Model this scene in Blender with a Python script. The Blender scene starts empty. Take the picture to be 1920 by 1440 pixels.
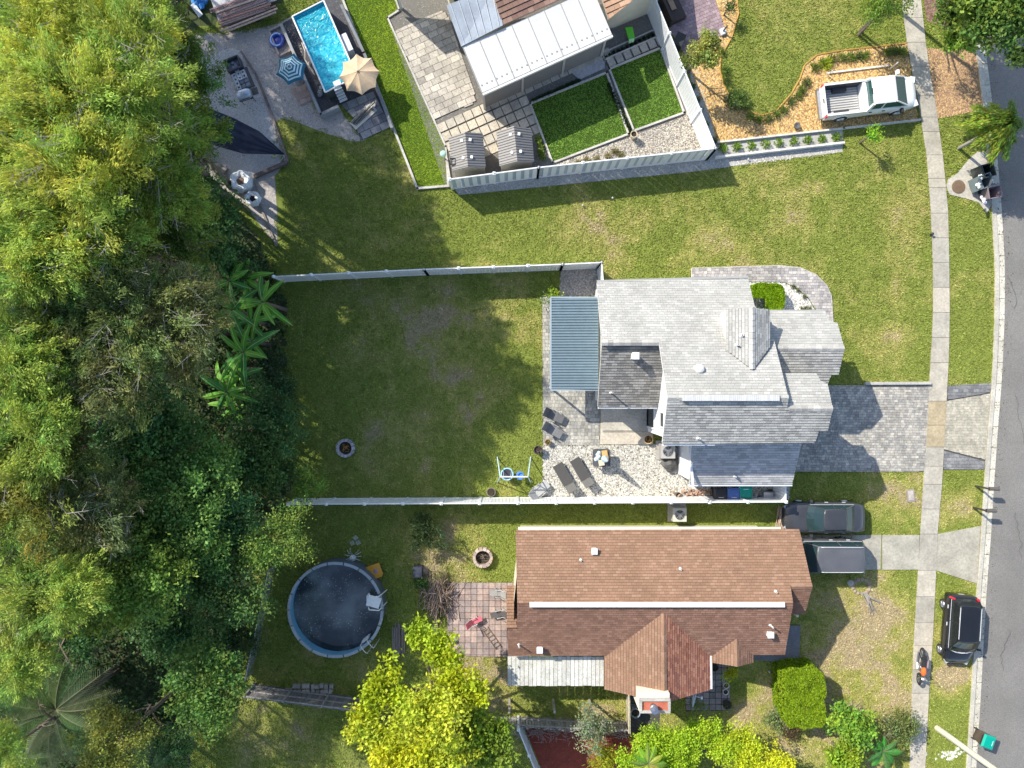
import bpy, math, random
import numpy as np
from mathutils import Vector, Matrix
rnd = random.Random(7)
rng = np.random.default_rng(7)
sc = bpy.context.scene
C = sc.collection
# ---------------- camera, sky, sun, exposure ----------------
F = 1333.33          # focal length in photo pixels (photo 1920 wide)
H = 42.0             # height of the drone above the ground, metres
cam = bpy.data.cameras.new('camera'); cam.sensor_width = 36; cam.lens = 36*F/1920
cam.clip_end = 1000; cam.clip_start = 0.5
co = bpy.data.objects.new('camera', cam); C.objects.link(co)
co.location = (0, 0, H); co.rotation_euler = (0, 0, 0); sc.camera = co
SUN_EL = math.radians(40); SH_AZ = math.radians(-39)      # direction in which shadows fall (from +x)
w = bpy.data.worlds.new('World'); sc.world = w; w.use_nodes = True
wn = w.node_tree.nodes; wl = w.node_tree.links
bg = wn['Background']; sky = wn.new('ShaderNodeTexSky'); sky.sky_type = 'NISHITA'; sky.sun_disc = False
sky.sun_elevation = SUN_EL
sdx, sdy = -math.cos(SH_AZ), -math.sin(SH_AZ)            # horizontal direction towards the sun
sky.sun_rotation = math.atan2(sdx, sdy) % (2*math.pi)
wl.new(sky.outputs[0], bg.inputs[0]); bg.inputs[1].default_value = 0.15
sl = bpy.data.lights.new('sun', 'SUN'); sl.energy = 4.1; sl.angle = math.radians(0.5); sl.color = (1.0, 0.94, 0.82)
so = bpy.data.objects.new('sun', sl); C.objects.link(so); so.location = (0, 0, 60)
sv = Vector((sdx*math.cos(SUN_EL), sdy*math.cos(SUN_EL), math.sin(SUN_EL)))
so.rotation_euler = sv.to_track_quat('Z', 'Y').to_euler()
sc.view_settings.view_transform = 'Standard'; sc.view_settings.look = 'None'
sc.view_settings.exposure = 0.70; sc.view_settings.gamma = 1
sc.view_settings.use_curve_mapping = False
sc.render.engine = 'CYCLES'

# ---------------- helpers ----------------
def P(px, py, h=0.0):
    """point of the place that lies at height h above photo pixel (px, py)"""
    return Vector(((px-960)/F*(H-h), -(py-720)/F*(H-h), h))
def Q(px, py, h=0.0):
    v = P(px, py, h); return (v.x, v.y)
def QL(l, h=0.0): return [Q(a, b, h) for a, b in l]

mats = {}
def M(key, col=(.5, .5, .5), rough=.8, var=.15, vs=2.0, bump=.15, bs=25.0, attr=False, metal=0.0, trans=0.0,
      spec=.4, coat=0.0, col2=None, c2s=1.0, alpha=1.0, var2=0.0, v2s=20.0):
    if key in mats: return mats[key]
    m = bpy.data.materials.new(key); m.use_nodes = True; mats[key] = m
    nt = m.node_tree; N = nt.nodes; L = nt.links
    b = N['Principled BSDF']; b.inputs['Roughness'].default_value = rough
    b.inputs['Metallic'].default_value = metal; b.inputs['Specular IOR Level'].default_value = spec
    if coat: b.inputs['Coat Weight'].default_value = coat; b.inputs['Coat Roughness'].default_value = .05
    geo = N.new('ShaderNodeNewGeometry')
    if attr:
        a = N.new('ShaderNodeAttribute'); a.attribute_name = 'Col'; src = a.outputs['Color']
    else:
        r = N.new('ShaderNodeRGB'); r.outputs[0].default_value = (*col, 1); src = r.outputs[0]
    if col2:
        n = N.new('ShaderNodeTexNoise'); n.inputs['Scale'].default_value = c2s; n.inputs['Detail'].default_value = 6
        L.new(geo.outputs['Position'], n.inputs['Vector'])
        rp = N.new('ShaderNodeValToRGB'); rp.color_ramp.elements[0].position = .42; rp.color_ramp.elements[1].position = .62
        L.new(n.outputs[0], rp.inputs[0])
        mx = N.new('ShaderNodeMix'); mx.data_type = 'RGBA'; L.new(rp.outputs[0], mx.inputs[0])
        L.new(src, mx.inputs[6]); mx.inputs[7].default_value = (*col2, 1); src = mx.outputs[2]
    for vv, ss in ((var, vs), (var2, v2s)):
        if vv:
            n = N.new('ShaderNodeTexNoise'); n.inputs['Scale'].default_value = ss; n.inputs['Detail'].default_value = 5
            L.new(geo.outputs['Position'], n.inputs['Vector'])
            mr = N.new('ShaderNodeMapRange'); mr.inputs[1].default_value = .3; mr.inputs[2].default_value = .7
            mr.inputs[3].default_value = 1-vv; mr.inputs[4].default_value = 1+vv
            L.new(n.outputs[0], mr.inputs[0])
            vm = N.new('ShaderNodeVectorMath'); vm.operation = 'SCALE'
            L.new(src, vm.inputs[0]); L.new(mr.outputs[0], vm.inputs['Scale']); src = vm.outputs[0]
    L.new(src, b.inputs['Base Color'])
    if bump:
        n = N.new('ShaderNodeTexNoise'); n.inputs['Scale'].default_value = bs; n.inputs['Detail'].default_value = 4
        L.new(geo.outputs['Position'], n.inputs['Vector'])
        bp = N.new('ShaderNodeBump'); bp.inputs['Strength'].default_value = bump; bp.inputs['Distance'].default_value = .05
        L.new(n.outputs[0], bp.inputs['Height']); L.new(bp.outputs[0], b.inputs['Normal'])
    if trans:
        t = N.new('ShaderNodeBsdfTranslucent'); L.new(src, t.inputs[0])
        ms = N.new('ShaderNodeMixShader'); ms.inputs[0].default_value = trans
        L.new(b.outputs[0], ms.inputs[1]); L.new(t.outputs[0], ms.inputs[2])
        L.new(ms.outputs[0], N['Material Output'].inputs['Surface'])
    if alpha < 1: b.inputs['Alpha'].default_value = alpha
    return m

class MB:
    """collects shapes; build() links them as ONE mesh object"""
    def __init__(s): s.v = []; s.f = []; s.c = []; s.cur = (.5, .5, .5)
    def col(s, c, j=0.0):
        k = 1+rnd.uniform(-j, j); s.cur = (c[0]*k, c[1]*k, c[2]*k); return s
    def add(s, vs, fs):
        o = len(s.v); s.v += [tuple(x) for x in vs]
        for f in fs: s.f.append(tuple(i+o for i in f)); s.c.append(s.cur)
        return s
    def box(s, c, d, rz=0.0, tilt=None, taper=1.0):
        R = Matrix.Rotation(rz, 3, 'Z')
        if tilt: R = R @ Matrix.Rotation(tilt[0], 3, 'X') @ Matrix.Rotation(tilt[1], 3, 'Y')
        vs = []
        for z in (-.5, .5):
            t = taper if z > 0 else 1
            for x, y in ((-.5, -.5), (.5, -.5), (.5, .5), (-.5, .5)):
                vs.append(Vector(c) + R @ Vector((x*d[0]*t, y*d[1]*t, z*d[2])))
        return s.add(vs, [(3, 2, 1, 0), (4, 5, 6, 7), (0, 1, 5, 4), (1, 2, 6, 5), (2, 3, 7, 6), (3, 0, 4, 7)])
    def prism(s, poly, z0, z1, bottom=True):
        n = len(poly)
        if sum(poly[i][0]*poly[(i+1) % n][1]-poly[(i+1) % n][0]*poly[i][1] for i in range(n)) < 0: poly = poly[::-1]
        vs = [(x, y, z0) for x, y in poly]+[(x, y, z1) for x, y in poly]
        fs = [tuple(range(n, 2*n))]
        if bottom: fs.append(tuple(range(n))[::-1])
        fs += [(i, (i+1) % n, n+(i+1) % n, n+i) for i in range(n)]
        return s.add(vs, fs)
    def sheet(s, poly, z):
        n = len(poly)
        if sum(poly[i][0]*poly[(i+1) % n][1]-poly[(i+1) % n][0]*poly[i][1] for i in range(n)) < 0: poly = poly[::-1]
        return s.add([(x, y, z) for x, y in poly], [tuple(range(n))])
    def bar(s, a, b, r, n=6, r2=None, cap=True):
        a = Vector(a); b = Vector(b); d = (b-a)
        if d.length < 1e-6: return s
        q = d.to_track_quat('Z', 'Y').to_matrix(); r2 = r if r2 is None else r2
        vs = []
        for p, rr in ((a, r), (b, r2)):
            for i in range(n):
                t = 2*math.pi*i/n; vs.append(p+q @ Vector((math.cos(t)*rr, math.sin(t)*rr, 0)))
        fs = [(i, (i+1) % n, n+(i+1) % n, n+i) for i in range(n)]
        if cap: fs += [tuple(range(n))[::-1], tuple(range(n, 2*n))]
        return s.add(vs, fs)
    def tube(s, pts, r, n=5):
        for a, b in zip(pts, pts[1:]): s.bar(a, b, r, n)
        return s
    def lathe(s, c, prof, n=16, R=None, cap=True):
        vs = []; R = R or Matrix.Identity(3)
        for r, z in prof:
            for i in range(n):
                t = 2*math.pi*i/n; vs.append(Vector(c)+R @ Vector((math.cos(t)*r, math.sin(t)*r, z)))
        fs = []
        for k in range(len(prof)-1):
            fs += [(k*n+i, k*n+(i+1) % n, (k+1)*n+(i+1) % n, (k+1)*n+i) for i in range(n)]
        if cap: fs += [tuple(range(n))[::-1], tuple(range((len(prof)-1)*n, len(prof)*n))]
        return s.add(vs, fs)
    def torus(s, c, R1, r, n=24, m=6, rot=None, arc=1.0):
        rot = rot or Matrix.Identity(3); vs = []; fs = []
        for i in range(n):
            a = 2*math.pi*arc*i/(n if arc == 1 else n-1)
            for j in range(m):
                b = 2*math.pi*j/m
                vs.append(Vector(c)+rot @ Vector(((R1+r*math.cos(b))*math.cos(a), (R1+r*math.cos(b))*math.sin(a), r*math.sin(b))))
        for i in range(n if arc == 1 else n-1):
            for j in range(m):
                fs.append((i*m+j, ((i+1) % n)*m+j, ((i+1) % n)*m+(j+1) % m, i*m+(j+1) % m))
        return s.add(vs, fs)
    def rock(s, c, r, sq=.6, n=6):
        vs = [Vector(c)+Vector((0, 0, r*sq))]
        a0 = rnd.uniform(0, 6)
        for ring, (rr, z) in enumerate(((.7, .35), (1, -.1))):
            for i in range(n):
                a = a0+2*math.pi*(i+.5*ring)/n; k = rnd.uniform(.8, 1.15)
                vs.append(Vector(c)+Vector((math.cos(a)*r*rr*k, math.sin(a)*r*rr*k, z*r*sq*k)))
        fs = [(0, 1+i, 1+(i+1) % n) for i in range(n)]
        for i in range(n):
            fs += [(1+i, 1+n+i, 1+(i+1) % n), (1+(i+1) % n, 1+n+i, 1+n+(i+1) % n)]
        return s.add(vs, fs)
    def build(s, name, mat, parent=None, world=False, off=None, smooth=False):
        o = off or (0, 0, 0)
        if parent is not None and world: o = parent['_o'] if '_o' in parent else (0, 0, 0)
        me = bpy.data.meshes.new(name)
        V = [(x-o[0], y-o[1], z-o[2]) for x, y, z in s.v]
        me.from_pydata(V, [], s.f)
        at = me.attributes.new('Col', 'FLOAT_COLOR', 'FACE')
        at.data.foreach_set('color', np.array([(*c, 1) for c in s.c], dtype=np.float32).ravel())
        me.materials.append(mat)
        if smooth: me.shade_smooth()
        ob = bpy.data.objects.new(name, me); C.objects.link(ob)
        if parent is not None: ob.parent = parent
        return ob

def tag(o, label=None, cat=None, group=None, kind=None):
    if label: o['label'] = label
    if cat: o['category'] = cat
    if group: o['group'] = group
    if kind: o['kind'] = kind
    return o
def thing(name, label, cat, loc=(0, 0, 0), rz=0.0, group=None):
    o = bpy.data.objects.new(name, None); C.objects.link(o); o.empty_display_size = .2
    o.location = loc; o.rotation_euler = (0, 0, rz); o['_o'] = tuple(float(a) for a in loc)
    return tag(o, label, cat, group)
def solo(name, label, cat, mb, mat, loc=None, group=None, smooth=False, rz=0):
    """a thing that is one mesh; coordinates of mb are local to loc if given"""
    o = mb.build(name, mat, smooth=smooth)
    if loc is not None: o.location = loc; o.rotation_euler = (0, 0, rz)
    else:
        xs = np.array(mb.v); c = ((xs[:, 0].min()+xs[:, 0].max())/2, (xs[:, 1].min()+xs[:, 1].max())/2, xs[:, 2].min())
        for v in o.data.vertices: v.co = (v.co[0]-c[0], v.co[1]-c[1], v.co[2]-c[2])
        o.location = c
    return tag(o, label, cat, group)
def struct(name, mb, mat, parent=None, smooth=False):
    o = mb.build(name, mat, parent, smooth=smooth)
    if parent is None: o['kind'] = 'structure'
    return o
ORD = ['first', 'second', 'third', 'fourth', 'fifth', 'sixth', 'seventh', 'eighth', 'ninth', 'tenth', 'eleventh', 'twelfth', 'thirteenth', 'fourteenth', 'fifteenth', 'sixteenth', 'seventeenth', 'eighteenth', 'nineteenth', 'twentieth', 'twenty-first', 'twenty-second', 'twenty-third', 'twenty-fourth', 'twenty-fifth', 'twenty-sixth']
def copy_tree(o, parent=None):
    c = o.copy(); C.objects.link(c)
    if parent is not None: c.parent = parent
    for ch in [x for x in o.children]: copy_tree(ch, c)
    return c

def np_mesh(name, V, Fc, k, cols, mat, parent=None):
    """fast mesh: V (n,3), Fc (m,k), one colour per face"""
    me = bpy.data.meshes.new(name); n = len(V); m = len(Fc)
    me.vertices.add(n); me.vertices.foreach_set('co', np.asarray(V, np.float32).ravel())
    me.loops.add(m*k); me.loops.foreach_set('vertex_index', np.asarray(Fc, np.int32).ravel())
    me.polygons.add(m); me.polygons.foreach_set('loop_start', np.arange(0, m*k, k, dtype=np.int32))
    me.update(calc_edges=True)
    at = me.attributes.new('Col', 'FLOAT_COLOR', 'FACE')
    cc = np.ones((m, 4), np.float32); cc[:, :3] = cols; at.data.foreach_set('color', cc.ravel())
    me.materials.append(mat)
    ob = bpy.data.objects.new(name, me); C.objects.link(ob)
    if parent is not None: ob.parent = parent
    return ob

def inpoly(x, y, poly):
    r = np.zeros(len(x), bool); n = len(poly)
    for i in range(n):
        x1, y1 = poly[i]; x2, y2 = poly[(i+1) % n]
        if y1 == y2: continue
        c = ((y1 > y) != (y2 > y)) & (x < (x2-x1)*(y-y1)/(y2-y1)+x1); r ^= c
    return r
def vnoise(x, y, s, seed=0):
    """smooth value noise in numpy, 0..1"""
    x = np.asarray(x)/s+seed*17.3; y = np.asarray(y)/s+seed*9.1
    xi = np.floor(x).astype(int); yi = np.floor(y).astype(int); fx = x-xi; fy = y-yi
    fx = fx*fx*(3-2*fx); fy = fy*fy*(3-2*fy)
    def h(a, b):
        n = (a*374761393+b*668265263+seed*1274126177) & 0x7fffffff
        n = ((n ^ (n >> 13))*1274126177) & 0x7fffffff
        return ((n ^ (n >> 16)) & 0xffff)/65535.
    return (h(xi, yi)*(1-fx)+h(xi+1, yi)*fx)*(1-fy)+(h(xi, yi+1)*(1-fx)+h(xi+1, yi+1)*fx)*fy
def fbm(x, y, s, seed=0):
    return .5*vnoise(x, y, s, seed)+.3*vnoise(x, y, s/2.1, seed+1)+.2*vnoise(x, y, s/4.3, seed+2)

def clip_rect(poly, x0, y0, x1, y1):
    for ax, lim, sg in ((0, x0, 1), (0, x1, -1), (1, y0, 1), (1, y1, -1)):
        out = []; n = len(poly)
        for i in range(n):
            a = poly[i]; b = poly[(i+1) % n]
            da = (a[ax]-lim)*sg; db = (b[ax]-lim)*sg
            if da >= 0: out.append(a)
            if (da >= 0) != (db >= 0):
                t = da/(da-db); out.append((a[0]+t*(b[0]-a[0]), a[1]+t*(b[1]-a[1])))
        poly = out
        if len(poly) < 3: return []
    return poly
def parea(p):
    n = len(p); return abs(sum(p[i][0]*p[(i+1) % n][1]-p[(i+1) % n][0]*p[i][1] for i in range(n)))/2
def tiles(poly, tw, th, ang=0.0, gap=.01, org=None, stag=.5, jit=0.0, minf=.15, gx=None):
    """polygons of rectangular tiles laid in rows inside poly (2-D)"""
    ca, sa = math.cos(-ang), math.sin(-ang); org = org or poly[0]
    R = [((x-org[0])*ca-(y-org[1])*sa, (x-org[0])*sa+(y-org[1])*ca) for x, y in poly]
    xs = [p[0] for p in R]; ys = [p[1] for p in R]; out = []
    j0 = math.floor(min(ys)/th); j1 = math.ceil(max(ys)/th)
    rx = np.array(xs); ry = np.array(ys)
    for j in range(j0, j1):
        sh = (stag*tw if j % 2 else 0)+(rnd.uniform(-jit, jit)*tw if jit else 0)
        i0 = math.floor((min(xs)-sh)/tw); i1 = math.ceil((max(xs)-sh)/tw)
        row = clip_rect(R, min(xs)-1, j*th+gap/2, max(xs)+1, (j+1)*th-gap/2)
        if not row: continue
        for i in range(i0, i1):
            g_ = gap if gx is None else gx; x0 = i*tw+sh+g_/2; x1 = (i+1)*tw+sh-g_/2
            c = clip_rect(row, x0, j*th-1, x1, (j+1)*th+1)
            if c and parea(c) > minf*tw*th:
                d = []
                for p in c:
                    if not d or abs(p[0]-d[-1][0])+abs(p[1]-d[-1][1]) > 1e-4: d.append(p)
                if len(d) > 2 and abs(d[0][0]-d[-1][0])+abs(d[0][1]-d[-1][1]) < 1e-4: d.pop()
                if len(d) < 3: continue
                ca2, sa2 = math.cos(ang), math.sin(ang)
                out.append([(x*ca2-y*sa2+org[0], x*sa2+y*ca2+org[1]) for x, y in d])
    return out
def paving(name, poly, tw, th, cols, mat, z=.0, h=.04, ang=0, gap=.012, stag=.5, single=False, parent=None, jz=.004, jit=0, org=None, cj=.08):
    T = tiles(poly, tw, th, ang, gap, org, stag, jit)
    if single:
        for t in T[:300]:
            m = MB().col(rnd.choice(cols), cj); m.prism(t, z, z+h+rnd.uniform(-jz, jz), False); m.build(name, mat, parent)
        return
    m = MB()
    for t in T: m.col(rnd.choice(cols), cj); m.prism(t, z, z+h+rnd.uniform(-jz, jz), False)
    o = m.build(name, mat, parent); o['kind'] = 'stuff'; return o

def scatter(name, poly, n, size, cols, mat, z=0.0, flat=.5, elong=1.0, parent=None, cj=.25, label=None, holes=()):
    """loose stones or chips inside poly: one object, kind stuff"""
    P2 = np.array(poly); x0, y0 = P2.min(0); x1, y1 = P2.max(0)
    x = rng.uniform(x0, x1, n*2); y = rng.uniform(y0, y1, n*2); k = inpoly(x, y, poly)
    for hh in holes: k &= ~inpoly(x, y, hh)
    x = x[k][:n]; y = y[k][:n]; n = len(x)
    base = np.array([(1, 0, 0), (0, 1, 0), (-1, 0, 0), (0, -1, 0), (0, 0, 1)], float)
    a = rng.uniform(0, 6.28, n); s = rng.uniform(size*.55, size*1.2, n); e = elong*rng.uniform(.7, 1.3, n)
    V = np.zeros((n, 5, 3))
    for q in range(5):
        bx = base[q, 0]*s*e; by = base[q, 1]*s*rng.uniform(.6, 1.1, n); bz = base[q, 2]*s*flat*rng.uniform(.6, 1.4, n)
        V[:, q, 0] = x+bx*np.cos(a)-by*np.sin(a)+base[q, 2]*rng.uniform(-.3, .3, n)*s
        V[:, q, 1] = y+bx*np.sin(a)+by*np.cos(a); V[:, q, 2] = z+bz+rng.uniform(0, .006, n)
    Fb = np.array([(0, 1, 4), (1, 2, 4), (2, 3, 4), (3, 0, 4)])
    Fc = (np.arange(n)[:, None, None]*5+Fb[None]).reshape(-1, 3)
    cc = np.array(cols)[rng.integers(0, len(cols), n)]*rng.uniform(1-cj, 1+cj, (n, 1))
    o = np_mesh(name, V.reshape(-1, 3), Fc, 3, np.repeat(cc, 4, 0), mat, parent); o['kind'] = 'stuff'
    if label: o['label'] = label
    return o

def leaves(C3, D, L, W, cols, bend=0.0, rs=rng):
    """arrays of leaf quads: centres C3 (n,3), directions D (n,3), length, width -> V, F, col"""
    n = len(C3)
    D = D/np.maximum(np.linalg.norm(D, axis=1, keepdims=True), 1e-6)
    U = rs.normal(size=(n, 3)); U[:, 2] *= .5; S = np.cross(D, U); S /= np.maximum(np.linalg.norm(S, axis=1, keepdims=True), 1e-6)
    L = np.broadcast_to(L, (n,))[:, None]*rs.uniform(.7, 1.3, (n, 1)); W = np.broadcast_to(W, (n,))[:, None]*rs.uniform(.7, 1.3, (n, 1))
    a = C3-D*L*.5; b = C3+S*W*.5; c = C3+D*L*.5; d = C3-S*W*.5
    V = np.stack([a, b, c, d], 1).reshape(-1, 3)
    Fc = np.arange(4*n).reshape(-1, 4)
    return V, Fc, cols
def crown_mesh(R, hgt, nclump, nleaf, L, W, col, seed, flat=.75, feather=False, lobes=7, jit=.3, hue=.25, gap=.0, top=1.0):
    """leaf arrays of one crown, local coords, centre of the crown at origin; uneven lobed outline"""
    rs = np.random.default_rng(seed)
    la = rs.uniform(0, 6.28, lobes); lz = rs.uniform(-.25, .8, lobes); lr = rs.uniform(.34, .58, lobes)
    ld = rs.uniform(.35, .72, lobes)
    lc = np.stack([np.cos(la)*ld*R, np.sin(la)*ld*R, lz*hgt*.55], 1)
    lc[0] = (0, 0, hgt*.3); lr[0] = .6
    # clumps on the lobes' shells
    w = lr**2*1.0; w /= w.sum(); li = rs.choice(lobes, nclump, p=w)
    d = rs.normal(size=(nclump, 3)); d[:, 2] = d[:, 2]*.8+.35; d /= np.linalg.norm(d, axis=1, keepdims=True)
    rad = lr[li][:, None]*rs.uniform(.74, 1.08, (nclump, 1))
    cc = lc[li]+d*rad*np.array([R, R, hgt*flat])
    cl_col = np.array(col)[None]*(1+rs.uniform(-jit, jit, (nclump, 1)))*1.22
    cl_col = cl_col*(1+rs.uniform(-hue, hue, (nclump, 1))*np.array([1.0, .15, -.3]))
    nl = nleaf//nclump
    ci = np.repeat(np.arange(nclump), nl)
    out = cc-np.array([0, 0, -.2*hgt]); out /= np.maximum(np.linalg.norm(out, axis=1, keepdims=True), 1e-6)
    n = len(ci)
    if feather:
        t = rs.uniform(-1, 1, (n, 1)); axis = out+rs.normal(size=out.shape)*.35; axis[:, 2] = axis[:, 2]*.5+.15
        axis /= np.linalg.norm(axis, axis=1, keepdims=True)
        cs = .30+.05*R; ax2 = axis[ci]
        pos = cc[ci]+ax2*t*cs*1.25+rs.normal(size=(n, 3))*cs*(.38-.2*t)
        D = ax2*1.2+rs.normal(size=(n, 3))*.45
    else:
        cs = .12+.055*R
        pos = cc[ci]+rs.normal(size=(n, 3))*cs*np.array([1, 1, .6])
        D = rs.normal(size=(n, 3)); D[:, 2] = D[:, 2]*.45+.05
    cols = cl_col[ci]*(1+rs.uniform(-.22, .22, (n, 1)))
    V, Fc, cols = leaves(pos, D, L, W, np.clip(cols, .004, 1), rs=rs)
    return V, Fc, cols, cc
# ---------------- materials ----------------
m_ground = M('soil', rough=.95, attr=True, var=.12, vs=6, bump=.6, bs=30, var2=.15, v2s=60, spec=.1)
m_grass = M('grass_blades', rough=.7, attr=True, var=0, bump=0, trans=.22, spec=.2)
m_stone = M('stones', rough=.85, attr=True, var=.06, vs=30, bump=.1, bs=60)
m_paver = M('pavers', rough=.85, attr=True, var=.18, vs=1.0, bump=.25, bs=60, var2=.20, v2s=11)
m_conc = M('concrete', rough=.9, attr=True, var=.16, vs=1.1, bump=.2, bs=60, var2=.18, v2s=9)
m_asph = M('asphalt', (.215, .205, .19), rough=.9, var=.12, vs=.35, bump=.6, bs=80, var2=.25, v2s=22)
m_chip = M('wood_chips', rough=.9, attr=True, var=.1, vs=20, bump=.1)
m_leaf = M('leaves', rough=.55, attr=True, var=0, bump=0, trans=.38, spec=.3)
m_bark = M('bark', (.16, .125, .10), rough=.9, var=.3, vs=12, bump=.5, bs=30)
m_twig = M('pale_twigs', (.34, .31, .27), rough=.9, var=.2, vs=12, bump=.3, bs=30)
m_white = M('white_paint', (.66, .66, .65), rough=.5, var=.03, vs=3, bump=.03)
m_vinyl = M('white_vinyl', (.78, .79, .80), rough=.35, var=.03, vs=5, bump=.02, spec=.5)
m_shing = M('shingle', rough=.92, attr=True, var=.10, vs=.7, bump=.35, bs=70, var2=.12, v2s=35, spec=.15)
m_attr = M('painted', rough=.6, attr=True, var=.06, vs=8, bump=.05)
m_gloss = M('glossy_plastic', rough=.3, attr=True, var=.03, vs=8, bump=.0, spec=.5)
m_metal = M('grey_metal', (.45, .46, .48), rough=.35, metal=.9, var=.08, vs=6, bump=.05)
m_dark = M('dark_plastic', (.025, .025, .028), rough=.5, var=.2, vs=6, bump=.05)
m_rubber = M('tyre_rubber', (.03, .03, .03), rough=.8, var=.2, vs=10, bump=.1)
m_glass = M('window_glass', (.010, .015, .018), rough=.06, var=0, bump=0, spec=.6)
m_wood = M('old_wood', rough=.85, attr=True, var=.2, vs=9, bump=.35, bs=40)
m_fabric = M('cloth', rough=.9, attr=True, var=.05, vs=6, bump=.1, bs=120)
m_wall = M('stucco', rough=.85, attr=True, var=.05, vs=3, bump=.15, bs=50)

def lerp_path(pts, y):
    for (y0, x0), (y1, x1) in zip(pts, pts[1:]):
        if y0 <= y <= y1: return x0+(x1-x0)*(y-y0)/(y1-y0)
    (y0, x0), (y1, x1) = (pts[0], pts[1]) if y < pts[0][0] else (pts[-2], pts[-1])
    return x0+(x1-x0)*(y-y0)/(y1-y0)
CURB = [(-400, 1770), (60, 1822), (120, 1832), (200, 1842), (300, 1851), (380, 1858), (500, 1865), (600, 1864), (700, 1860), (800, 1852),
        (900, 1845), (1000, 1839), (1100, 1831), (1200, 1825), (1300, 1820), (1440, 1811), (1800, 1790)]
SWL = [(-200, 1668), (0, 1689), (100, 1703), (200, 1723), (300, 1738), (400, 1745), (500, 1749), (600, 1749), (700, 1743), (800, 1737),
       (900, 1731), (1000, 1725), (1100, 1719), (1200, 1713), (1300, 1709), (1440, 1705), (1700, 1696)]
SWR = [(-200, 1704), (0, 1726), (100, 1737), (200, 1754), (300, 1768), (400, 1777), (500, 1779), (600, 1780), (700, 1777), (800, 1771),
       (900, 1766), (1000, 1757), (1100, 1753), (1200, 1748), (1300, 1741), (1440, 1734), (1700, 1722)]
ys = list(range(-400, 1801, 40))
curb = [Q(lerp_path(CURB, y), y) for y in ys]
gut = [Q(lerp_path(CURB, y)+19, y) for y in ys]
kerb2 = [Q(lerp_path(CURB, y)+7, y) for y in ys]
ys2 = list(range(-200, 1701, 20))
swl = [Q(lerp_path(SWL, y), y) for y in ys2]; swr = [Q(lerp_path(SWR, y), y) for y in ys2]
POLY = {}
POLY['street'] = curb+[(52, curb[-1][1]), (52, curb[0][1])]
POLY['sidewalk'] = swl+swr[::-1]
POLY['driveway'] = QL([(1430, 723), (1742, 722), (1733, 884), (1430, 884)])
POLY['apron'] = QL([(1777, 723), (1858, 718), (1845, 880), (1768, 880)])
POLY['drive2'] = QL([(1430, 1003), (1724, 1003), (1720, 1067), (1430, 1069)])
POLY['apron2'] = QL([(1758, 1001), (1838, 986), (1831, 1094), (1754, 1069)])
POLY['walk'] = QL([(1297, 503), (1400, 500), (1460, 498), (1500, 502), (1530, 515), (1550, 535), (1559, 555), (1562, 604), (1562, 640), (1535, 640), (1530, 582), (1515, 558), (1493, 540), (1470, 529), (1400, 528), (1297, 530)])
POLY['bedNE'] = QL([(1400, 529), (1469, 530), (1492, 541), (1514, 559), (1529, 583), (1534, 615), (1400, 615)])
POLY['patioW'] = QL([(1017, 557), (1125, 557), (1125, 700), (1124, 834), (1018, 834)])
POLY['porch'] = QL([(1127, 700), (1224, 700), (1224, 833), (1125, 833)])
POLY['gravS'] = QL([(1018, 835), (1240, 833), (1296, 833), (1480, 870), (1480, 936), (1018, 936)])
POLY['gravN'] = QL([(1052, 506), (1124, 504), (1124, 554), (1048, 556)])
POLY['patioB'] = QL([(838, 1092), (990, 1092), (990, 1232), (840, 1229)])
POLY['walkB'] = QL([(1318, 1240), (1368, 1244), (1368, 1332), (1286, 1334), (1286, 1300), (1318, 1298)])
POLY['slabB'] = QL([(1400, 1236), (1497, 1242), (1500, 1172), (1440, 1172)])
POLY['nlot'] = QL([(726, 33), (741, 29), (760, -60), (1240, -60), (1228, 24), (1345, 290), (846, 352), (836, 352)])
POLY['turfA'] = QL([(995, 196), (1137, 138), (1177, 250), (1036, 305)])
POLY['turfB'] = QL([(1143, 131), (1237, 92), (1281, 211), (1188, 245)])
POLY['strip'] = QL([(638, 0), (630, -60), (755, -60), (749, 20), (727, 33), (834, 270), (838, 346), (783, 353)])
POLY['purple'] = QL([(1236, 24), (1250, -60), (1330, -60), (1340, 0), (1362, 60), (1350, 69), (1318, 62), (1284, 105)])
POLY['mulch'] = QL([(1380, -40), (1385, 25), (1372, 70), (1352, 105), (1350, 132), (1356, 158), (1372, 188), (1398, 208), (1430, 216), (1455, 209), (1484, 176), (1500, 148), (1509, 122), (1532, 103), (1575, 95), (1700, 81),
                    (1722, 228), (1580, 242), (1450, 255), (1345, 272), (1328, 215), (1300, 150), (1286, 108), (1320, 62), (1350, 69), (1362, 60), (1340, 0), (1335, -40)])
POLY['wconc'] = QL([(1286, 108), (1302, 100), (1332, 215), (1345, 272), (1450, 255), (1580, 243), (1580, 285), (1440, 302), (1300, 322), (860, 366), (850, 350), (1330, 298)])
POLY['mulch2'] = QL([(1738, 90), (1786, 96), (1832, 84), (1843, 205), (1800, 214), (1757, 222)])
POLY['mulch3'] = QL([(1726, -40), (1800, -40), (1812, 40), (1780, 52), (1738, 40)])
POLY['sand'] = QL([(325, 90), (372, 62), (420, 62), (470, 56), (520, 45), (548, 30), (600, 215), (632, 198), (668, 248), (690, 262), (664, 266), (610, 250), (560, 230), (530, 222), (512, 232), (520, 270), (535, 305), (515, 330), (520, 400), (520, 462), (470, 400), (450, 380), (330, 300), (300, 150)])
POLY['pad'] = QL([(380, 110), (430, 90), (458, 97), (508, 205), (541, 305), (480, 331), (478, 350), (440, 335), (380, 290), (350, 240), (345, 140)])
POLY['poolpit'] = QL([(530, 44), (610, -6), (641, -6), (732, 238), (676, 264), (664, 222), (640, 196), (602, 215)])
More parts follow.
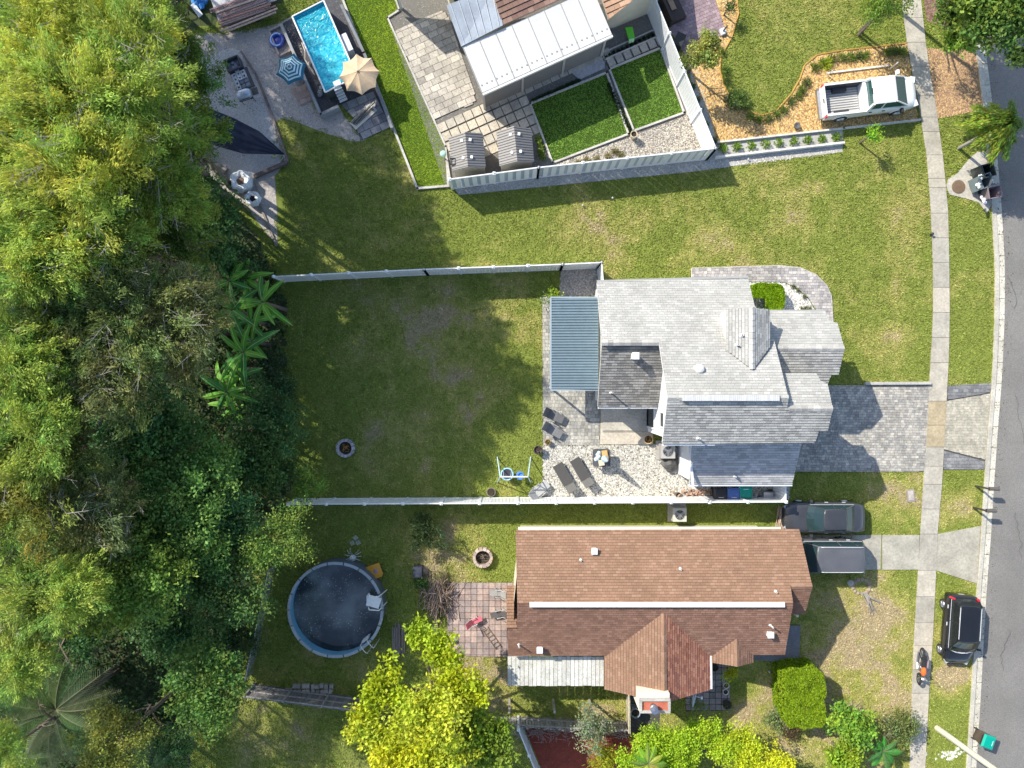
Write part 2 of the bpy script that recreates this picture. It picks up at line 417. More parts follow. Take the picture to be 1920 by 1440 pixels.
POLY['red'] = QL([(984, 1366), (1180, 1362), (1205, 1500), (1040, 1500)])
POLY['utility'] = QL([(1176, 1290), (1240, 1290), (1235, 1375), (1176, 1375)])
POLY['circle'] = QL([(1778, 335), (1795, 325), (1815, 300), (1832, 285), (1850, 285), (1858, 385), (1850, 400), (1835, 380), (1810, 372), (1780, 365), (1774, 348)])
HARD = ['street', 'sidewalk', 'driveway', 'apron', 'drive2', 'apron2', 'walk', 'bedNE', 'patioW', 'porch', 'gravS', 'gravN', 'patioB', 'walkB', 'slabB',
        'nlot', 'strip', 'purple', 'mulch', 'wconc', 'mulch2', 'mulch3', 'sand', 'poolpit', 'red', 'utility', 'circle']
# dry or bare patches of the lawns: photo pixel, radius in pixels, strength
DRY = [(1150, 430, 55, .7), (930, 460, 45, .5), (1480, 400, 50, .6), (1700, 430, 50, .45), (1300, 440, 50, .3), (1080, 380, 40, .3), (790, 620, 60, .75), (850, 690, 55, .8), (880, 770, 60, .7), (800, 830, 60, .55),
       (690, 800, 40, .6), (680, 870, 45, .6), (700, 560, 40, .4), (820, 580, 60, .6), (1690, 930, 45, .6), (1630, 900, 40, .5), (1600, 1130, 45, .8), (1650, 1060, 50, .8), (1640, 1220, 70, .9), (1560, 1250, 60, 1.0),
       (1560, 1330, 50, 1.0), (1680, 1340, 50, .8), (1440, 1290, 50, .8), (1400, 1360, 60, .9), (1790, 1270, 35, 1.0), (1802, 950, 30, .9), (600, 1260, 55, .4), (830, 1055, 60, .9), (790, 980, 60, .5), (900, 960, 50, .4), (1750, 930, 0, 0),
       (560, 1390, 90, .7), (450, 1380, 70, .6), (720, 430, 50, .35), (560, 250, 60, .6), (1720, 540, 40, .4), (1000, 620, 40, .35), (940, 560, 40, .4), (560, 620, 25, .3), (1120, 1330, 40, .8), (920, 1290, 60, .7), (860, 1240, 40, .6),
       (960, 930, 30, .2), (1500, 1120, 60, .7), (1590, 1400, 70, .9), (1480, 1400, 60, .9), (1660, 1160, 40, .7), (1240, 1345, 40, .7)]
LUSH = [(900, 410, 80, .6), (1200, 500, 60, .6), (1000, 750, 60, .8), (1600, 1300, 25, .5), (1680, 1245, 18, 1), (1815, 450, 50, .9), (1810, 640, 60, .8), (960, 1050, 40, .8), (1180, 970, 200, .8), (1790, 1360, 40, .6), (940, 380, 60, .5), (1780, 1130, 30, .6), (1800, 1000, 30, .5)]
def lawn_col(x, y):
    n1 = fbm(x, y, 3.2, 3); n2 = fbm(x, y, 1.1, 5); n3 = fbm(x, y, .35, 8)
    dry = .50*np.clip((n1-.40)*2.2, 0, 1)+.25*np.clip((n2-.5)*2.5, 0, 1)
    for px, py, r, s in DRY:
        cx, cy = Q(px, py); rr = r/F*H
        if rr <= 0: continue
        d = np.exp(-((x-cx)**2+(y-cy)**2)/(rr*rr)); dry = dry+(.80 if py > 1000 and px > 1300 else .92)*s*d*(.2+1.3*n2)
    for px, py, r, s in LUSH:
        cx, cy = Q(px, py); rr = r/F*H
        dry = dry-.8*s*np.exp(-((x-cx)**2+(y-cy)**2)/(rr*rr))
    dry = np.clip(dry-.10+.55*(n3-.5)+.5*(n2-.5), 0, 1)[:, None]
    g = np.array([.25, .295, .062]); yl = np.array([.385, .37, .115]); br = np.array([.45, .37, .22])
    c = np.where(dry < .5, g+(yl-g)*dry*2, yl+(br-yl)*(dry-.5)*2)
    c = c*(.88+.24*n3)[:, None]
    # back garden lawn blends to a deeper green towards the left
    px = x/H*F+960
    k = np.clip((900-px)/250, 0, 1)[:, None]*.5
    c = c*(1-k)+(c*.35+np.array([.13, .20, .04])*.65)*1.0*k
    return c
FOREST = QL([(-300, -300), (600, -300), (560, 0), (380, 60), (330, 90), (350, 300), (430, 350), (500, 450), (525, 520), (545, 560), (548, 900), (540, 960), (485, 1080), (458, 1275), (380, 1330), (360, 1440), (350, 1700), (-300, 1700)])

# ---------------- ground ----------------
gx = np.concatenate([np.array([-400, -200, -90]), np.arange(-52, 52.1, .22), np.array([90, 200, 400])])
gy = np.concatenate([np.array([-400, -200, -80]), np.arange(-40, 40.1, .22), np.array([80, 200, 400])])
X, Y = np.meshgrid(gx, gy); nx, ny = len(gx), len(gy)
V = np.stack([X.ravel(), Y.ravel(), (vnoise(X.ravel(), Y.ravel(), 2.5, 2)-.5)*.02-.012], 1)
I = (np.arange(ny-1)[:, None]*nx+np.arange(nx-1)[None]).ravel()
Fq = np.stack([I, I+1, I+nx+1, I+nx], 1)
cx = V[Fq, 0].mean(1); cy = V[Fq, 1].mean(1)
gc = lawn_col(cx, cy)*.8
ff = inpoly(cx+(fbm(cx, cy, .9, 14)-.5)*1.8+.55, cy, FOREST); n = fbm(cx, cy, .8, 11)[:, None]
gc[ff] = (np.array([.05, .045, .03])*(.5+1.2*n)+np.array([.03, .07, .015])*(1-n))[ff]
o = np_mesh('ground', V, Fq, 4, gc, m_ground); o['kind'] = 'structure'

# grass
def grass(name, poly, holes, dens, colf, hgt=.055, wid=.03, z=0.0, label=None, parent=None):
    P2 = np.array(poly); x0, y0 = P2.min(0); x1, y1 = P2.max(0)
    n = int((x1-x0)*(y1-y0)*dens); x = rng.uniform(x0, x1, n); y = rng.uniform(y0, y1, n)
    k = inpoly(x, y, poly)
    jx = (fbm(x, y, .9, 14)-.5)*1.8+.5 if name == 'lawn_grass' else 0*x
    for h in holes: k &= ~inpoly(x+(jx if h is FOREST else (jx-.5)*.7 if h is POLY['sand'] else 0), y+((jx-.5)*.6 if h is POLY['sand'] else 0), h)
    x = x[k]; y = y[k]; n = len(x); c = colf(x, y)
    a = rng.uniform(0, 6.28, n); s = rng.uniform(.6, 1.3, n); V = np.zeros((n, 6, 3))
    for b in range(2):
        t = a+b*2.2; w_ = wid*s
        lx = rng.normal(0, .035, n)*s; ly = rng.normal(0, .035, n)*s
        V[:, b*3, 0] = x+np.cos(t)*w_; V[:, b*3, 1] = y+np.sin(t)*w_
        V[:, b*3+1, 0] = x-np.cos(t)*w_; V[:, b*3+1, 1] = y-np.sin(t)*w_
        V[:, b*3+2, 0] = x+lx*1.3; V[:, b*3+2, 1] = y+ly*1.3; V[:, b*3+2, 2] = hgt*s
    V[:, :, 2] += z
    Fc = (np.arange(n)[:, None, None]*6+np.array([[0, 1, 2], [3, 4, 5]])[None]).reshape(-1, 3)
    cc = np.repeat(c*rng.uniform(.72, 1.28, (n, 1))*rng.uniform(.93, 1.07, (n, 3)), 2, 0)
    o = np_mesh(name, V.reshape(-1, 3), Fc, 3, np.clip(cc*1.25, 0, 1), m_grass, parent); o['kind'] = 'stuff'
    if label: o['label'] = label
    return o
VIS = QL([(300, -20), (1880, -20), (1880, 1460), (300, 1460)])
HP = [POLY[k] for k in HARD]+[FOREST, QL([(1130, 540), (1400, 540), (1400, 600), (1540, 600), (1540, 830), (1480, 900), (1290, 900), (1240, 820), (1130, 750)]), QL([(985, 1000), (1470, 1000), (1480, 1220), (1320, 1280), (1140, 1280), (985, 1220)])]
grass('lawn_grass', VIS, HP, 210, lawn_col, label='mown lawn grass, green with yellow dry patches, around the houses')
def turf_col(x, y):
    n = fbm(x, y, 1.6, 21)[:, None]; return np.array([.21, .33, .025])*(.75+.5*n)+np.array([.05, .02, 0])*np.clip((n-.4)*3, 0, 1)
def turf_col2(x, y):
    n = fbm(x, y, 1.2, 23)[:, None]; return np.array([.17, .30, .045])*(.85+.3*n)
sod = MB().col((.07, .11, .015)); sod.sheet(POLY['strip'], .004); struct('turf_strip', sod, m_ground)
grass('strip_grass', POLY['strip'], [], 520, turf_col, .03, .02, label='bright green lawn strip between pool and paved patio')
# ---------------- street, kerb, sidewalk ----------------
EDGE_E = 52
m = MB()
for i in range(len(ys)-1):
    m.add([(*gut[i+1], -.03), (EDGE_E, gut[i+1][1], -.03), (EDGE_E, gut[i][1], -.03), (*gut[i], -.03)], [(0, 1, 2, 3)])
street = struct('street', m, m_asph)
street.location.z = .045
k = MB(); g2 = MB()
for i in range(len(ys)-1):
    k.col((.47, .44, .37), .1); a, b, c, d = curb[i], curb[i+1], kerb2[i+1], kerb2[i]
    k.add([(*a, -.05), (*b, -.05), (*c, -.05), (*d, -.05), (*a, .12), (*b, .12), (*c, .10), (*d, .10)], [(4, 5, 6, 7), (0, 1, 5, 4), (2, 3, 7, 6)])
    g2.col((.52, .49, .41), .08); a, b, c, d = kerb2[i], kerb2[i+1], gut[i+1], gut[i]
    j = .03
    g2.add([(a[0], a[1], .012), (b[0], b[1]+j, .012), (c[0], c[1]+j, .022), (d[0], d[1], .022)], [(0, 1, 2, 3)])
struct('kerb', k, m_conc); struct('gutter', g2, m_conc)
sw = bpy.data.objects.new('sidewalk', None); C.objects.link(sw); sw['kind'] = 'structure'
m = MB().col((.22, .20, .16)); m.sheet(POLY['sidewalk'], .02); m.build('joint_bed', m_ground, sw)
yy = -60
SWC = [(.42, .385, .315), (.39, .36, .30), (.45, .405, .33), (.37, .345, .29), (.41, .375, .31)]
brk = [-60, 34, 80, 125, 180, 220, 247, 291, 335, 352, 400, 446, 492, 539, 586, 633, 680, 752, 797, 838, 874, 908, 954, 1001, 1069, 1118, 1167, 1210, 1255, 1300, 1345, 1392, 1440, 1490]
for a, b in zip(brk, brk[1:]):
    c = (.38, .31, .20) if a in (752, 797) else rnd.choice(SWC)
    m = MB().col(c, .06); e = .35
    m.prism([Q(lerp_path(SWL, a+e), a+e), Q(lerp_path(SWR, a+e), a+e), Q(lerp_path(SWR, b-e), b-e), Q(lerp_path(SWL, b-e), b-e)], 0, .055+rnd.uniform(-.004, .004), False)
    m.build('slab', m_conc, sw)
# ---------------- paver driveway and its apron ----------------
def base(name, poly, z, col, mat=m_ground):
    b = MB().col(col); b.sheet(poly, z); o = b.build(name, mat); o['kind'] = 'structure'; return o
dr = base('driveway', POLY['driveway'], .008, (.11, .105, .10))
GP = [(.33, .31, .275), (.40, .375, .33), (.28, .265, .245), (.46, .43, .37), (.36, .34, .30), (.31, .30, .28)]
paving('driveway_pavers', POLY['driveway'], .22, .15, GP, m_paver, .008, .05, ang=-.01, parent=dr, jit=.3)
ap = base('driveway_apron', POLY['apron'], .008, (.10, .10, .10))
inner = QL([(1774, 752), (1856, 738), (1847, 862), (1769, 842)])
DG = [(.17, .17, .175), (.20, .20, .20), (.24, .24, .235)]
for pp in (QL([(1777, 723), (1858, 718), (1856, 736), (1775, 750)]), QL([(1769, 845), (1846, 865), (1845, 880), (1768, 880)])):
    paving('apron_pavers', pp, .3, .2, DG, m_paver, .008, .045, parent=ap)
paving('apron_pavers', inner, .16, .16, [(.40, .37, .29), (.36, .34, .27), (.45, .41, .33)], m_paver, .008, .052, parent=ap, gap=.008)
m = MB().col((.42, .40, .36)); m.box((*Q(1681, 718.5), .12), (3.85, .17, .24), rz=.006)
solo('edging_kerb', 'low concrete edging kerb along the north side of the paver driveway', 'kerb', m, m_conc)
# concrete drive of the brown house
d2 = bpy.data.objects.new('concrete_driveway', None); C.objects.link(d2); d2['kind'] = 'structure'
for a, b in ((1430, 1540), (1542, 1595), (1596, 1652), (1654, 1723)):
    m = MB().col((.36, .34, .28), .07); m.prism(QL([(a, 1003), (b, 1003), (b-1.5, 1067.5), (a, 1068)]), 0, .05, False); m.build('slab', m_conc, d2)
m = MB().col((.37, .345, .28)); m.prism(POLY['apron2'], 0, .045, False); m.build('slab', m_conc, d2)
# curved front walk
wk = base('front_walk', POLY['walk'], .008, (.13, .12, .11))
paving('walk_pavers', POLY['walk'], .24, .17, [(.35, .325, .31), (.42, .39, .37), (.30, .285, .28), (.47, .44, .41)], m_paver, .008, .05, parent=wk, jit=.3)
edge = [(1297, 530), (1297, 503), (1400, 500), (1460, 498), (1500, 502), (1530, 515), (1550, 535), (1559, 555), (1562, 604)]
m = MB().col((.50, .45, .40))
pts = [P(a, b, .03) for a, b in edge]
for a, b in zip(pts, pts[1:]): m.bar(a, b, .035, 4)
m.build('edging', m_conc, wk)
# gravel beds
WST = [(.52, .505, .45), (.62, .60, .55), (.42, .405, .36), (.50, .475, .41), (.26, .25, .225)]
g = base('gravel_bed', POLY['bedNE'], .006, (.36, .34, .31)); scatter('white_stones', POLY['bedNE'], 2200, .06, [(.74, .73, .70), (.64, .62, .58), (.52, .50, .47)], m_stone, .004, parent=g)
g = base('gravel_yard', POLY['gravS'], .006, (.17, .15, .12)); scatter('pale_stones', POLY['gravS'], 15000, .055, WST, m_stone, .004, parent=g, elong=1.2, holes=[QL([(1300, 833), (1480, 833), (1480, 905), (1300, 905)])])
g = base('gravel_corner', POLY['gravN'], .006, (.30, .27, .24)); scatter('grey_stones', POLY['gravN'], 1300, .06, [(.42, .38, .35), (.5, .47, .44), (.34, .31, .29)], m_stone, .004, parent=g)
# patio and porch slab of the grey house
g = base('back_patio', POLY['patioW'], .008, (.12, .11, .10))
paving('patio_pavers', POLY['patioW'], .21, .21, [(.34, .325, .29), (.40, .385, .34), (.29, .285, .265), (.44, .42, .37)], m_paver, .008, .05, parent=g, jit=.3)
m = MB().col((.50, .45, .37)); m.prism(POLY['porch'], 0, .07); porch = struct('porch_slab', m, m_conc)
m = MB().col((.46, .43, .37)); m.prism(QL([(1129, 700), (1222, 700), (1222, 807), (1129, 807)]), .07, .14); m.build('upper_slab', m_conc, porch)
m = MB().col((.40, .36, .29))
for i in range(26): m.box((*Q(1131+i*3.6, 808.6), .10), (.1, .04, .05))
m.build('edge_bricks', m_conc, porch)['kind'] = 'stuff'
# brown house: patio, front walk, slab
g = base('brick_patio', POLY['patioB'], .008, (.07, .06, .055))
PB = [(.36, .27, .24), (.33, .25, .23), (.40, .30, .26), (.30, .24, .23), (.35, .28, .26)]
paving('paver', POLY['patioB'], .355, .355, PB, m_paver, .008, .05, gap=.03, stag=0, single=True, parent=g, jz=.008, cj=.12)
g = base('side_walk', POLY['walkB'], .008, (.05, .045, .045))
paving('paver', POLY['walkB'], .36, .36, [(.26, .22, .23), (.22, .2, .2), (.30, .25, .25)], m_paver, .008, .05, gap=.035, stag=0, single=True, parent=g, cj=.2)
m = MB().col((.17, .17, .175)); m.prism(POLY['slabB'], 0, .08); struct('corner_slab', m, m_conc)
m = MB().col((.09, .085, .08)); m.sheet(POLY['utility'], .008); struct('utility_yard', m, m_ground)
m = MB().col((.24, .048, .028)); m.sheet(POLY['red'], .01); g = struct('red_court', m, M('red_ground', (.24, .048, .028), .9, .2, 2.5, .3, 40, var2=.25, v2s=30))
scatter('red_chips', POLY['red'], 5000, .035, [(.27, .05, .03), (.20, .04, .025), (.33, .08, .04)], m_chip, .008, parent=g)
# ---------------- north lot ----------------
NL = base('north_yard', POLY['nlot'], .006, (.19, .18, .165))
scatter('grey_gravel', POLY['nlot'], 9000, .035, [(.26, .245, .22), (.20, .19, .18), (.33, .31, .28)], m_stone, .004, parent=NL, holes=[POLY['turfA'], POLY['turfB']])
A24 = math.radians(24.3)
LP = [(.47, .43, .37), (.43, .395, .34), (.52, .475, .405), (.38, .35, .305), (.45, .41, .355)]
patN = QL([(741, 59), (785, 38), (836, 18), (896, 192), (812, 226)])
g = base('paved_patio', patN, .010, (.15, .14, .12))
paving('paver', patN, .56, .37, LP, m_paver, .010, .05, ang=A24, gap=.022, stag=.5, single=True, parent=g, jz=.006, cj=.12, org=Q(812, 226), jit=.3)
g = base('stepping_court', QL([(826, 232), (905, 193), (1005, 236), (1008, 250), (960, 262), (840, 268)]), .010, (.11, .105, .095))
ux, uy = math.cos(A24), math.sin(A24); o0 = Q(829.5, 238.5)
def stone_at(i, j, w_=.5, h_=.5, px=.558, py=.60, c=None):
    x = o0[0]+ux*i*px+uy*j*py; y = o0[1]+uy*i*px-ux*j*py
    mm = MB().col(c or rnd.choice([(.50, .45, .36), (.46, .42, .35), (.54, .48, .39)]), .06)
    q = [(x+ux*a*w_/2+uy*b*h_/2, y+uy*a*w_/2-ux*b*h_/2) for a, b in ((-1, -1), (1, -1), (1, 1), (-1, 1))]
    return mm, (x, y), q
for j in range(0, 5):
    for i in range(0, 20):
        if j == 0 and i > 19: continue
        if j > 0 and i > 9+(.6 if j == 1 else 0): continue
        mm, c_, q = stone_at(i, j)
        mm.prism(q, .01, .06, False); mm.build('stepping_stone', m_paver, g)
g3 = base('stepping_path', QL([(1133, 118), (1232, 76), (1237, 88), (1142, 128)]), .010, (.10, .10, .095))
for i in range(7):
    x, y = Q(1146+i*15.3, 116.5-i*6.7); mm = MB().col((.46, .42, .36), .07)
    mm.prism([(x+ux*a*.21-uy*b*.25, y+uy*a*.21+ux*b*.25) for a, b in ((-1, -1), (1, -1), (1, 1), (-1, 1))], .01, .06, False); mm.build('stepping_stone', m_paver, g3)
pale = QL([(1070, 135), (1090, 112), (1118, 98), (1134, 118), (1134, 128), (1086, 150)])
m = MB().col((.42, .41, .42)); m.prism(pale, 0, .05); struct('pale_slab', m, m_conc)
scatter('pale_gravel', QL([(1037, 310), (1180, 258), (1282, 218), (1290, 207), (1322, 288), (1045, 320)]), 5200, .05, [(.50, .45, .37), (.43, .38, .31), (.55, .51, .43), (.33, .29, .25)], m_stone, .008, parent=NL)
for k_ in ('turfA', 'turfB'):
    s_ = base('lawn_square', POLY[k_], .012, (.05, .09, .015)); grass('turf', POLY[k_], [], 330, turf_col2, .03, .022, z=.012, parent=s_)
def edging(name, label, pts, w_=.11, h_=.12, col=(.50, .48, .44), closed=False):
    m = MB().col(col); q = [P(a, b, 0) for a, b in pts]
    if closed: q.append(q[0])
    for a, b in zip(q, q[1:]):
        d = b-a; m.box(((a.x+b.x)/2, (a.y+b.y)/2, h_/2), (d.length+w_, w_, h_), rz=math.atan2(d.y, d.x))
    return solo(name, label, 'edging', m, m_conc)
edging('stone_edging', 'pale stone edging round the larger shaded lawn square by the sheds', [(994, 195), (1137, 137), (1178, 252), (1036, 306)], closed=True)
edging('stone_edging', 'pale stone edging round the right-hand lawn square by the white fence', [(1142, 130), (1238, 91), (1282, 212), (1188, 246)], closed=True)
edging('stone_edging', 'long pale edging between the bright grass strip and the pool garden', [(640, -20), (643, 0), (783, 354), (845, 349), (838, 300)], .13, .15)
edging('stone_edging', 'pale edging down the left side of the big paved patio', [(742, 0), (749, 20), (727, 34), (836, 275), (840, 345)], .10, .1)
edging('stone_edging', 'low edging round the narrow planting bed beside the stepping path', [(1128, 101), (1226, 57), (1231, 70), (1134, 112)], .07, .12, closed=True)
# ---------------- mulch, white concrete strips ----------------
OM = [(.64, .41, .14), (.55, .34, .12), (.70, .49, .22), (.42, .26, .11), (.58, .42, .22)]
g = base('mulch_drive', POLY['mulch'], .006, (.30, .19, .09)); scatter('orange_chips', POLY['mulch'], 15000, .055, OM, m_chip, .004, parent=g, elong=1.5)
g = base('mulch_verge', POLY['mulch2'], .006, (.27, .17, .09)); scatter('tan_chips', POLY['mulch2'], 3400, .055, [(.50, .33, .16), (.38, .24, .13), (.30, .19, .12)], m_chip, .004, parent=g, elong=1.5)
g = base('mulch_corner', POLY['mulch3'], .006, (.17, .10, .07)); scatter('brown_chips', POLY['mulch3'], 1500, .055, [(.20, .12, .09), (.26, .17, .12)], m_chip, .004, parent=g, elong=1.5)
m = MB().col((.40, .39, .37)); m.sheet(POLY['wconc'], .009); g = struct('pale_path', m, m_conc)
scatter('path_gravel', QL([(1345, 300), (1578, 275), (1560, 290), (1440, 304), (1300, 322), (860, 364), (856, 352), (1330, 300)]), 4500, .05, [(.50, .47, .41), (.42, .39, .34), (.56, .53, .48)], m_stone, .008, parent=g)
edging('planter_wall', 'low pale planter wall below the row of small shrubs', [(1341, 297), (1578, 270)], .12, .3, (.62, .60, .57))
edging('planter_wall', 'low white kerb between orange mulch and the shrub row', [(1345, 268), (1580, 242), (1722, 226)], .10, .18, (.60, .57, .53))
edging('timber_kerb', 'white timber edging lying in the orange mulch above the pickup', [(1551, 138), (1664, 124)], .09, .12, (.66, .62, .56))
m = MB().col((.27, .20, .21)); m.sheet(POLY['purple'], .008); g = struct('purple_patio', m, m_paver)
paving('patio_pavers', POLY['purple'], .3, .2, [(.30, .22, .235), (.26, .19, .21), (.34, .25, .26)], m_paver, .008, .045, ang=A24, parent=g)
# lawn edging of the curved mulch bed
m = MB().col((.45, .26, .07)); q = [(1380, -20), (1385, 25), (1372, 70), (1352, 105), (1350, 132), (1356, 158), (1372, 188), (1398, 208), (1430, 216), (1455, 209), (1484, 176), (1500, 148), (1509, 122), (1532, 103), (1575, 95), (1700, 81)]
q = [P(a, b, .02) for a, b in q]
for a, b in zip(q, q[1:]): m.bar(a, b, .05, 5)
solo('mulch_edge', 'dark orange curved edge strip between the mulch and the upper lawn', 'edging', m, m_chip)
# ---------------- sandy yard, pad, pool pit ----------------
g = base('sandy_yard', POLY['sand'], .005, (.40, .365, .345)); scatter('loose_stones', POLY['sand'], 7000, .04, [(.46, .42, .39), (.26, .23, .22), (.58, .54, .50)], m_stone, .003, parent=g)
g = base('gravel_pad', POLY['pad'], .010, (.50, .485, .48)); scatter('fine_gravel', POLY['pad'], 7000, .028, [(.56, .54, .53), (.40, .39, .39), (.66, .64, .62)], m_stone, .008, parent=g)
m = MB().col((.10, .10, .11)); m.sheet(POLY['poolpit'], .012); g = struct('pool_yard', m, m_ground)
scatter('dark_gravel', POLY['poolpit'], 2500, .035, [(.10, .10, .105), (.15, .145, .14)], m_stone, .01, parent=g)
pp = QL([(640, 196), (700, 172), (733, 238), (676, 264), (664, 222)])
g = base('pool_patio', pp, .016, (.12, .12, .12)); paving('paver', pp, .62, .5, [(.27, .27, .28), (.22, .22, .24), (.33, .32, .32)], m_paver, .016, .05, ang=A24, gap=.03, single=True, parent=g, cj=.15)
pp = QL([(546, 168), (572, 158), (586, 188), (562, 198)]); g = base('brick_landing', pp, .016, (.14, .12, .11)); paving('paver', pp, .4, .4, [(.42, .31, .26), (.36, .27, .24)], m_paver, .016, .05, ang=A24, single=True, parent=g)
m = MB().col((.45, .42, .36)); m.prism(POLY['circle'], 0, .03); struct('verge_slab', m, m_conc)
mc = MB().col((.17, .115, .075)); mc.lathe((*Q(1796.5, 350.5), .03), [(.40, 0), (.40, .02), (.36, .03), (.0, .03)], 24)
solo('manhole_cover', 'round brown manhole cover in the pale verge slab', 'manhole cover', mc, m_conc)

LITTER = QL([(lerp_path(CURB, y)+2, y) for y in range(0, 1441, 60)]+[(lerp_path(CURB, y)+34, y) for y in range(1440, -1, -60)])
scatter('leaf_litter', LITTER, 900, .03, [(.12, .09, .04), (.20, .15, .06), (.07, .06, .03)], m_chip, .03, flat=.2, elong=1.6, label='scattered dry leaves along the street gutter')
m = MB().col((.10, .098, .095))
for k in range(4):
    x, y = Q(rnd.uniform(1888, 1912), 520+k*220); p0 = Vector((x, y, .0172)); a = -1.5
    for j in range(rnd.randint(8, 16)):
        a = -1.5+rnd.uniform(-.7, .7); p1 = p0+Vector((math.cos(a)*.25, math.sin(a)*.25, 0)); s_ = Vector((-math.sin(a), math.cos(a), 0))*.012; m.add([p0-s_, p1-s_, p1+s_, p0+s_], [(0, 1, 2, 3)]); p0 = p1
m.build('cracks', m_attr, street)['kind'] = 'stuff'
# ---------------- roofs and walls ----------------
def hit(px, py, pl):
    X0, Y0, h0, gx_, gy_ = pl; a = (px-960)/F; b = -(py-720)/F
    # h = h0+gx(a(H-h)-X0)+gy(b(H-h)-Y0)
    h = (h0+gx_*(a*H-X0)+gy_*(b*H-Y0))/(1+gx_*a+gy_*b)
    return Vector((a*(H-h), b*(H-h), h))
def roof(parent, name, poly, pl, cols, course=.16, tab=.30, thick=.14, fascia=(.62, .62, .60), mat=None, lift=.036, cj=.08, smat=None, gap=.032):
    """one roof plane: deck (fascia edge) with courses of shingles laid on it as a child"""
    pts = [hit(a, b, pl) for a, b in poly]
    n3 = Vector((-pl[3], -pl[4], 1)).normalized()
    g = Vector((pl[3], pl[4], 0))
    if g.length < 1e-6: g = Vector((0, 1, 0))
    up = (g-n3*g.dot(n3)).normalized(); u = up.cross(n3).normalized(); o = pts[0]
    p2 = [((p-o).dot(u), (p-o).dot(up)) for p in pts]
    off = parent['_o']; ov = Vector(off)
    deck = MB().col(fascia); n = len(pts)
    if sum(p2[i][0]*p2[(i+1) % n][1]-p2[(i+1) % n][0]*p2[i][1] for i in range(n)) < 0: pts = pts[::-1]; p2 = p2[::-1]
    top = [p for p in pts]; bot = [p-n3*thick for p in pts]
    # u x up = ? make sure top faces up
    deck.add(bot+top, [tuple(range(n, 2*n)), tuple(range(n))[::-1]]+[(i, (i+1) % n, n+(i+1) % n, n+i) for i in range(n)])
    d = deck.build(name, mat or m_wall, parent, world=True)
    T = tiles(p2, tab, course, 0, gap, (0, min(q[1] for q in p2)), .5, .12, minf=.05, gx=.008)
    s = MB().col(tuple(c*.42 for c in cols[0])); s.add([p+n3*.003 for p in pts], [tuple(range(n))])
    for t in T:
        s.col(rnd.choice(cols), cj); y0 = min(q[1] for q in t); y1 = max(q[1] for q in t); dz = rnd.uniform(0, .006)
        k = len(t)
        a = sum(t[i][0]*t[(i+1) % k][1]-t[(i+1) % k][0]*t[i][1] for i in range(k))
        if a < 0: t = t[::-1]
        def q3(q, e): return o+u*q[0]+up*q[1]+n3*e
        hs = [lift+dz-(lift-.004)*((q[1]-y0)/course) for q in t]
        vs = [q3(q, e) for q, e in zip(t, hs)]+[q3(q, .001) for q in t]
        fs = [tuple(range(k))]
        for i in range(k):
            j = (i+1) % k
            if t[i][1] < y0+.01 and t[j][1] < y0+.01: fs.append((i, k+i, k+j, j))
            elif abs(t[i][0]-t[j][0]) < 1e-3: fs.append((i, k+i, k+j, j))
        s.add(vs, fs)
    sh = s.build('shingles', smat or m_shing, d); sh['kind'] = 'stuff'
    sh.data.transform(Matrix.Translation(-ov))
    return d, (o, u, up, n3)
def ridge(parent, a, b, r=.08, cols=((.5, .5, .5),), seg=.28, name='ridge_cap', mat=None, wd=.15):
    """overlapping cap pieces along a ridge from a to b"""
    m = MB(); d = (b-a); L = d.length; n = max(1, int(L/seg)); d = d/L
    s = d.cross(Vector((0, 0, 1))).normalized()
    for i in range(n):
        m.col(rnd.choice(cols), .08); p = a+d*(i*L/n); q = a+d*((i+1.1)*L/n); z1 = .035; z2 = .012
        m.add([p-s*wd+Vector((0, 0, z1-.07)), p+Vector((0, 0, z1+.01)), p+s*wd+Vector((0, 0, z1-.07)), q-s*wd+Vector((0, 0, z2-.07)), q+Vector((0, 0, z2+.01)), q+s*wd+Vector((0, 0, z2-.07))],
              [(0, 1, 4, 3), (1, 2, 5, 4), (0, 1, 2)])
    o = m.build(name, mat or m_shing, parent, world=True); o['kind'] = 'stuff'; return o
def walls(parent, pts, col, name='wall', mat=None, th=None, z0=0):
    """closed ring of wall faces with given top heights"""
    m = MB().col(col); n = len(pts)
    a = sum(pts[i][0]*pts[(i+1) % n][1]-pts[(i+1) % n][0]*pts[i][1] for i in range(n))
    if a < 0: pts = pts[::-1]
    vs = [(x, y, z0) for x, y, h in pts]+[(x, y, h) for x, y, h in pts]
    m.add(vs, [(i, (i+1) % n, n+(i+1) % n, n+i) for i in range(n)])
    return m.build(name, mat or m_wall, parent, world=True)
def gutter(parent, pts, col=(.75, .75, .74), r=.06, mat=None):
    m = MB().col(col)
    for a, b in zip(pts, pts[1:]):
        d = b-a; m.box((a+b)/2, (d.length, .12, .10), rz=math.atan2(d.y, d.x))
    return m.build('gutter', mat or m_attr, parent, world=True)
def window(parent, c, w_, h_, face, col=(.75, .75, .74)):
    """window on a vertical wall; face = outward normal angle"""
    nx_, ny_ = math.cos(face), math.sin(face); f = MB().col(col); R = face+math.pi/2
    t = (-ny_, nx_)
    for s in (-1, 1):
        f.box((c[0]+t[0]*s*w_/2+nx_*.03, c[1]+t[1]*s*w_/2+ny_*.03, c[2]), (.08, .08, h_+.08), rz=R)
        f.box((c[0]+nx_*.03, c[1]+ny_*.03, c[2]+s*h_/2), (w_-.08, .08, .08), rz=R)
    fr = f.build('window', m_attr, parent, world=True)
    g = MB().col((.1, .1, .1)); g.box((c[0]+nx_*.012, c[1]+ny_*.012, c[2]), (w_-.06, .02, h_-.06), rz=R)
    go = g.build('pane', m_glass, fr); go.data.transform(Matrix.Translation(-Vector(parent['_o'])))
    return fr

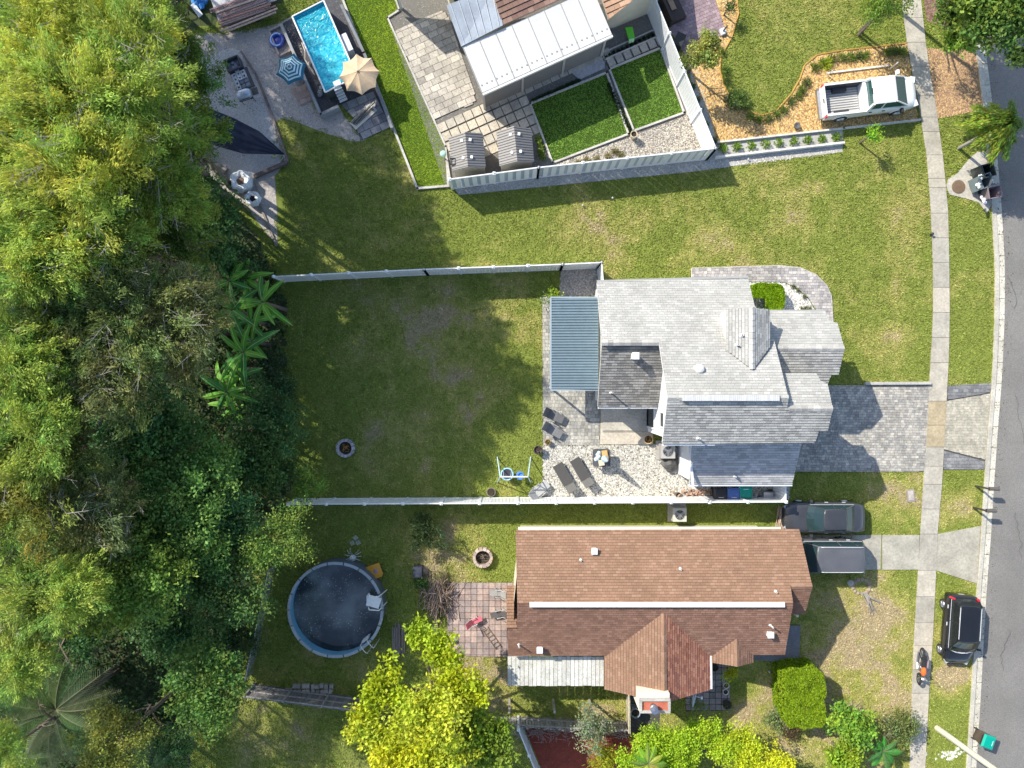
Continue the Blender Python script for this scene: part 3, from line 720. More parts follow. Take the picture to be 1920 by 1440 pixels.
# ======== grey house ========
gh = thing('grey_house', 'two-storey house with light grey shingle roof and white walls beside the paver driveway', 'house', (9, 1, 0))
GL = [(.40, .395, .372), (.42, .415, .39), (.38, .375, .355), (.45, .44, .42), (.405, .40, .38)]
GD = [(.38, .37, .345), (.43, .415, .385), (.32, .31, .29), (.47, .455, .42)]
PN = (0, -.674, 7.05, 0, -.63); PS = (0, -.674, 7.05, 0, .62); PR = (0, -1.25, 3.15, 0, .56)
PG = (0, -5.54, 2.7, 0, .55); P2N = (0, -1.22, 6.71, 0, -.62)
P3N = (0, 1.84, 5.0, 0, -.58); P3S = (0, 1.84, 5.0, 0, .58)
PDL = (12.08, 3, 6.3, .62, 0); PDR = (12.08, 3, 6.3, -.62, 0)
FW = (.68, .68, .66)
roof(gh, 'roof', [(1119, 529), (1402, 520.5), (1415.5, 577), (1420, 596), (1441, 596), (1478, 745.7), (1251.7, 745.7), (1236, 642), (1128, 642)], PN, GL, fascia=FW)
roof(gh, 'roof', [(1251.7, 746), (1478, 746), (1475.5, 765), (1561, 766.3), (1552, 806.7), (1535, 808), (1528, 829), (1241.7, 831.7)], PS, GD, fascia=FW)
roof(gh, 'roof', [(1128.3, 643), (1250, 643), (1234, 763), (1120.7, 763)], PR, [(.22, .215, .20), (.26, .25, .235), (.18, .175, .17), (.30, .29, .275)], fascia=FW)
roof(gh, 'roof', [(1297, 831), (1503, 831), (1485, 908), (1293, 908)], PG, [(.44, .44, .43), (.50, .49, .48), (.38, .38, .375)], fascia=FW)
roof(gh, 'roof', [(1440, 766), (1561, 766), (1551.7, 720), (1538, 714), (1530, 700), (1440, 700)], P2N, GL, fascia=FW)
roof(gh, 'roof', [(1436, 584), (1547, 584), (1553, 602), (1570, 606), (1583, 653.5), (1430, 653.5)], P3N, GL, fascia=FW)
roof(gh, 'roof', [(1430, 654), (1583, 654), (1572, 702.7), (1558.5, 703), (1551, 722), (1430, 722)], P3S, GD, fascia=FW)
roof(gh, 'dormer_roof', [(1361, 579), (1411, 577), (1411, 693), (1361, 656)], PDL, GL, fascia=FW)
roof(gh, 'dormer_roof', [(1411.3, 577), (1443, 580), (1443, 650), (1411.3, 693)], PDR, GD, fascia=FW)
ridge(gh, P(1252, 745.7, 7.05), P(1478, 745.7, 7.05), cols=GL); ridge(gh, P(1480, 766, 6.72), P(1561, 766, 6.72), cols=GD)
ridge(gh, P(1458, 653.6, 5.0), P(1583, 653.6, 5.0), cols=GD); ridge(gh, P(1411, 692, 6.3), P(1411, 577, 6.3), cols=GL)
ridge(gh, hit(1129, 642.5, PN), hit(1236, 642.5, PN), cols=GD)
WW = (.70, .70, .69)
walls(gh, [(4.9, 5.5, 3.0), (8.0, 5.5, 3.0), (8.0, 2.13, 4.95), (8.0, -.95, 3.2), (4.9, -.95, 3.2), (4.9, 2.13, 4.95)], WW)
walls(gh, [(8.0, 5.5, 3.0), (12.65, 5.5, 3.0), (12.65, 3.6, 4.15), (13.2, 3.6, 4.15), (13.2, -.67, 6.85), (13.2, -2.8, 5.5), (8.0, -2.8, 5.5), (8.0, -.67, 6.85)], WW)
walls(gh, [(13.2, .3, 5.5), (15.25, .3, 5.5), (15.25, -1.22, 6.5), (15.25, -2.8, 5.5), (13.2, -2.8, 5.5)], WW)
walls(gh, [(13.2, 3.8, 3.7), (16.6, 3.8, 3.7), (16.6, 1.84, 4.8), (16.6, .35, 3.9), (13.2, .35, 3.9)], WW)
walls(gh, [(9.8, -2.8, 3.9), (15.2, -2.8, 3.9), (15.2, -5.3, 2.6), (9.8, -5.3, 2.6)], WW)
walls(gh, [(11.05, 3.75, 5.4), (12.08, 3.75, 6.1), (13.1, 3.75, 5.4), (13.1, .8, 5.4), (11.05, .8, 5.4)], WW, z0=3.5)
# horizontal siding relief on the west walls
s = MB().col((.66, .66, .65))
for k in range(24): s.box((7.99, -1.9, .2+k*.22), (.02, 1.75, .012))
for k in range(12): s.box((9.79, -4.1, .25+k*.22), (.02, 2.3, .012))
s.build('siding', m_attr, gh, world=True)['kind'] = 'stuff'
window(gh, (8.0, -1.9, 4.2), .8, 1.0, math.pi); window(gh, (8.0, -1.75, 1.15), 1.5, 2.1, math.pi)
for py_, sh_ in ((0, 0),): window(gh, (16.6, 1.9, 1.5), 1.6, 1.3, 0)
d = MB().col((.72, .72, .70)); d.box((15.27, -1.2, 1.15), (.06, 2.6, 2.3)); gd = d.build('garage_door', m_attr, gh, world=True)
for k in range(5):
    q = MB().col((.66, .66, .65)); q.box((15.31, -1.2, .25+k*.45), (.03, 2.5, .40)); qo = q.build('panel', m_attr, gd); qo.data.transform(Matrix.Translation(-Vector(gh['_o'])))
gutter(gh, [P(1119, 527.5, 3.0), P(1402, 519.2, 3.0)], (.35, .35, .34)); gutter(gh, [P(1121, 764, 3.05), P(1232, 764, 3.05)]); gutter(gh, [P(1242, 833, 5.45), P(1340, 833, 5.45)]); gutter(gh, [P(1293, 909.2, 2.62), P(1485, 909.2, 2.62)]); gutter(gh, [P(1443, 583, 3.65), P(1547, 583, 3.65)], (.35, .35, .34))
gutter(gh, [P(1298, 832, 3.9), P(1294, 908, 2.7)], (.66, .70, .76))
# ridge vent, pipes, roof fan
m = MB().col((.50, .50, .49)); a = P(1280, 744, 7.17); b = P(1462, 744, 7.17)
for k in range(46):
    x = a.x+(b.x-a.x)*(k+.5)/46; m.col((.52, .52, .51), .08); m.box((x, a.y-.05, 7.10), ((b.x-a.x)/46*.93, .30, .14), tilt=(.0, 0))
m.build('ridge_vent', m_attr, gh, world=True)
def vent_pipe(parent, px, py, pl, r=.05, h_=.5, col=(.7, .7, .69), name='vent_pipe'):
    p = hit(px, py, pl); m_ = MB().col(col); m_.lathe((p.x, p.y, p.z-.05), [(r*2, 0), (r*1.9, .08), (r, .12), (r, h_), (r*.75, h_), (r*.7, h_-.1)], 10); return m_.build(name, m_attr, parent, world=True)
vent_pipe(gh, 1310, 692, PN, .13, .2, name='roof_fan'); m = MB().col((.68, .68, .67)); p = hit(1311, 692, PN)
m.lathe((p.x, p.y, p.z+.12), [(.05, .2), (.17, .15), (.24, .05), (.24, .0)], 14); m.build('fan_hood', m_attr, gh, world=True)
vent_pipe(gh, 1390, 629, PDL, .06, .25); vent_pipe(gh, 1381, 647, PDL, .05, .35); vent_pipe(gh, 1308, 821, PS, .05, .5); vent_pipe(gh, 1145, 736, PR, .045, .75)
vent_pipe(gh, 1377, 893, PG, .04, .35)
p = hit(1188, 668, PR); m = MB().col((.78, .78, .77)); m.box((p.x, p.y, p.z+.25), (.28, .28, .7)); m.box((p.x, p.y, p.z+.63), (.36, .36, .06)); m.build('box_vent', m_attr, gh, world=True)
# ======== corrugated patio cover ========
pc = thing('patio_cover', 'blue grey corrugated metal patio roof on posts west of the grey house', 'patio roof', (3.5, 2.2, 0))
hh = 2.6; x0, y0 = Q(1034, 559, hh); x1, y1 = Q(1121, 730, hh)
n = 33; dy = (y0-y1)/n
for i in range(n):
    y = y1+dy*(i+.5); m = MB().col((.20, .27, .31), .05)
    m.add([(x0, y-dy*.5, hh), (x0, y-dy*.22, hh+.07), (x0, y+dy*.12, hh+.07), (x0, y+dy*.42, hh), (x0, y+dy*.5, hh),
           (x1, y-dy*.5, hh+.12), (x1, y-dy*.22, hh+.19), (x1, y+dy*.12, hh+.19), (x1, y+dy*.42, hh+.12), (x1, y+dy*.5, hh+.12)],
          [(0, 5, 6, 1), (1, 6, 7, 2), (2, 7, 8, 3), (3, 8, 9, 4)])
    m.build('rib', M('blue_steel', rough=.4, attr=True, metal=.3, var=.06, vs=3, bump=.02), pc, world=True)
m = MB().col((.30, .36, .40))
m.box(((x0+x1)/2, y1-.04, hh-.04), (x1-x0+.1, .08, .18)); m.box(((x0+x1)/2, y0+.04, hh-.04), (x1-x0+.1, .08, .18)); m.box((x0-.04, (y0+y1)/2, hh-.06), (.09, y0-y1, .2))
m.build('frame', m_attr, pc, world=True)
for x, y in ((x0+.05, y0-.1), (x0+.05, (y0+y1)/2), (x0+.05, y1+.1), (x1-.1, y1+.1)):
    m = MB().col((.68, .68, .67)); m.box((x, y, hh/2), (.1, .1, hh-.05)); m.build('post', m_attr, pc, world=True)

# ======== brown house ========
bh = thing('brown_house', 'single-storey house with brown shingle roof, cream walls and a square chimney', 'house', (7, -12, 0))
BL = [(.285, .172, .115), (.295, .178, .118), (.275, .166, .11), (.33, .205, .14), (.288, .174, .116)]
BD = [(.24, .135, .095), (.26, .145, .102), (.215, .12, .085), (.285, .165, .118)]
FB = (.40, .25, .18)
BN = (0, -11.47, 4.87, 0, -.60); BS = (0, -11.47, 4.87, 0, .50)
BEN = (0, -12.93, 4.14, 0, -.4)
yy_ = hit(1520, 1099.3, BN); BP = (0, yy_.y, yy_.z, 0, .55)
rj = hit(1244, 1148, BS); CR = rj.z; CX = rj.x
CL = (CX, 0, CR, .50, 0); CRR = (CX, 0, CR, -.50, 0)
rk = hit(1381, 1197, BS); SL = (rk.x, 0, rk.z, .50, 0); SR = (rk.x, 0, rk.z, -.50, 0)
kw = dict(fascia=FB, course=.155, tab=.26, gap=.028)
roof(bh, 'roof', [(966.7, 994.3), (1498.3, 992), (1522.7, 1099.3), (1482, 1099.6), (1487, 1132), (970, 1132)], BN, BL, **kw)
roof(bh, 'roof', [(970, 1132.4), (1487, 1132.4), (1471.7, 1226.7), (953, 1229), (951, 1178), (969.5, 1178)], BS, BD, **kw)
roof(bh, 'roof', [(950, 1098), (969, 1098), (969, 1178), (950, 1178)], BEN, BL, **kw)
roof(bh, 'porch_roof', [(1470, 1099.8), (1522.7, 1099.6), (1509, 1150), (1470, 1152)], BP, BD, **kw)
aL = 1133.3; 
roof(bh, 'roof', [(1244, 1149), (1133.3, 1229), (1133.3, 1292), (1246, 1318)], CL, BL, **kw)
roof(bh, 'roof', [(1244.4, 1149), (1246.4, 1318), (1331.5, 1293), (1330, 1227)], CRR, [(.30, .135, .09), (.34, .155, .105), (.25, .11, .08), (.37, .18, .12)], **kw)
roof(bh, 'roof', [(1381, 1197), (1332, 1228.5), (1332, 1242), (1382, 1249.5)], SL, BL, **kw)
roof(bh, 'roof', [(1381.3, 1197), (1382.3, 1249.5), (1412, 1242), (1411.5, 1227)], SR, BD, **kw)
ridge(bh, hit(1244, 1150, CL), hit(1246, 1317, CL), cols=BL); ridge(bh, hit(1381, 1198, SL), hit(1382, 1249, SL), cols=BL)
ridge(bh, hit(1484, 1099.5, BN), hit(1522, 1099.5, BN), cols=BL); ridge(bh, hit(1250, 1149, BS), hit(1329, 1226, BS), cols=BD, wd=.1)
CW = (.62, .57, .44)
n0 = hit(980, 997, BN); 
walls(bh, [(.5, -8.35, 2.75), (14.4, -8.35, 2.75), (14.4, -11.47, 4.6), (14.4, -14.2, 3.3), (.1, -14.2, 3.3), (.1, -11.47, 4.6)], CW)
yb = hit(1200, 1298, CL).y+.35
walls(bh, [(5.4, -14.2, 3.2), (CX, -14.2, 4.3), (10.35, -14.2, 3.2), (10.35, yb, 3.15), (CX, yb, CR-.25), (5.4, yb, 3.15)], CW)
walls(bh, [(11.0, -14.2, 3.0), (13.0, -14.2, 3.0), (13.0, -15.0, 3.0), (12.04, -15.0, 3.5), (11.0, -15.0, 3.0)], CW)
window(bh, (3.5, -8.35, 1.6), 1.2, 1.1, math.pi/2); window(bh, (11, -8.35, 1.6), 1.2, 1.1, math.pi/2)
for y in (-11.3, -12.6):
    m = MB().col(CW); m.box((15.5, y, 1.7), (.12, .12, 3.4)); m.build('porch_post', m_attr, bh, world=True)
# white ridge vent
m = MB().col((.82, .82, .81)); a = hit(993, 1132, BN)+Vector((0, -.02, .08)); b = hit(1470, 1132, BN)+Vector((0, -.02, .08))
m.box((a+b)/2, ((b-a).length, .24, .10)); m.build('ridge_vent', m_attr, bh, world=True)
m = MB().col((.72, .69, .58)); a = hit(968, 993.3, BN); b = hit(1468, 991.2, BN); m.box(((a.x+b.x)/2, a.y+.06, a.z-.09), (b.x-a.x-.2, .14, .12)); m.build('gutter', m_attr, bh, world=True)
for (px_, py_, pl_) in ((1113.5, 1031.5, BN), (1011.5, 1215.5, BS), (1441.5, 1187, BS)):
    p = hit(px_, py_, pl_); m = MB().col((.70, .73, .75)); m.box((p.x, p.y, p.z+.12), (.26, .26, .3)); m.box((p.x, p.y, p.z+.30), (.33, .33, .05)); m.build('box_vent', m_attr, bh, world=True)
for (px_, py_, pl_, h_) in ((1089, 1050, BN, .22), (1275.5, 1066.5, BN, .25), (1454, 1109, BN, .25), (973, 1208, BS, .5), (1444, 1171.5, BS, .5)): vent_pipe(bh, px_, py_, pl_, .045, h_)
# chimney
ch = MB().col((.74, .70, .58)); cx0, cy0 = Q(1200, 1311, 5.1); cx1, cy1 = Q(1257, 1337, 5.1); cc = ((cx0+cx1)/2, (cy0+cy1)/2); cw, cd = cx1-cx0, cy0-cy1
ch.box((cc[0], cc[1]+.1, 2.45), (cw, cd+.25, 4.9)); cho = ch.build('chimney', m_wall, bh, world=True)
def sub(mb, name, mat, par, root):
    o_ = mb.build(name, mat, par); o_.data.transform(Matrix.Translation(-Vector(root['_o']))); return o_
t = MB().col((.42, .40, .36))
for q_ in ((0, cd/2-.05, cw, .12), (0, -cd/2+.05, cw, .12), (cw/2-.05, 0, .12, cd-.2), (-cw/2+.05, 0, .12, cd-.2)): t.box((cc[0]+q_[0], cc[1]+q_[1], 5.0), (q_[2], q_[3], .22))
sub(t, 'coping', m_conc, cho, bh)
t = MB().col((.52, .14, .07)); t.box((cc[0], cc[1], 4.95), (cw-.22, cd-.22, .1)); sub(t, 'red_cap', M('rusty_top', (.50, .14, .07), .8, .4, 3, .2, 30, col2=(.36, .12, .09), c2s=3), cho, bh)
t = MB().col((.70, .69, .66)); t.lathe((cc[0]-.12, cc[1]-.02, 4.95), [(.14, 0), (.14, .35), (.20, .36), (.20, .42), (.16, .44), (.16, .62), (.19, .66), (.03, .70)], 16); sub(t, 'flue', m_metal, cho, bh)
gutter(bh, [hit(1332.5, 1229, CRR), hit(1333, 1291, CRR)], (.80, .80, .79))
# plank awning
aw = thing('plank_awning', 'weathered off-white plank awning on the south side of the brown house', 'awning', (2.8, -16.4, 0))
hA = 2.55; ax0, ay0 = Q(951.5, 1230.5, hA); ax1, ay1 = Q(1132.3, 1286, hA); n = 23; dx = (ax1-ax0)/n
for i in range(n):
    m = MB().col((.56, .55, .50), .12); m.box((ax0+dx*(i+.5), (ay0+ay1)/2+rnd.uniform(-.02, .02), hA+(.02 if i % 2 else 0)), (dx*.90, ay0-ay1, .025), tilt=(.03, rnd.uniform(-.04, .04)))
    m.build('plank', M('weathered_panel', rough=.8, attr=True, var=.14, vs=2.5, bump=.2, bs=30, var2=.2, v2s=12), aw, world=True)
m = MB().col((.5, .48, .44))
for y in (ay0-.1, (ay0+ay1)/2, ay1+.12): m.box(((ax0+ax1)/2, y, hA-.10), (ax1-ax0, .06, .1))
m.build('rafters', m_wood, aw, world=True)
for x in (ax0+.1, (ax0+ax1)/2, ax1-.1):
    m = MB().col((.5, .48, .44)); m.box((x, ay1+.12, hA/2-.08), (.09, .09, hA-.16)); m.build('post', m_wood, aw, world=True)

# ======== north house (partly in frame) ========
nh = thing('north_house', 'house at the top edge with brown tile roof and cream walls', 'house', (3, 21.5, 0))
h3 = 3.2
NB = (0, Q(942, 47, h3)[1], h3+.1, 0, 0)
# main roof plane rises away from the white cover, perpendicular to its long side
gdir = Vector((-math.sin(A24), math.cos(A24)))
o_ = P(942, 47.5, 3.15); PNH = (o_.x, o_.y, 3.15, gdir.x*.2, gdir.y*.2)
roof(nh, 'roof', [(942, 47.5), (1060, -6), (1128, -36), (1118, -100), (905, -80), (925, -8)], PNH, [(.25, .155, .12), (.30, .19, .15), (.21, .13, .105)], course=.30, tab=.32, fascia=(.5, .4, .3), lift=.05)
o_ = P(1141, 36, 3.0); g2_ = Vector((math.cos(A24), math.sin(A24))); PNE = (o_.x, o_.y, 3.0, gdir.x*.25, gdir.y*.25)
roof(nh, 'roof', [(1129, -2), (1141, 36.5), (1184, 3), (1200, -60), (1120, -60)], PNE, [(.52, .32, .20), (.58, .37, .24), (.46, .28, .18)], course=.3, tab=.32, fascia=(.5, .4, .3), lift=.05)
fl = MB().col((.50, .52, .55)); pts_ = [P(837, 10, 3.25), P(929, -26, 3.25), P(943, 47, 3.25), P(865, 87, 3.12)]
fl.add([p for p in pts_]+[p-Vector((0, 0, .12)) for p in pts_], [(3, 2, 1, 0), (0, 1, 5, 4), (1, 2, 6, 5), (2, 3, 7, 6), (3, 0, 4, 7)])
fl.build('flat_roof', M('zinc', (.30, .34, .39), .5, .12, 1.5, .1, 10, metal=.25, var2=.08, v2s=9), nh, world=True)
for k in range(6):
    f = (k+.5)/6; a = pts_[0].lerp(pts_[1], f); b = pts_[3].lerp(pts_[2], f); m = MB().col((.45, .48, .52)); m.bar(a+Vector((0, 0, .02)), b+Vector((0, 0, .02)), .02, 4); m.build('seam', m_attr, nh, world=True)
m = MB().col((.66, .60, .45)); q1 = Q(1155, 52, 0); q2 = Q(1222, 23, 0)
body = [Q(880, 100), Q(1152, 52), Q(1226, 21), Q(1210, -110), Q(820, -60), Q(846, 22)]
walls(nh, [(x, y, 2.95) for x, y in body], (.66, .60, .47))
m = MB().col((.66, .66, .65)); m.prism([Q(638, -109, 3.2), Q(720, -33, 3.2), Q(742, -41, 3.2), Q(833, 3, 3.2), Q(862, -9, 3.2), Q(835, -90, 3.2)], 3.26, 3.38)
m.build('canopy', m_attr, nh, world=True)
m = MB().col((.70, .70, .69)); m.box((*Q(753, 16), 1.62), (.12, .12, 3.24)); m.build('post', m_attr, nh, world=True)
# white insulated patio roof
wr = thing('white_patio_roof', 'long white panel patio roof over the terrace of the north house', 'patio roof', (3, 18.5, 0))
A_, B_, C_, D_ = P(867.5, 87.5, 3.05), P(903.7, 174, 2.95), P(1147.5, 64, 2.95), P(1111, -22, 3.05)
n = 8
for i in range(n):
    a = A_.lerp(D_, i/n); b = B_.lerp(C_, i/n); c = B_.lerp(C_, (i+1)/n); d = A_.lerp(D_, (i+1)/n); g_ = (d-a)*.008
    m = MB().col((.56, .56, .545), .03); t_ = Vector((0, 0, .1))
    vs = [a+g_, b+g_, c-g_, d-g_]; m.add([v-t_ for v in vs]+vs, [(4, 5, 6, 7), (3, 2, 1, 0), (0, 1, 5, 4), (1, 2, 6, 5), (2, 3, 7, 6), (3, 0, 4, 7)]); m.build('panel', m_attr, wr, world=True)
    m = MB().col((.33, .33, .32)); m.bar(a+Vector((0, 0, .01)), b+Vector((0, 0, .01)), .025, 4); m.build('seam', m_attr, wr, world=True)
m = MB().col((.28, .27, .26))
for i in range(26):
    p = A_.lerp(B_, .86).lerp(D_.lerp(C_, .86), (i+.5)/26); m.lathe((p.x, p.y, p.z), [(.045, 0), (.045, .02), (.0, .03)], 6)
m.build('screws', m_attr, wr, world=True)['kind'] = 'stuff'
m = MB().col((.62, .60, .56)); t_ = Vector((0, 0, .1)); d = C_-B_; m.box((B_+C_)/2-t_+Vector((.04, -.08, .02)), (d.length, .12, .16), rz=math.atan2(d.y, d.x)); m.build('gutter', m_attr, wr, world=True)
for f in (.02, .33, .66, .98):
    p = B_.lerp(C_, f); m = MB().col((.45, .43, .40)); m.box((p.x-.1, p.y+.2, 1.43), (.12, .12, 2.86)); m.build('post', m_attr, wr, world=True)
# dark screen wall under the front edge
m = MB().col((.20, .19, .18)); a = B_.lerp(A_, .1); b = C_.lerp(D_, .1); d = b-a; m.box(((a.x+b.x)/2, (a.y+b.y)/2, 1.4), (d.length-.4, .06, 2.6), rz=math.atan2(d.y, d.x)); m.build('screen', m_attr, wr, world=True)

# ======== two sheds ========
def shed(px, label, shx):
    """px: ridgeN, ridgeS, leftN, leftS, rightN, rightS"""
    rn, rs_, ln, ls, rnn, rs2 = px
    a, b = P(*rn, 2.35), P(*rs_, 2.35); l0, l1 = P(*ln, 1.95), P(*ls, 1.95); r0, r1 = P(*rnn, 1.95), P(*rs2, 1.95)
    s_ = thing('garden_shed', label, 'shed', ((a.x+b.x)/2, (a.y+b.y)/2, 0), group='grey resin sheds along the white fence')
    for q_, cl in (((l0, l1, b, a), (.27, .255, .24)), ((a, b, r1, r0), (.17, .165, .165))):  # sun-side panel lighter, far panel darker: light put into the colour
        m_ = MB().col(cl, .03); m_.add(list(q_)+[v-Vector((0, 0, .06)) for v in q_], [(0, 1, 2, 3), (7, 6, 5, 4), (0, 4, 5, 1), (1, 5, 6, 2), (2, 6, 7, 3), (3, 7, 4, 0)])
        ro = m_.build('roof_panel', m_attr, s_, world=True)
        for k in range(13):
            f = (k+.5)/13; t2 = MB().col(cl, .1); u0 = q_[0].lerp(q_[1], f); u1 = q_[3].lerp(q_[2], f); t2.bar(u0+Vector((0, 0, .012)), u1+Vector((0, 0, .012)), .022, 4); sub(t2, 'tile_rib', m_attr, ro, s_)
        for f in (.22, .72):
            c0 = q_[0].lerp(q_[1], f); c1 = q_[3].lerp(q_[2], f); c = c0.lerp(c1, .75 if cl[0] > .2 else .25); t2 = MB().col((.85, .85, .82)); t2.box(c+Vector((0, 0, .05)), (.14, .16, .04), rz=-.12); sub(t2, 'skylight', m_attr, ro, s_)
    i = .08; P4 = [(l0.x+i, l0.y-i), (l1.x+i, l1.y+i), (r1.x-i, r1.y+i), (r0.x-i, r0.y-i)]
    walls(s_, [(P4[0][0], P4[0][1], 1.9), (P4[1][0], P4[1][1], 1.9), (b.x, b.y+i, 2.28), (P4[2][0], P4[2][1], 1.9), (P4[3][0], P4[3][1], 1.9), (a.x, a.y-i, 2.28)], (.45, .40, .32))
    return s_
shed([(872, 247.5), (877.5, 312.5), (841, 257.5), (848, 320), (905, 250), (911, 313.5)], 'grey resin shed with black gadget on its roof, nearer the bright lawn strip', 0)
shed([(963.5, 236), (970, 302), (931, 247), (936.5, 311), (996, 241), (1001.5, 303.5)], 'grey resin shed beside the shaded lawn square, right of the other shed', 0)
m = MB().col((.03, .03, .03)); c = P(849, 303, 2.02)
for q_ in ((-.14, 0, .05, .36), (.14, 0, .05, .36), (0, .18, .3, .05), (0, -.18, .3, .05)): m.box((c.x+q_[0], c.y+q_[1], c.z+.03), (q_[2], q_[3], .05))
solo('black_frame', 'small black square frame lying on the left shed roof', 'frame', m, m_attr)

# ---------------- fences ----------------
def vinyl_fence(name, label, pts, hF=2.0, sp=2.13, slat=None, slatcol=(.78, .79, .80), off=.04, wide=False):
    a0 = P(*pts[0], hF); f = thing(name, label, 'fence', (a0.x, a0.y, 0))
    for (pa, pb) in zip(pts, pts[1:]):
        a, b = P(*pa, hF), P(*pb, hF); d = (b-a); L = d.length; n = max(1, round(L/sp)); rz = math.atan2(d.y, d.x)
        for i in range(n+1):
            p = a.lerp(b, i/n); m_ = MB().col((.80, .80, .80)); m_.box((p.x, p.y, hF/2), (.13, .13, hF)); m_.box((p.x, p.y, hF+.02), (.17, .17, .04)); m_.lathe((p.x, p.y, hF+.04), [(.10, 0), (.01, .06)], 4); m_.build('post', m_vinyl, f, world=True)
        for i in range(n):
            p, q = a.lerp(b, i/n), a.lerp(b, (i+1)/n); c = (p+q)/2; l = (q-p).length-.13
            for z in (.12, hF-.05):
                m_ = MB().col((.80, .80, .80)); m_.box((c.x, c.y, z), (l, .06, .14)); m_.rz = rz
                m_ = MB().col((.80, .80, .80)); m_.box((c.x, c.y, z), (l, .06, .14), rz=rz); m_.build('rail', m_vinyl, f, world=True)
            if slat is None:
                k = max(1, int(l/.19)); m_ = MB().col(slatcol)
                for s_ in range(k):
                    t = (s_+.5)/k; u = p.lerp(q, .03+.94*t); m_.col(slatcol, .02); m_.box((u.x, u.y, hF/2), (l/k*.94, .03, hF-.34), rz=rz)
                m_.build('panel', m_vinyl, f, world=True)['kind'] = 'stuff'
            else:
                k = max(1, int(l/slat))
                for s_ in range(k):
                    u = p.lerp(q, .03+.94*(s_+.5)/k); m_ = MB().col(slatcol if s_ % 2 else (.40, .47, .52), .03); ox = off if s_ % 2 else -off
                    m_.box((u.x+math.sin(rz)*ox, u.y-math.cos(rz)*ox, hF/2), (l/k*(1.15 if s_ % 2 else 1.0), .025, hF-.26), rz=rz); m_.build('slat', m_gloss, f, world=True)
    return f
vinyl_fence('white_fence', 'long white vinyl fence along the south side of the back garden', [(540, 945.5), (1474, 941)])
f = thing('white_gate', 'short white fence return beside the bins at the corner of the grey house', 'fence', (P(1474, 941, 2).x, P(1474, 941, 2).y, 0))
a, b = P(1474, 940, 2.0), P(1474, 906, 2.0)
for k in range(6):
    u = a.lerp(b, (k+.5)/6); m = MB().col((.78, .79, .80)); m.box((u.x, u.y, .95), (.03, .15, 1.7)); m.build('slat', m_vinyl, f, world=True)
for z in (.12, 1.9): m = MB().col((.8, .8, .8)); m.box(((a.x+b.x)/2, (a.y+b.y)/2, z), (.06, (a-b).length, .13)); m.build('rail', m_vinyl, f, world=True)
m = MB().col((.8, .8, .8)); m.box((b.x, b.y, 1), (.13, .13, 2)); m.build('post', m_vinyl, f, world=True)
vinyl_fence('white_fence', 'white vinyl fence along the north side of the back garden', [(513, 518.5), (795, 505), (1055, 495.5), (1128, 492), (1131, 528)])
vinyl_fence('white_fence', 'white slatted fence behind the sheds on the north lot', [(843, 336), (1010, 314), (1342, 278)], slat=.235, off=.03, sp=2.4)
vinyl_fence('white_fence', 'sunlit white fence between the lawn squares and the purple patio', [(1342, 278), (1226, -10)], sp=2.4)
# chain-link fence west of the round pool
cf = thing('chain_link_fence', 'rusty chain-link fence between the wood and the round pool', 'fence', (-15, -12, 0))
a, b = P(503, 1070, 1.3), P(459, 1276, 1.3)
for i in range(5):
    p = a.lerp(b, i/4); m = MB().col((.35, .36, .37)); m.bar((p.x, p.y, 0), (p.x, p.y, 1.35), .03, 6); m.build('post', m_attr, cf, world=True)
m = MB().col((.45, .47, .48)); m.bar(a, b, .022, 6); m.build('rail', m_attr, cf, world=True)
m = MB().col((.28, .30, .32)); d = b-a; n = 130
for i in range(n):
    for s_ in (1, -1):
        p = a+d*(i/n); q = a+d*min(1, max(0, (i+s_*14)/n)); m.bar((p.x, p.y, 1.28), (q.x, q.y, .05), .004, 3, cap=False)
m.build('wire_mesh', m_attr, cf, world=True)['kind'] = 'stuff'
# weathered timber fence bottom left, planks seen on its flank
wf = thing('timber_fence', 'grey weathered plank fence south of the round pool', 'fence', (-13, -18, 0))
hT = 1.8; a, b = P(457, 1308, hT), P(676, 1336, hT); d = b-a; rz = math.atan2(d.y, d.x); n = 44
for i in range(n):
    u = a.lerp(b, (i+.5)/n); m = MB().col((.20, .185, .19), .25); m.box((u.x, u.y, hT/2+rnd.uniform(-.02, .02)), (d.length/n*.86, .025, hT), rz=rz); m.build('plank', m_wood, wf, world=True)
for z in (.35, 1.05, 1.72): m = MB().col((.33, .32, .31), .1); c = (a+b)/2; m.box((c.x-math.sin(rz)*.05, c.y+math.cos(rz)*.05, z), (d.length, .05, .09), rz=rz); m.build('rail', m_wood, wf, world=True)
for i in range(4): p = a.lerp(b, i/3); m = MB().col((.30, .29, .28)); m.box((p.x, p.y+.06, hT/2), (.1, .1, hT+.05), rz=rz); m.build('post', m_wood, wf, world=True)
# broken grey fence south of the awning
wf = thing('timber_fence', 'tumbledown grey fence with brush between the awning and the red court', 'fence', (2, -19.5, 0))
hT = 1.5; a, b = P(925, 1364, hT), P(1180, 1376, hT); d = b-a; rz = math.atan2(d.y, d.x); n = 46
for i in range(n):
    u = a.lerp(b, (i+.5)/n); m = MB().col((.30, .29, .28), .3); hz = hT*rnd.uniform(.8, 1.0); m.box((u.x, u.y, hz/2), (d.length/n*.8, .025, hz), rz=rz, tilt=(rnd.uniform(-.06, .06), 0)); m.build('plank', m_wood, wf, world=True)
for z in (.4, 1.2): m = MB().col((.36, .34, .31)); c = (a+b)/2; m.box((c.x, c.y+.05, z), (d.length, .05, .09), rz=rz); m.build('rail', m_wood, wf, world=True)
for px_ in (955, 1040, 1110): p = P(px_, 1334, 1.6); m = MB().col((.38, .36, .32)); m.box((p.x, p.y, .85), (.12, .12, 1.7)); m.build('post', m_wood, wf, world=True)
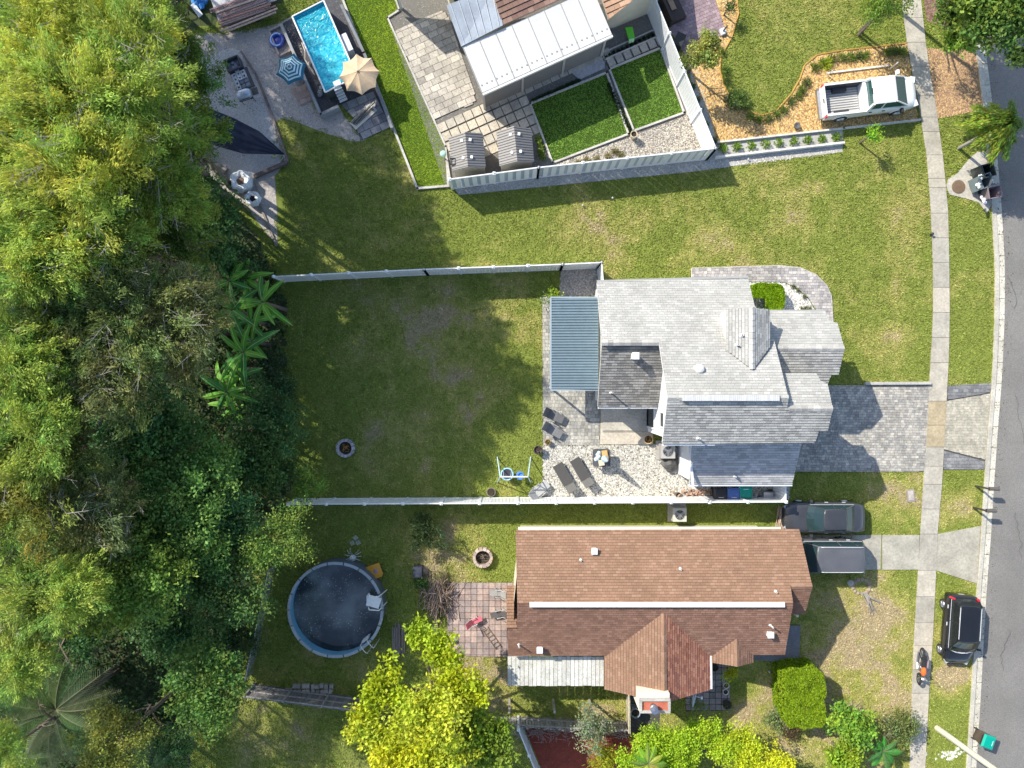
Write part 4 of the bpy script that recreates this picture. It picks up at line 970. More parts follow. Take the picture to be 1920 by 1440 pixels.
wf = thing('timber_fence', 'short pale board fence beside the chimney', 'fence', (6.2, -18.5, 0))
a, b = P(1181, 1300, 1.4), P(1182, 1378, 1.4); d = b-a
for i in range(12):
    u = a.lerp(b, (i+.5)/12); m = MB().col((.42, .38, .28), .15); m.box((u.x, u.y, .7), (.03, .16, 1.4+rnd.uniform(-.05, .05))); m.build('plank', m_wood, wf, world=True)
for x in (-.05, .05, .12): m = MB().col((.50, .45, .34)); m.box(((a.x+b.x)/2+x, (a.y+b.y)/2, 1.2 if x < 0 else .5), (.05, d.length, .09)); m.build('rail', m_wood, wf, world=True)
vinyl_fence('white_fence', 'white fence running down from the red court under the big tree', [(972, 1368), (1012, 1465)], hF=1.6, sp=1.8)
# ---------------- vehicles ----------------
def loft(m, rings, closed_ends=True):
    n = len(rings[0]); vs = [p for r in rings for p in r]; fs = []
    for i in range(len(rings)-1):
        fs += [(i*n+j, (i+1)*n+j, (i+1)*n+(j+1) % n, i*n+(j+1) % n) for j in range(n)]
    if closed_ends: fs += [tuple(range(n)), tuple(range((len(rings)-1)*n, len(rings)*n))[::-1]]
    return m.add(vs, fs)
def paintmat(key, col, rough=.28, dirt=.1): return M(key, col, rough=rough, var=dirt, vs=1.5, bump=0, coat=.6, spec=.5, var2=dirt*.6, v2s=12)
def car(label, cat, loc, rz, paint, L=4.5, W=1.78, st=None, gh_=None, wheels=(1.35, -1.3), wr_=.31, rim=(.5, .5, .52), tail=(.45, .02, .03), name='parked_car', trim=(.6, .62, .64), hatch=False, group=None):
    t = thing(name, label, cat, loc, rz, group); hw = W/2
    b = MB()
    rings = []
    for x, w_, zt in st:
        w_ = w_*hw; half = [(w_*.90, .22), (w_*.985, .34), (w_, .55*zt+.05), (w_*.975, zt-.09), (w_*.90, zt-.02), (w_*.62, zt+.015), (w_*.25, zt+.03)]
        rings.append([(x, y, z) for y, z in half]+[(x, -y, z) for y, z in half[::-1]])
    loft(b, rings); bo = b.build('body', paint, t, smooth=True)
    # cabin glass
    xb0, xb1, xr0, xr1, zb, zr, wb, wr2 = gh_
    wb *= hw; wr2 *= hw
    N_ = 5
    def ring(x0, x1, w_, z, bow):
        p = []
        for k in range(N_): f = -1+2*k/(N_-1); p.append((x1+bow*(1-f*f), f*w_, z))
        for k in range(N_): f = 1-2*k/(N_-1); p.append((x0-bow*.5*(1-f*f), f*w_, z))
        return p
    g = MB(); loft(g, [ring(xb0, xb1, wb, zb, .14), ring(xb0*.55+xr0*.45, xb1*.55+xr1*.45, wb*.55+wr2*.45+.02, (zb+zr)/2, .11), ring(xr0, xr1, wr2, zr, .06)])
    g.build('windows', m_glass if paint.name.startswith('black') else M('car_glass', (.022, .045, .05), .12, 0, 1, 0, spec=.6), t, smooth=False)
    r_ = MB(); loft(r_, [ring(xr0+.0, xr1-.02, wr2+.01, zr-.04, .06), ring(xr0, xr1-.0, wr2+.015, zr, .07), ring(xr0+.08, xr1-.08, wr2-.08, zr+.035, .06), ring(xr0+.3, xr1-.3, wr2*.6, zr+.05, .04)])
    ro = r_.build('roof', paint, t, smooth=True)
    for s_ in (-1, 1):
        xm = (xr0+xr1)/2
        for pa_, pb_, pr_ in (((xb1, s_*wb, zb), (xr1-.03, s_*wr2, zr), .035), ((xb0, s_*wb, zb), (xr0+.03, s_*wr2, zr), .045), ((xm, s_*(wb+.005), zb), (xm, s_*(wr2+.005), zr), .03), ((xr0*.6+xr1*.4-.55 if L > 4.6 else xr0*.5+xr1*.5-.8, s_*wb, zb), (xr0+.35, s_*wr2, zr), .025)):
            p = MB(); p.bar(pa_, pb_, pr_, 5); p.build('pillar', paint, t)
        q = MB().col(trim); q.tube([(xb1, s_*(wb+.012), zb+.02), (xb0, s_*(wb+.012), zb+.02)], .012, 4); q.build('window_trim', m_gloss, t)
        mm = MB(); mm.box((xb1-.12, s_*(hw+.10), zb+.08), (.12, .20, .14), taper=.8); mm.build('mirror', paint, t)
        for x in (xr0*.5+xr1*.5+.25, xr0*.5+xr1*.5-.75):
            h_ = MB().col(trim); h_.box((x, s_*(hw*.99), zb-.16), (.2, .04, .035)); h_.build('door_handle', m_gloss, t)
        fx = st[-1][0]; fx2 = st[-2][0]
        hl = MB().col((.42, .44, .46)); hl.box(((fx+fx2)/2-.10, s_*hw*.66, st[-2][2]-.10), (.26, .22, .12), rz=-s_*.5); hl.build('headlight', m_gloss, t)
        tl = MB().col(tail); x0 = st[0][0]
        if hatch: tl.box((x0+.16, s_*hw*.83, .96), (.10, .13, .34), rz=s_*.25)
        else: tl.box((x0+.10, s_*hw*.66, st[1][2]-.16), (.08, .30, .12), rz=s_*.2)
        tl.build('tail_light', m_gloss, t)
        for wx in wheels:
            tw = MB(); R_ = Matrix.Rotation(math.pi/2, 3, 'X'); tw.lathe((wx, s_*(hw-.09)+.1, wr_), [(wr_*.62, 0), (wr_*.97, .01), (wr_, .05), (wr_, .15), (wr_*.97, .19), (wr_*.62, .20)], 20, R=R_)
            wo = tw.build('wheel', m_rubber, t)
            rm = MB().col(rim); yy0 = s_*(hw+.012)
            rm.torus((wx, yy0, wr_), wr_*.56, .03, 20, 5, rot=R_)
            for k in range(5):
                a = k*2*math.pi/5; rm.bar((wx, yy0, wr_), (wx+math.cos(a)*wr_*.56, yy0, wr_+math.sin(a)*wr_*.56), .035, 4)
            rm.build('rim', m_metal, wo)
    bp = MB().col((.03, .03, .03)); bp.box((st[-1][0]+.0, 0, .42), (.10, W*.55, .16)); bp.build('grille', m_dark, t)
    lp = MB().col((.4, .4, .38)); lp.box((st[0][0]-.0, 0, .62), (.03, .32, .16)); lp.build('plate', m_attr, t)
    for k in (-.3, .2):
        wi = MB().col((.02, .02, .02)); wi.bar((xb1+.12, k, zb+.03), (xb1*.6+xr1*.4+.06, k+.4, zb*.6+zr*.4+.02), .012, 4); wi.build('wiper', m_dark, t)
    return t
black = paintmat('black_paint', (.012, .012, .014), .22, .15); greyp = paintmat('charcoal_paint', (.045, .047, .055), .3); darkp = paintmat('dark_grey_paint', (.10, .103, .115), .42, .1)
sedan = [(-2.3, .72, .70), (-2.22, .86, .93), (-1.7, .95, 1.0), (-1.1, 1.0, .98), (0, 1.0, .93), (.9, 1.0, .92), (1.4, .98, .86), (1.95, .92, .78), (2.22, .80, .66), (2.3, .66, .55)]
car('dark sedan with a sunroof parked nose-in along the grey house fence', 'car', (18.15, -7.75, 0), math.pi-.0, greyp, 4.6, 1.8, sedan, (-1.65, 1.02, -.95, .32, .95, 1.42, .86, .66))
van = [(-2.35, .80, .80), (-2.3, .92, 1.05), (-1.8, .98, 1.10), (0, 1.0, 1.08), (1.0, 1.0, 1.06), (1.5, .98, 1.0), (1.95, .93, .88), (2.25, .82, .72), (2.35, .68, .55)]
mv = car('dark grey minivan with roof rails parked on the concrete driveway', 'minivan', (17.95, -9.95, 0), math.pi, darkp, 4.8, 1.9, van, (-2.2, 1.5, -2.05, .62, 1.08, 1.70, .93, .78), hatch=True)
for s_ in (-1, 1):
    r_ = MB().col((.55, .56, .58)); r_.tube([(-1.95, s_*.70, 1.74), (-1.8, s_*.70, 1.82), (.3, s_*.70, 1.82), (.45, s_*.70, 1.75)], .022, 5); r_.build('roof_rail', m_gloss, mv)
hb = [(-2.02, .74, .72), (-1.97, .90, 1.00), (-1.5, .97, 1.04), (0, 1.0, 1.0), (.8, 1.0, .98), (1.2, .98, .93), (1.65, .92, .82), (1.95, .78, .66), (2.05, .62, .5)]
suv = car('small black hatchback parked on the grass verge by the kerb', 'car', (26.0, -14.25, 0), -math.pi/2-.07, black, 4.1, 1.72, hb, (-1.85, 1.12, -1.6, .45, 1.0, 1.56, .90, .72), hatch=True, rim=(.6, .6, .62), tail=(.75, .02, .04))
for s_ in (-1, 1):
    r_ = MB().col((.5, .51, .53)); r_.tube([(-1.5, s_*.60, 1.60), (.3, s_*.60, 1.61)], .02, 5); r_.build('roof_rail', m_gloss, suv)
wb_ = MB().col((.65, .68, .7)); wb_.tube([(1.1, -.7, .99), (1.24, -.3, 1.0), (1.26, 0, 1.01), (1.24, .3, 1.0), (1.1, .7, .99)], .03, 5); wb_.build('sunshade_edge', m_gloss, suv)
# white pickup
wp = paintmat('white_car_paint', (.78, .78, .77), .25, .03)
t = thing('pickup_truck', 'white double-cab pickup truck with open ribbed bed on the orange mulch drive', 'pickup truck', (20.7, 16.62, 0), .115)
hw = .93
def bodyring(x, w_, zt, zb=.35):
    half = [(w_*.9, zb), (w_, zb+.12), (w_, zt*.62), (w_*.985, zt-.08), (w_*.94, zt), (w_*.6, zt+.03), (w_*.2, zt+.05)]
    return [(x, y, z) for y, z in half]+[(x, -y, z) for y, z in half[::-1]]
m = MB(); loft(m, [bodyring(-.42, hw, 1.12), bodyring(.6, hw*1.0, 1.12), bodyring(1.4, hw, 1.10), bodyring(1.9, hw*.98, 1.06), bodyring(2.35, hw*.94, .98), bodyring(2.62, hw*.86, .88), bodyring(2.7, hw*.76, .72)]); m.build('body', wp, t, smooth=True)
bed = MB()
for s_ in (-1, 1): bed.box((-1.55, s_*(hw-.05), .78), (2.26, .10, .72)); bed.box((-1.55, s_*(hw-.055), 1.16), (2.28, .13, .06))
bed.box((-.45, 0, .80), (.06, 1.66, .68)); bed.build('bed', wp, t)
bf = MB().col((.30, .30, .31)); bf.box((-1.55, 0, .52), (2.2, 1.66, .05)); bfo = bf.build('bed_floor', m_attr, t)
for k in range(11): q = MB().col((.52, .51, .49)); q.box((-1.58, -.72+k*.144, .56), (2.05, .07, .035)); q.build('bed_rib', m_attr, bfo)
for s_ in (-1, 1): q = MB().col((.06, .06, .065)); q.box((-1.58, s_*(hw-.125), .82), (2.15, .03, .56)); q.build('bed_liner', m_attr, t); q = MB().col((.06, .06, .065)); q.box((-1.65, s_*.66, .66), (.8, .26, .24)); q.build('wheel_box', m_attr, t)
q = MB(); q.box((-2.70, 0, .84), (.07, 1.66, .62)); tg = q.build('tailgate', wp, t); q = MB().col((.03, .03, .03)); q.box((-2.745, 0, 1.02), (.03, .25, .08)); q.build('handle', m_dark, tg)
q = MB().col((.35, .36, .37)); q.box((-2.83, 0, .52), (.16, 1.75, .2)); q.build('rear_bumper', m_metal, t)
q = MB().col((.10, .10, .105)); q.box((2.70, 0, .55), (.14, 1.6, .34)); q.build('front_bumper', m_attr, t)
q = MB(); q.add([(-.30, -.83, 1.12), (1.95, -.83, 1.14), (1.95, .83, 1.14), (-.30, .83, 1.12), (-.22, -.70, 1.72), (1.02, -.70, 1.74), (1.02, .70, 1.74), (-.22, .70, 1.72)], [(0, 1, 5, 4), (1, 2, 6, 5), (2, 3, 7, 6), (3, 0, 4, 7)]); q.build('windows', M('green_glass', (.03, .09, .085), .08, 0, 1, 0, spec=.8, coat=.4), t)
def rr(x0, x1, w_, z, c_=.12): return [(x0+c_, -w_, z), (x1-c_, -w_, z), (x1, -w_+c_, z), (x1, w_-c_, z), (x1-c_, w_, z), (x0+c_, w_, z), (x0, w_-c_, z), (x0, -w_+c_, z)]
q = MB(); loft(q, [rr(-.27, 1.08, .75, 1.70), rr(-.27, 1.08, .76, 1.76), rr(-.15, .98, .66, 1.80)]); q.build('roof', wp, t, smooth=False)
for k in (-.4, -.14, .14, .4): q = MB(); q.box((.42, k, 1.805), (1.0, .07, .02)); q.build('roof_rib', wp, t)
q = MB().col((.03, .03, .03)); q.box((-.285, 0, 1.74), (.04, .34, .06)); q.build('brake_light', m_dark, t)
for s_ in (-1, 1):
    for pa_, pb_, pr_ in (((1.95, s_*.83, 1.14), (1.04, s_*.71, 1.74), .045), ((.42, s_*.84, 1.12), (.42, s_*.72, 1.74), .04), ((-.32, s_*.83, 1.12), (-.24, s_*.72, 1.72), .09)): q = MB(); q.bar(pa_, pb_, pr_, 5); q.build('pillar', wp, t)
    q = MB().col((.75, .75, .74) if s_ > 0 else (.03, .03, .03)); q.box((1.55, s_*1.10, 1.2), (.14, .24, .2)); q.build('mirror', m_attr, t)
    for x in (.62, -.15): q = MB().col((.05, .05, .05)); q.box((x, s_*.945, .98), (.18, .04, .04)); q.build('door_handle', m_attr, t)
    q = MB().col((.60, .05, .07)); q.box((-2.66, s_*.86, .95), (.14, .16, .34)); q.build('tail_light', m_gloss, t)
    q = MB().col((.75, .78, .8)); q.box((2.52, s_*.68, .84), (.28, .34, .2), rz=-s_*.25); q.build('headlight', m_gloss, t)
    for wx in (1.72, -1.62):
        tw = MB(); R_ = Matrix.Rotation(math.pi/2, 3, 'X'); tw.lathe((wx, s_*(hw-.07)+.11, .38), [(.24, 0), (.37, .01), (.38, .06), (.38, .16), (.37, .21), (.24, .22)], 20, R=R_); wo = tw.build('wheel', m_rubber, t)
        rm = MB().col((.5, .5, .5)); rm.torus((wx, s_*(hw+.05), .38), .21, .035, 18, 5, rot=R_)
        for k in range(6): a = k*math.pi/3; rm.bar((wx, s_*(hw+.05), .38), (wx+math.cos(a)*.21, s_*(hw+.05), .38+math.sin(a)*.21), .03, 4)
        rm.build('rim', m_metal, wo)
        fl_ = MB(); fl_.torus((wx, s_*(hw-.0), .40), .43, .035, 14, 5, rot=R_, arc=.5); fl_.build('wheel_arch', wp, t)
# motorcycle, leaning on its stand
t = thing('motorcycle', 'black motorcycle with an orange fuel tank standing on the pavement', 'motorcycle', (*Q(1722, 1243), .05), math.radians(-97))
lean = Matrix.Rotation(.22, 4, 'X')
def mt(mb, name, mat): o_ = mb.build(name, mat, t); o_.data.transform(lean); return o_
for x in (.78, -.70):
    R_ = Matrix.Rotation(math.pi/2, 3, 'X'); q = MB(); q.torus((x, 0, .34), .28, .065, 22, 7, rot=R_); wo = mt(q, 'wheel', m_rubber)
    q = MB().col((.6, .6, .6)); q.torus((x, 0, .34), .22, .02, 18, 4, rot=R_)
    for k in range(8): a = k*math.pi/4; q.bar((x, 0, .34), (x+math.cos(a)*.22, 0, .34+math.sin(a)*.22), .012, 3)
    q.lathe((x, .05, .34), [(.11, 0), (.11, .01)], 12, R=R_); o_ = q.build('rim', m_metal, wo); o_.data.transform(lean)
    q = MB().col((.02, .02, .02)); q.torus((x, 0, .34), .36, .03, 10, 4, rot=R_, arc=.42); mt(q, 'mudguard', m_dark)
q = MB().col((.65, .14, .03)); q.lathe((0, 0, 0), [(.03, -.25), (.11, -.2), (.15, -.02), (.15, .12), (.08, .25)], 12, R=Matrix.Rotation(math.pi/2, 3, 'Y')); o_ = mt(q, 'fuel_tank', m_gloss); o_.location = (.18, -.16, .80)
q = MB().col((.02, .02, .02)); q.box((-.30, 0, .80), (.62, .24, .10), taper=.8); q.box((-.62, 0, .84), (.25, .2, .08)); mt(q, 'seat', m_dark)
q = MB().col((.12, .12, .12)); q.box((.05, 0, .42), (.42, .28, .32)); q.lathe((.08, 0, .6), [(.1, 0), (.09, .2)], 10); mt(q, 'engine', m_metal)
q = MB().col((.05, .05, .05)); q.tube([(.45, 0, .88), (.1, 0, .3), (-.35, 0, .3), (-.5, 0, .72), (.45, 0, .82)], .025, 5); mt(q, 'frame', m_dark)
for s_ in (-.08, .08): q = MB().col((.6, .6, .6)); q.bar((.48, s_, .95), (.78, s_, .34), .028, 6); mt(q, 'fork', m_metal)
q = MB().col((.05, .05, .05)); q.tube([(.30, .40, 1.02), (.42, .15, 1.0), (.42, -.15, 1.0), (.30, -.40, 1.02)], .018, 5); mt(q, 'handlebar', m_dark)
for s_ in (-1, 1): q = MB().col((.1, .1, .1)); q.bar((.38, s_*.3, 1.0), (.42, s_*.36, 1.18), .01, 4); q.box((.42, s_*.37, 1.2), (.03, .12, .07)); mt(q, 'mirror', m_dark)
q = MB().col((.8, .8, .75)); q.lathe((.60, 0, .88), [(.06, -.06), (.09, 0), (.09, .04)], 12, R=Matrix.Rotation(math.pi/2, 3, 'Y')); mt(q, 'headlight', m_gloss)
q = MB().col((.7, .7, .7)); q.tube([(.2, -.16, .35), (-.1, -.18, .22), (-.75, -.2, .30)], .04, 8); mt(q, 'exhaust', m_metal)
q = MB().col((.32, .22, .22)); q.box((-.25, .20, .55), (.42, .14, .30)); mt(q, 'saddle_bag', m_attr)
q = MB().col((.1, .1, .1)); q.bar((0, .05, .3), (0.05, .42, .01), .015, 5); q.build('kickstand', m_dark, t)

# ---------------- wheelie bins ----------------
def bin_(label, x, y, rz, col, lidcol=None, openlid=False, z=0.0, cat='wheelie bin', tipped=False):
    t = thing('wheelie_bin', label, cat, (x, y, z), rz); lidcol = lidcol or col
    b = MB().col(col); vs = []
    for z_, sx, sy in ((.06, .25, .27), (.95, .31, .36)):
        vs += [(-sx, -sy, z_), (sx, -sy, z_), (sx, sy, z_), (-sx, sy, z_)]
    b.add(vs, [(3, 2, 1, 0), (0, 1, 5, 4), (1, 2, 6, 5), (2, 3, 7, 6), (3, 0, 4, 7)]); b.build('body', m_gloss, t)
    ri = MB().col(col)
    for q in ((0, .37, .7, .05), (0, -.37, .7, .05), (.33, 0, .05, .74), (-.33, 0, .05, .74)): ri.box((q[0], q[1], .95), (q[2], q[3], .05))
    ri.build('rim', m_gloss, t)
    l = MB().col(lidcol)
    if openlid: l.box((-.46, 0, .60), (.05, .76, .75), tilt=(0, .15))
    else:
        l.add([(-.36, -.39, .97), (.37, -.39, .97), (.37, .39, .97), (-.36, .39, .97), (-.26, -.30, 1.05), (.28, -.30, 1.05), (.28, .30, 1.05), (-.26, .30, 1.05)], [(0, 1, 5, 4), (1, 2, 6, 5), (2, 3, 7, 6), (3, 0, 4, 7), (4, 5, 6, 7), (3, 2, 1, 0)])
    lo = l.build('lid', m_gloss, t)
    if not openlid: s_ = MB().col((.85, .86, .84)); s_.box((.20, 0, 1.045), (.05, .30, .012), tilt=(0, .2)); s_.build('sticker', m_attr, lo)
    h = MB().col(lidcol); h.bar((-.42, -.3, .93), (-.42, .3, .93), .02, 6); h.build('handle', m_dark, t)
    for s_ in (-1, 1):
        w_ = MB().col((.02, .02, .02)); w_.lathe((-.27, s_*.30+.03, .12), [(.12, 0), (.12, .06)], 14, R=Matrix.Rotation(math.pi/2, 3, 'X')); w_.build('wheel', m_rubber, t)
    return t
GRN = (.0, .27, .20); BLU = (.06, .13, .38); BLK = (.02, .02, .022)
bin_('green wheelie bin beside the grey house next to the blue bin', *Q(1393, 921, .5), -math.pi/2+math.pi, GRN)
bin_('blue wheelie bin between the black and green bins', *Q(1371, 924, .5), -math.pi/2, BLU)
bin_('black wheelie bin left of the blue bin at the house wall', *Q(1347, 924, .5), -math.pi/2, BLK)
bin_('green wheelie bin standing in the street gutter with brown base', *Q(1841, 1382, .4), math.radians(-20), (.08, .06, .045), (.0, .33, .24))
bin_('dark open bin nearest the street tree on the verge slab', *Q(1834, 328), math.radians(15), (.045, .055, .05), openlid=True, cat='bin')
bin_('grey bin in the middle of the three at the street corner', *Q(1830, 347), math.radians(20), (.16, .20, .21), openlid=True, cat='bin')
bin_('mauve grey open bin southernmost of the three at the street corner', *Q(1845, 368), math.radians(-80), (.22, .18, .20), openlid=True, cat='bin')
for i, (px, py, c) in enumerate(((1838, 330, (.7, .72, .74)), (1836, 348, (.75, .76, .75)), (1846, 374, (.78, .72, .72)))):
    m = MB().col(c)
    for k in range(6): m.col(c, .2); m.rock((*Q(px+rnd.uniform(-4, 4), py+rnd.uniform(-5, 5), .85), .75+rnd.uniform(0, .2)), rnd.uniform(.09, .16))
    solo('rubbish_bags', ['white rubbish in the bin nearest the street tree', 'white rubbish in the middle grey bin', 'pinkish rubbish in the southernmost corner bin'][i], 'rubbish', m, m_fabric)
# ---------------- mailboxes, pole ----------------
for (px, py, lb, ang) in ((1829.5, 911, 'dark mailbox on a post at the kerb, the one nearer the paver driveway', -.02), (1824, 951, 'dark mailbox on a post at the kerb, nearer the concrete driveway', .0)):
    x, y = Q(px, py); t = thing('mailbox', lb, 'mailbox', (x, y, 0), ang)
    q = MB().col((.05, .045, .04)); q.box((0, 0, .6), (.09, .09, 1.2)); q.build('post', m_attr, t)
    q = MB().col((.05, .045, .04)); q.box((.22, 0, 1.0), (.5, .06, .07)); q.build('arm', m_attr, t)
    q = MB().col((.11, .095, .09)); q.box((.28, 0, 1.15), (.52, .2, .14)); q.lathe((.02, 0, 1.22), [(.10, 0), (.10, .52)], 12, R=Matrix.Rotation(math.pi/2, 3, 'Y')); bo = q.build('box', m_attr, t)
    q = MB().col((.2, .2, .2)); q.box((.55, 0, 1.18), (.02, .19, .2)); q.build('door', m_attr, bo)
x, y = Q(1757, 1365); t = thing('utility_pole', 'pale concrete utility pole leaning out over the street at the lower right', 'utility pole', (x, y, 0))
q = MB(); q.bar((x, y, 0), (x, y+.55, 10), .17, 8, r2=.12); q.build('pole', M('pole_concrete', (.58, .54, .44), .8, .1, 2, .1, 30), t, world=True)
q = MB().col((.3, .3, .3)); q.box((x+.18, y+.1, 2.2), (.06, .12, .3)); q.build('tag_plate', m_attr, t, world=True)
# ---------------- pools ----------------
t = thing('rectangular_pool', 'rectangular above-ground pool with turquoise water under the beige umbrella', 'pool', (-9, 18, 0))
hp = 1.15; c4 = [P(548, 31, hp), P(607, 1, hp), P(669, 143, hp), P(610, 173, hp)]
m = MB(); n = 4
vs = [Vector((p.x, p.y, .02)) for p in c4]+c4
m.add(vs, [(0, 1, 5, 4), (1, 2, 6, 5), (2, 3, 7, 6), (3, 0, 4, 7)][::1]); m.col((.07, .09, .08)); m.c = [(.06, .08, .075)]*4; m.build('outer_wall', m_attr, t, world=True)
cen = sum(c4, Vector())/4
inn = [p+(cen-p).normalized()*.10 for p in c4]
m = MB().col((.02, .42, .60)); m.add([Vector((p.x, p.y, .12)) for p in inn]+inn, [(4, 5, 1, 0), (5, 6, 2, 1), (6, 7, 3, 2), (7, 4, 0, 3), (0, 1, 2, 3)]); m.build('liner', M('pool_liner', (.02, .45, .62), .5, .10, 1.2, 0, 10, col2=(.03, .68, .80), c2s=.35), t, world=True)
# water with ripples; lighter glints are painted into the base colour
mw = bpy.data.materials.new('pool_water'); mw.use_nodes = True; nt = mw.node_tree; N = nt.nodes; Ln = nt.links; b = N['Principled BSDF']
b.inputs['Roughness'].default_value = .06; b.inputs['Specular IOR Level'].default_value = .5; b.inputs['Alpha'].default_value = .55
geo = N.new('ShaderNodeNewGeometry'); vo = N.new('ShaderNodeTexVoronoi'); vo.feature = 'SMOOTH_F1'; vo.inputs['Scale'].default_value = 5.5
nz = N.new('ShaderNodeTexNoise'); nz.inputs['Scale'].default_value = 2.5; Ln.new(geo.outputs['Position'], nz.inputs['Vector'])
mv_ = N.new('ShaderNodeVectorMath'); mv_.operation = 'ADD'; Ln.new(geo.outputs['Position'], mv_.inputs[0]); Ln.new(nz.outputs['Color'], mv_.inputs[1]); Ln.new(mv_.outputs[0], vo.inputs['Vector'])
rp = N.new('ShaderNodeValToRGB'); rp.color_ramp.elements[0].position = .25; rp.color_ramp.elements[0].color = (.01, .42, .66, 1); rp.color_ramp.elements[1].position = .75; rp.color_ramp.elements[1].color = (.12, .80, .88, 1)
Ln.new(vo.outputs['Distance'], rp.inputs[0]); Ln.new(rp.outputs[0], b.inputs['Base Color'])
bp = N.new('ShaderNodeBump'); bp.inputs['Strength'].default_value = .8; bp.inputs['Distance'].default_value = .1; Ln.new(vo.outputs['Distance'], bp.inputs['Height']); Ln.new(bp.outputs[0], b.inputs['Normal'])
m = MB(); m.add([Vector((p.x, p.y, hp-.14)) for p in inn], [(3, 2, 1, 0)]); wo = m.build('water', mw, t, world=True)
if wo.data.polygons[0].normal.z < 0: wo.data.flip_normals()
m = MB().col((.82, .84, .84))
for a, b_ in zip(c4, c4[1:]+c4[:1]): m.bar(a, b_, .05, 6)
m.build('rim_tube', m_attr, t, world=True)
m = MB().col((.80, .80, .79))
e0, e1 = P(632, 163, 1.2), P(645, 190, .2)
for k in range(5):
    c = e0.lerp(e1, (k+.5)/5); q = MB().col((.82, .82, .81)); q.box(c, (.48, .14, .05), rz=.42); q.build('step', m_attr, t, world=True)
for off_ in (-.26, .26):
    q = MB().col((.03, .03, .03)); q.bar(e0+Vector((off_*.9, off_*.42, 0)), e1+Vector((off_*.9, off_*.42, -.1)), .03, 6); q.build('ladder_rail', m_attr, t, world=True)
q = MB().col((.85, .86, .85)); q.box(P(632, 156, 1.22), (.42, .3, .05), rz=.42); q.build('ladder_platform', m_attr, t, world=True)
q = MB().col((.62, .63, .65)); q.box((*Q(653, 86, .5), .5), (.38, 1.05, .9), rz=.42); solo('pump_box', 'pale grey pump box beside the turquoise pool above the beige umbrella', 'box', q, m_attr)
q = MB().col((.70, .62, .56)); q.tube([P(566, 80, .4), P(572, 96, .4), P(572, 112, .3), P(582, 128, .3), P(590, 140, .5)], .03, 6); q.tube([P(578, 116, .5), P(580, 126, .5), P(588, 134, .5)], .03, 6)
solo('pool_hose', 'pale pool hose looping between the striped umbrella and the pool', 'hose', q, m_attr)
q = MB()
for k in range(9): q.col((.45, .46, .44), .4); q.rock((*Q(603+rnd.uniform(-5, 5), 172+rnd.uniform(-10, 10)), .12), rnd.uniform(.07, .14))
solo('filter_gear', 'clutter of pool filter gear at the foot of the turquoise pool', 'pool gear', q, m_attr)
def wallbar(label, pts, w_, h_, col, name='retaining_wall'):
    m_ = MB().col(col); q_ = [P(a, b, h_) for a, b in pts]
    for a, b in zip(q_, q_[1:]): d = b-a; m_.box(((a.x+b.x)/2, (a.y+b.y)/2, h_/2), (d.length+w_*.6, w_, h_), rz=math.atan2(d.y, d.x))
    return solo(name, label, 'wall', m_, m_conc)
wallbar('low grey block wall on the left side of the pool yard', [(527, 46), (601, 214), (633, 199)], .16, .55, (.30, .31, .32))
wallbar('low grey wall between the pool and the bright lawn strip', [(640, 10), (682, 98), (734, 238)], .16, .55, (.22, .23, .25))
# round pool
x, y = P(629, 1143.5, 1.3).x, P(629, 1143.5, 1.3).y; R0 = 2.68
t = thing('round_pool', 'round above-ground pool with dark leafy water and blue inner wall', 'pool', (x, y, 0))
m = MB().col((.10, .13, .16)); m.lathe((0, 0, 0), [(R0, 0), (R0, 1.28)], 36, cap=False); m.build('outer_wall', m_attr, t, smooth=True)
for k in range(18):
    a0, a1 = 2*math.pi*k/18, 2*math.pi*(k+1)/18; m = MB().col((.14, .36, .52), .05)
    v = []
    for j in range(4): a = a0+(a1-a0)*j/3; v += [(math.cos(a)*(R0-.06), math.sin(a)*(R0-.06), .42), (math.cos(a)*(R0-.06), math.sin(a)*(R0-.06), 1.28)]
    m.add(v, [(2*j, 2*j+1, 2*j+3, 2*j+2) for j in range(3)]); m.build('liner_panel', m_attr, t)
for k in range(18):
    a0, a1 = 2*math.pi*k/18+.01, 2*math.pi*(k+1)/18-.01; m = MB().col((.30, .34, .37), .08); v = []
    for z in (1.28, 1.33):
        for j in range(4): a = a0+(a1-a0)*j/3; v += [(math.cos(a)*(R0-.09), math.sin(a)*(R0-.09), z), (math.cos(a)*(R0+.07), math.sin(a)*(R0+.07), z)]
    f_ = []
    for j in range(3): f_ += [(8+2*j, 8+2*j+1, 8+2*j+3, 8+2*j+2), (2*j+1, 2*j+3, 8+2*j+3, 8+2*j+1), (2*j, 8+2*j, 8+2*j+2, 2*j+2)]
    m.add(v, f_); m.build('rim_plate', m_attr, t)
m = MB(); m.lathe((0, 0, 0), [(R0-.06, .62), (0.01, .62)], 40, cap=False)
mw2 = M('dark_water', (.032, .042, .048), .10, .35, .7, .04, 9, spec=.55, col2=(.15, .17, .175), c2s=.5)  # grey noise patches paint a cloudy sky reflection into the colour
wo = m.build('water', mw2, t)
lf = MB()
for k in range(900):
    a = rnd.uniform(0, 6.28); r = (R0-.15)*math.sqrt(rnd.random()); fx, fy = math.cos(a)*r, math.sin(a)*r
    if vnoise(np.array([fx+5]), np.array([fy+5]), .9, 4)[0]+.25*(fy/R0) < rnd.uniform(.2, .95): continue
    lf.col((.28, .31, .27), .5); s_ = rnd.uniform(.012, .035); aa = rnd.uniform(0, 3); lf.add([(fx-s_, fy, .625), (fx, fy-s_, .627), (fx+s_, fy+s_*.3, .625), (fx, fy+s_, .627)], [(0, 1, 2, 3)])
lf.build('floating_leaves', m_attr, t)['kind'] = 'stuff'
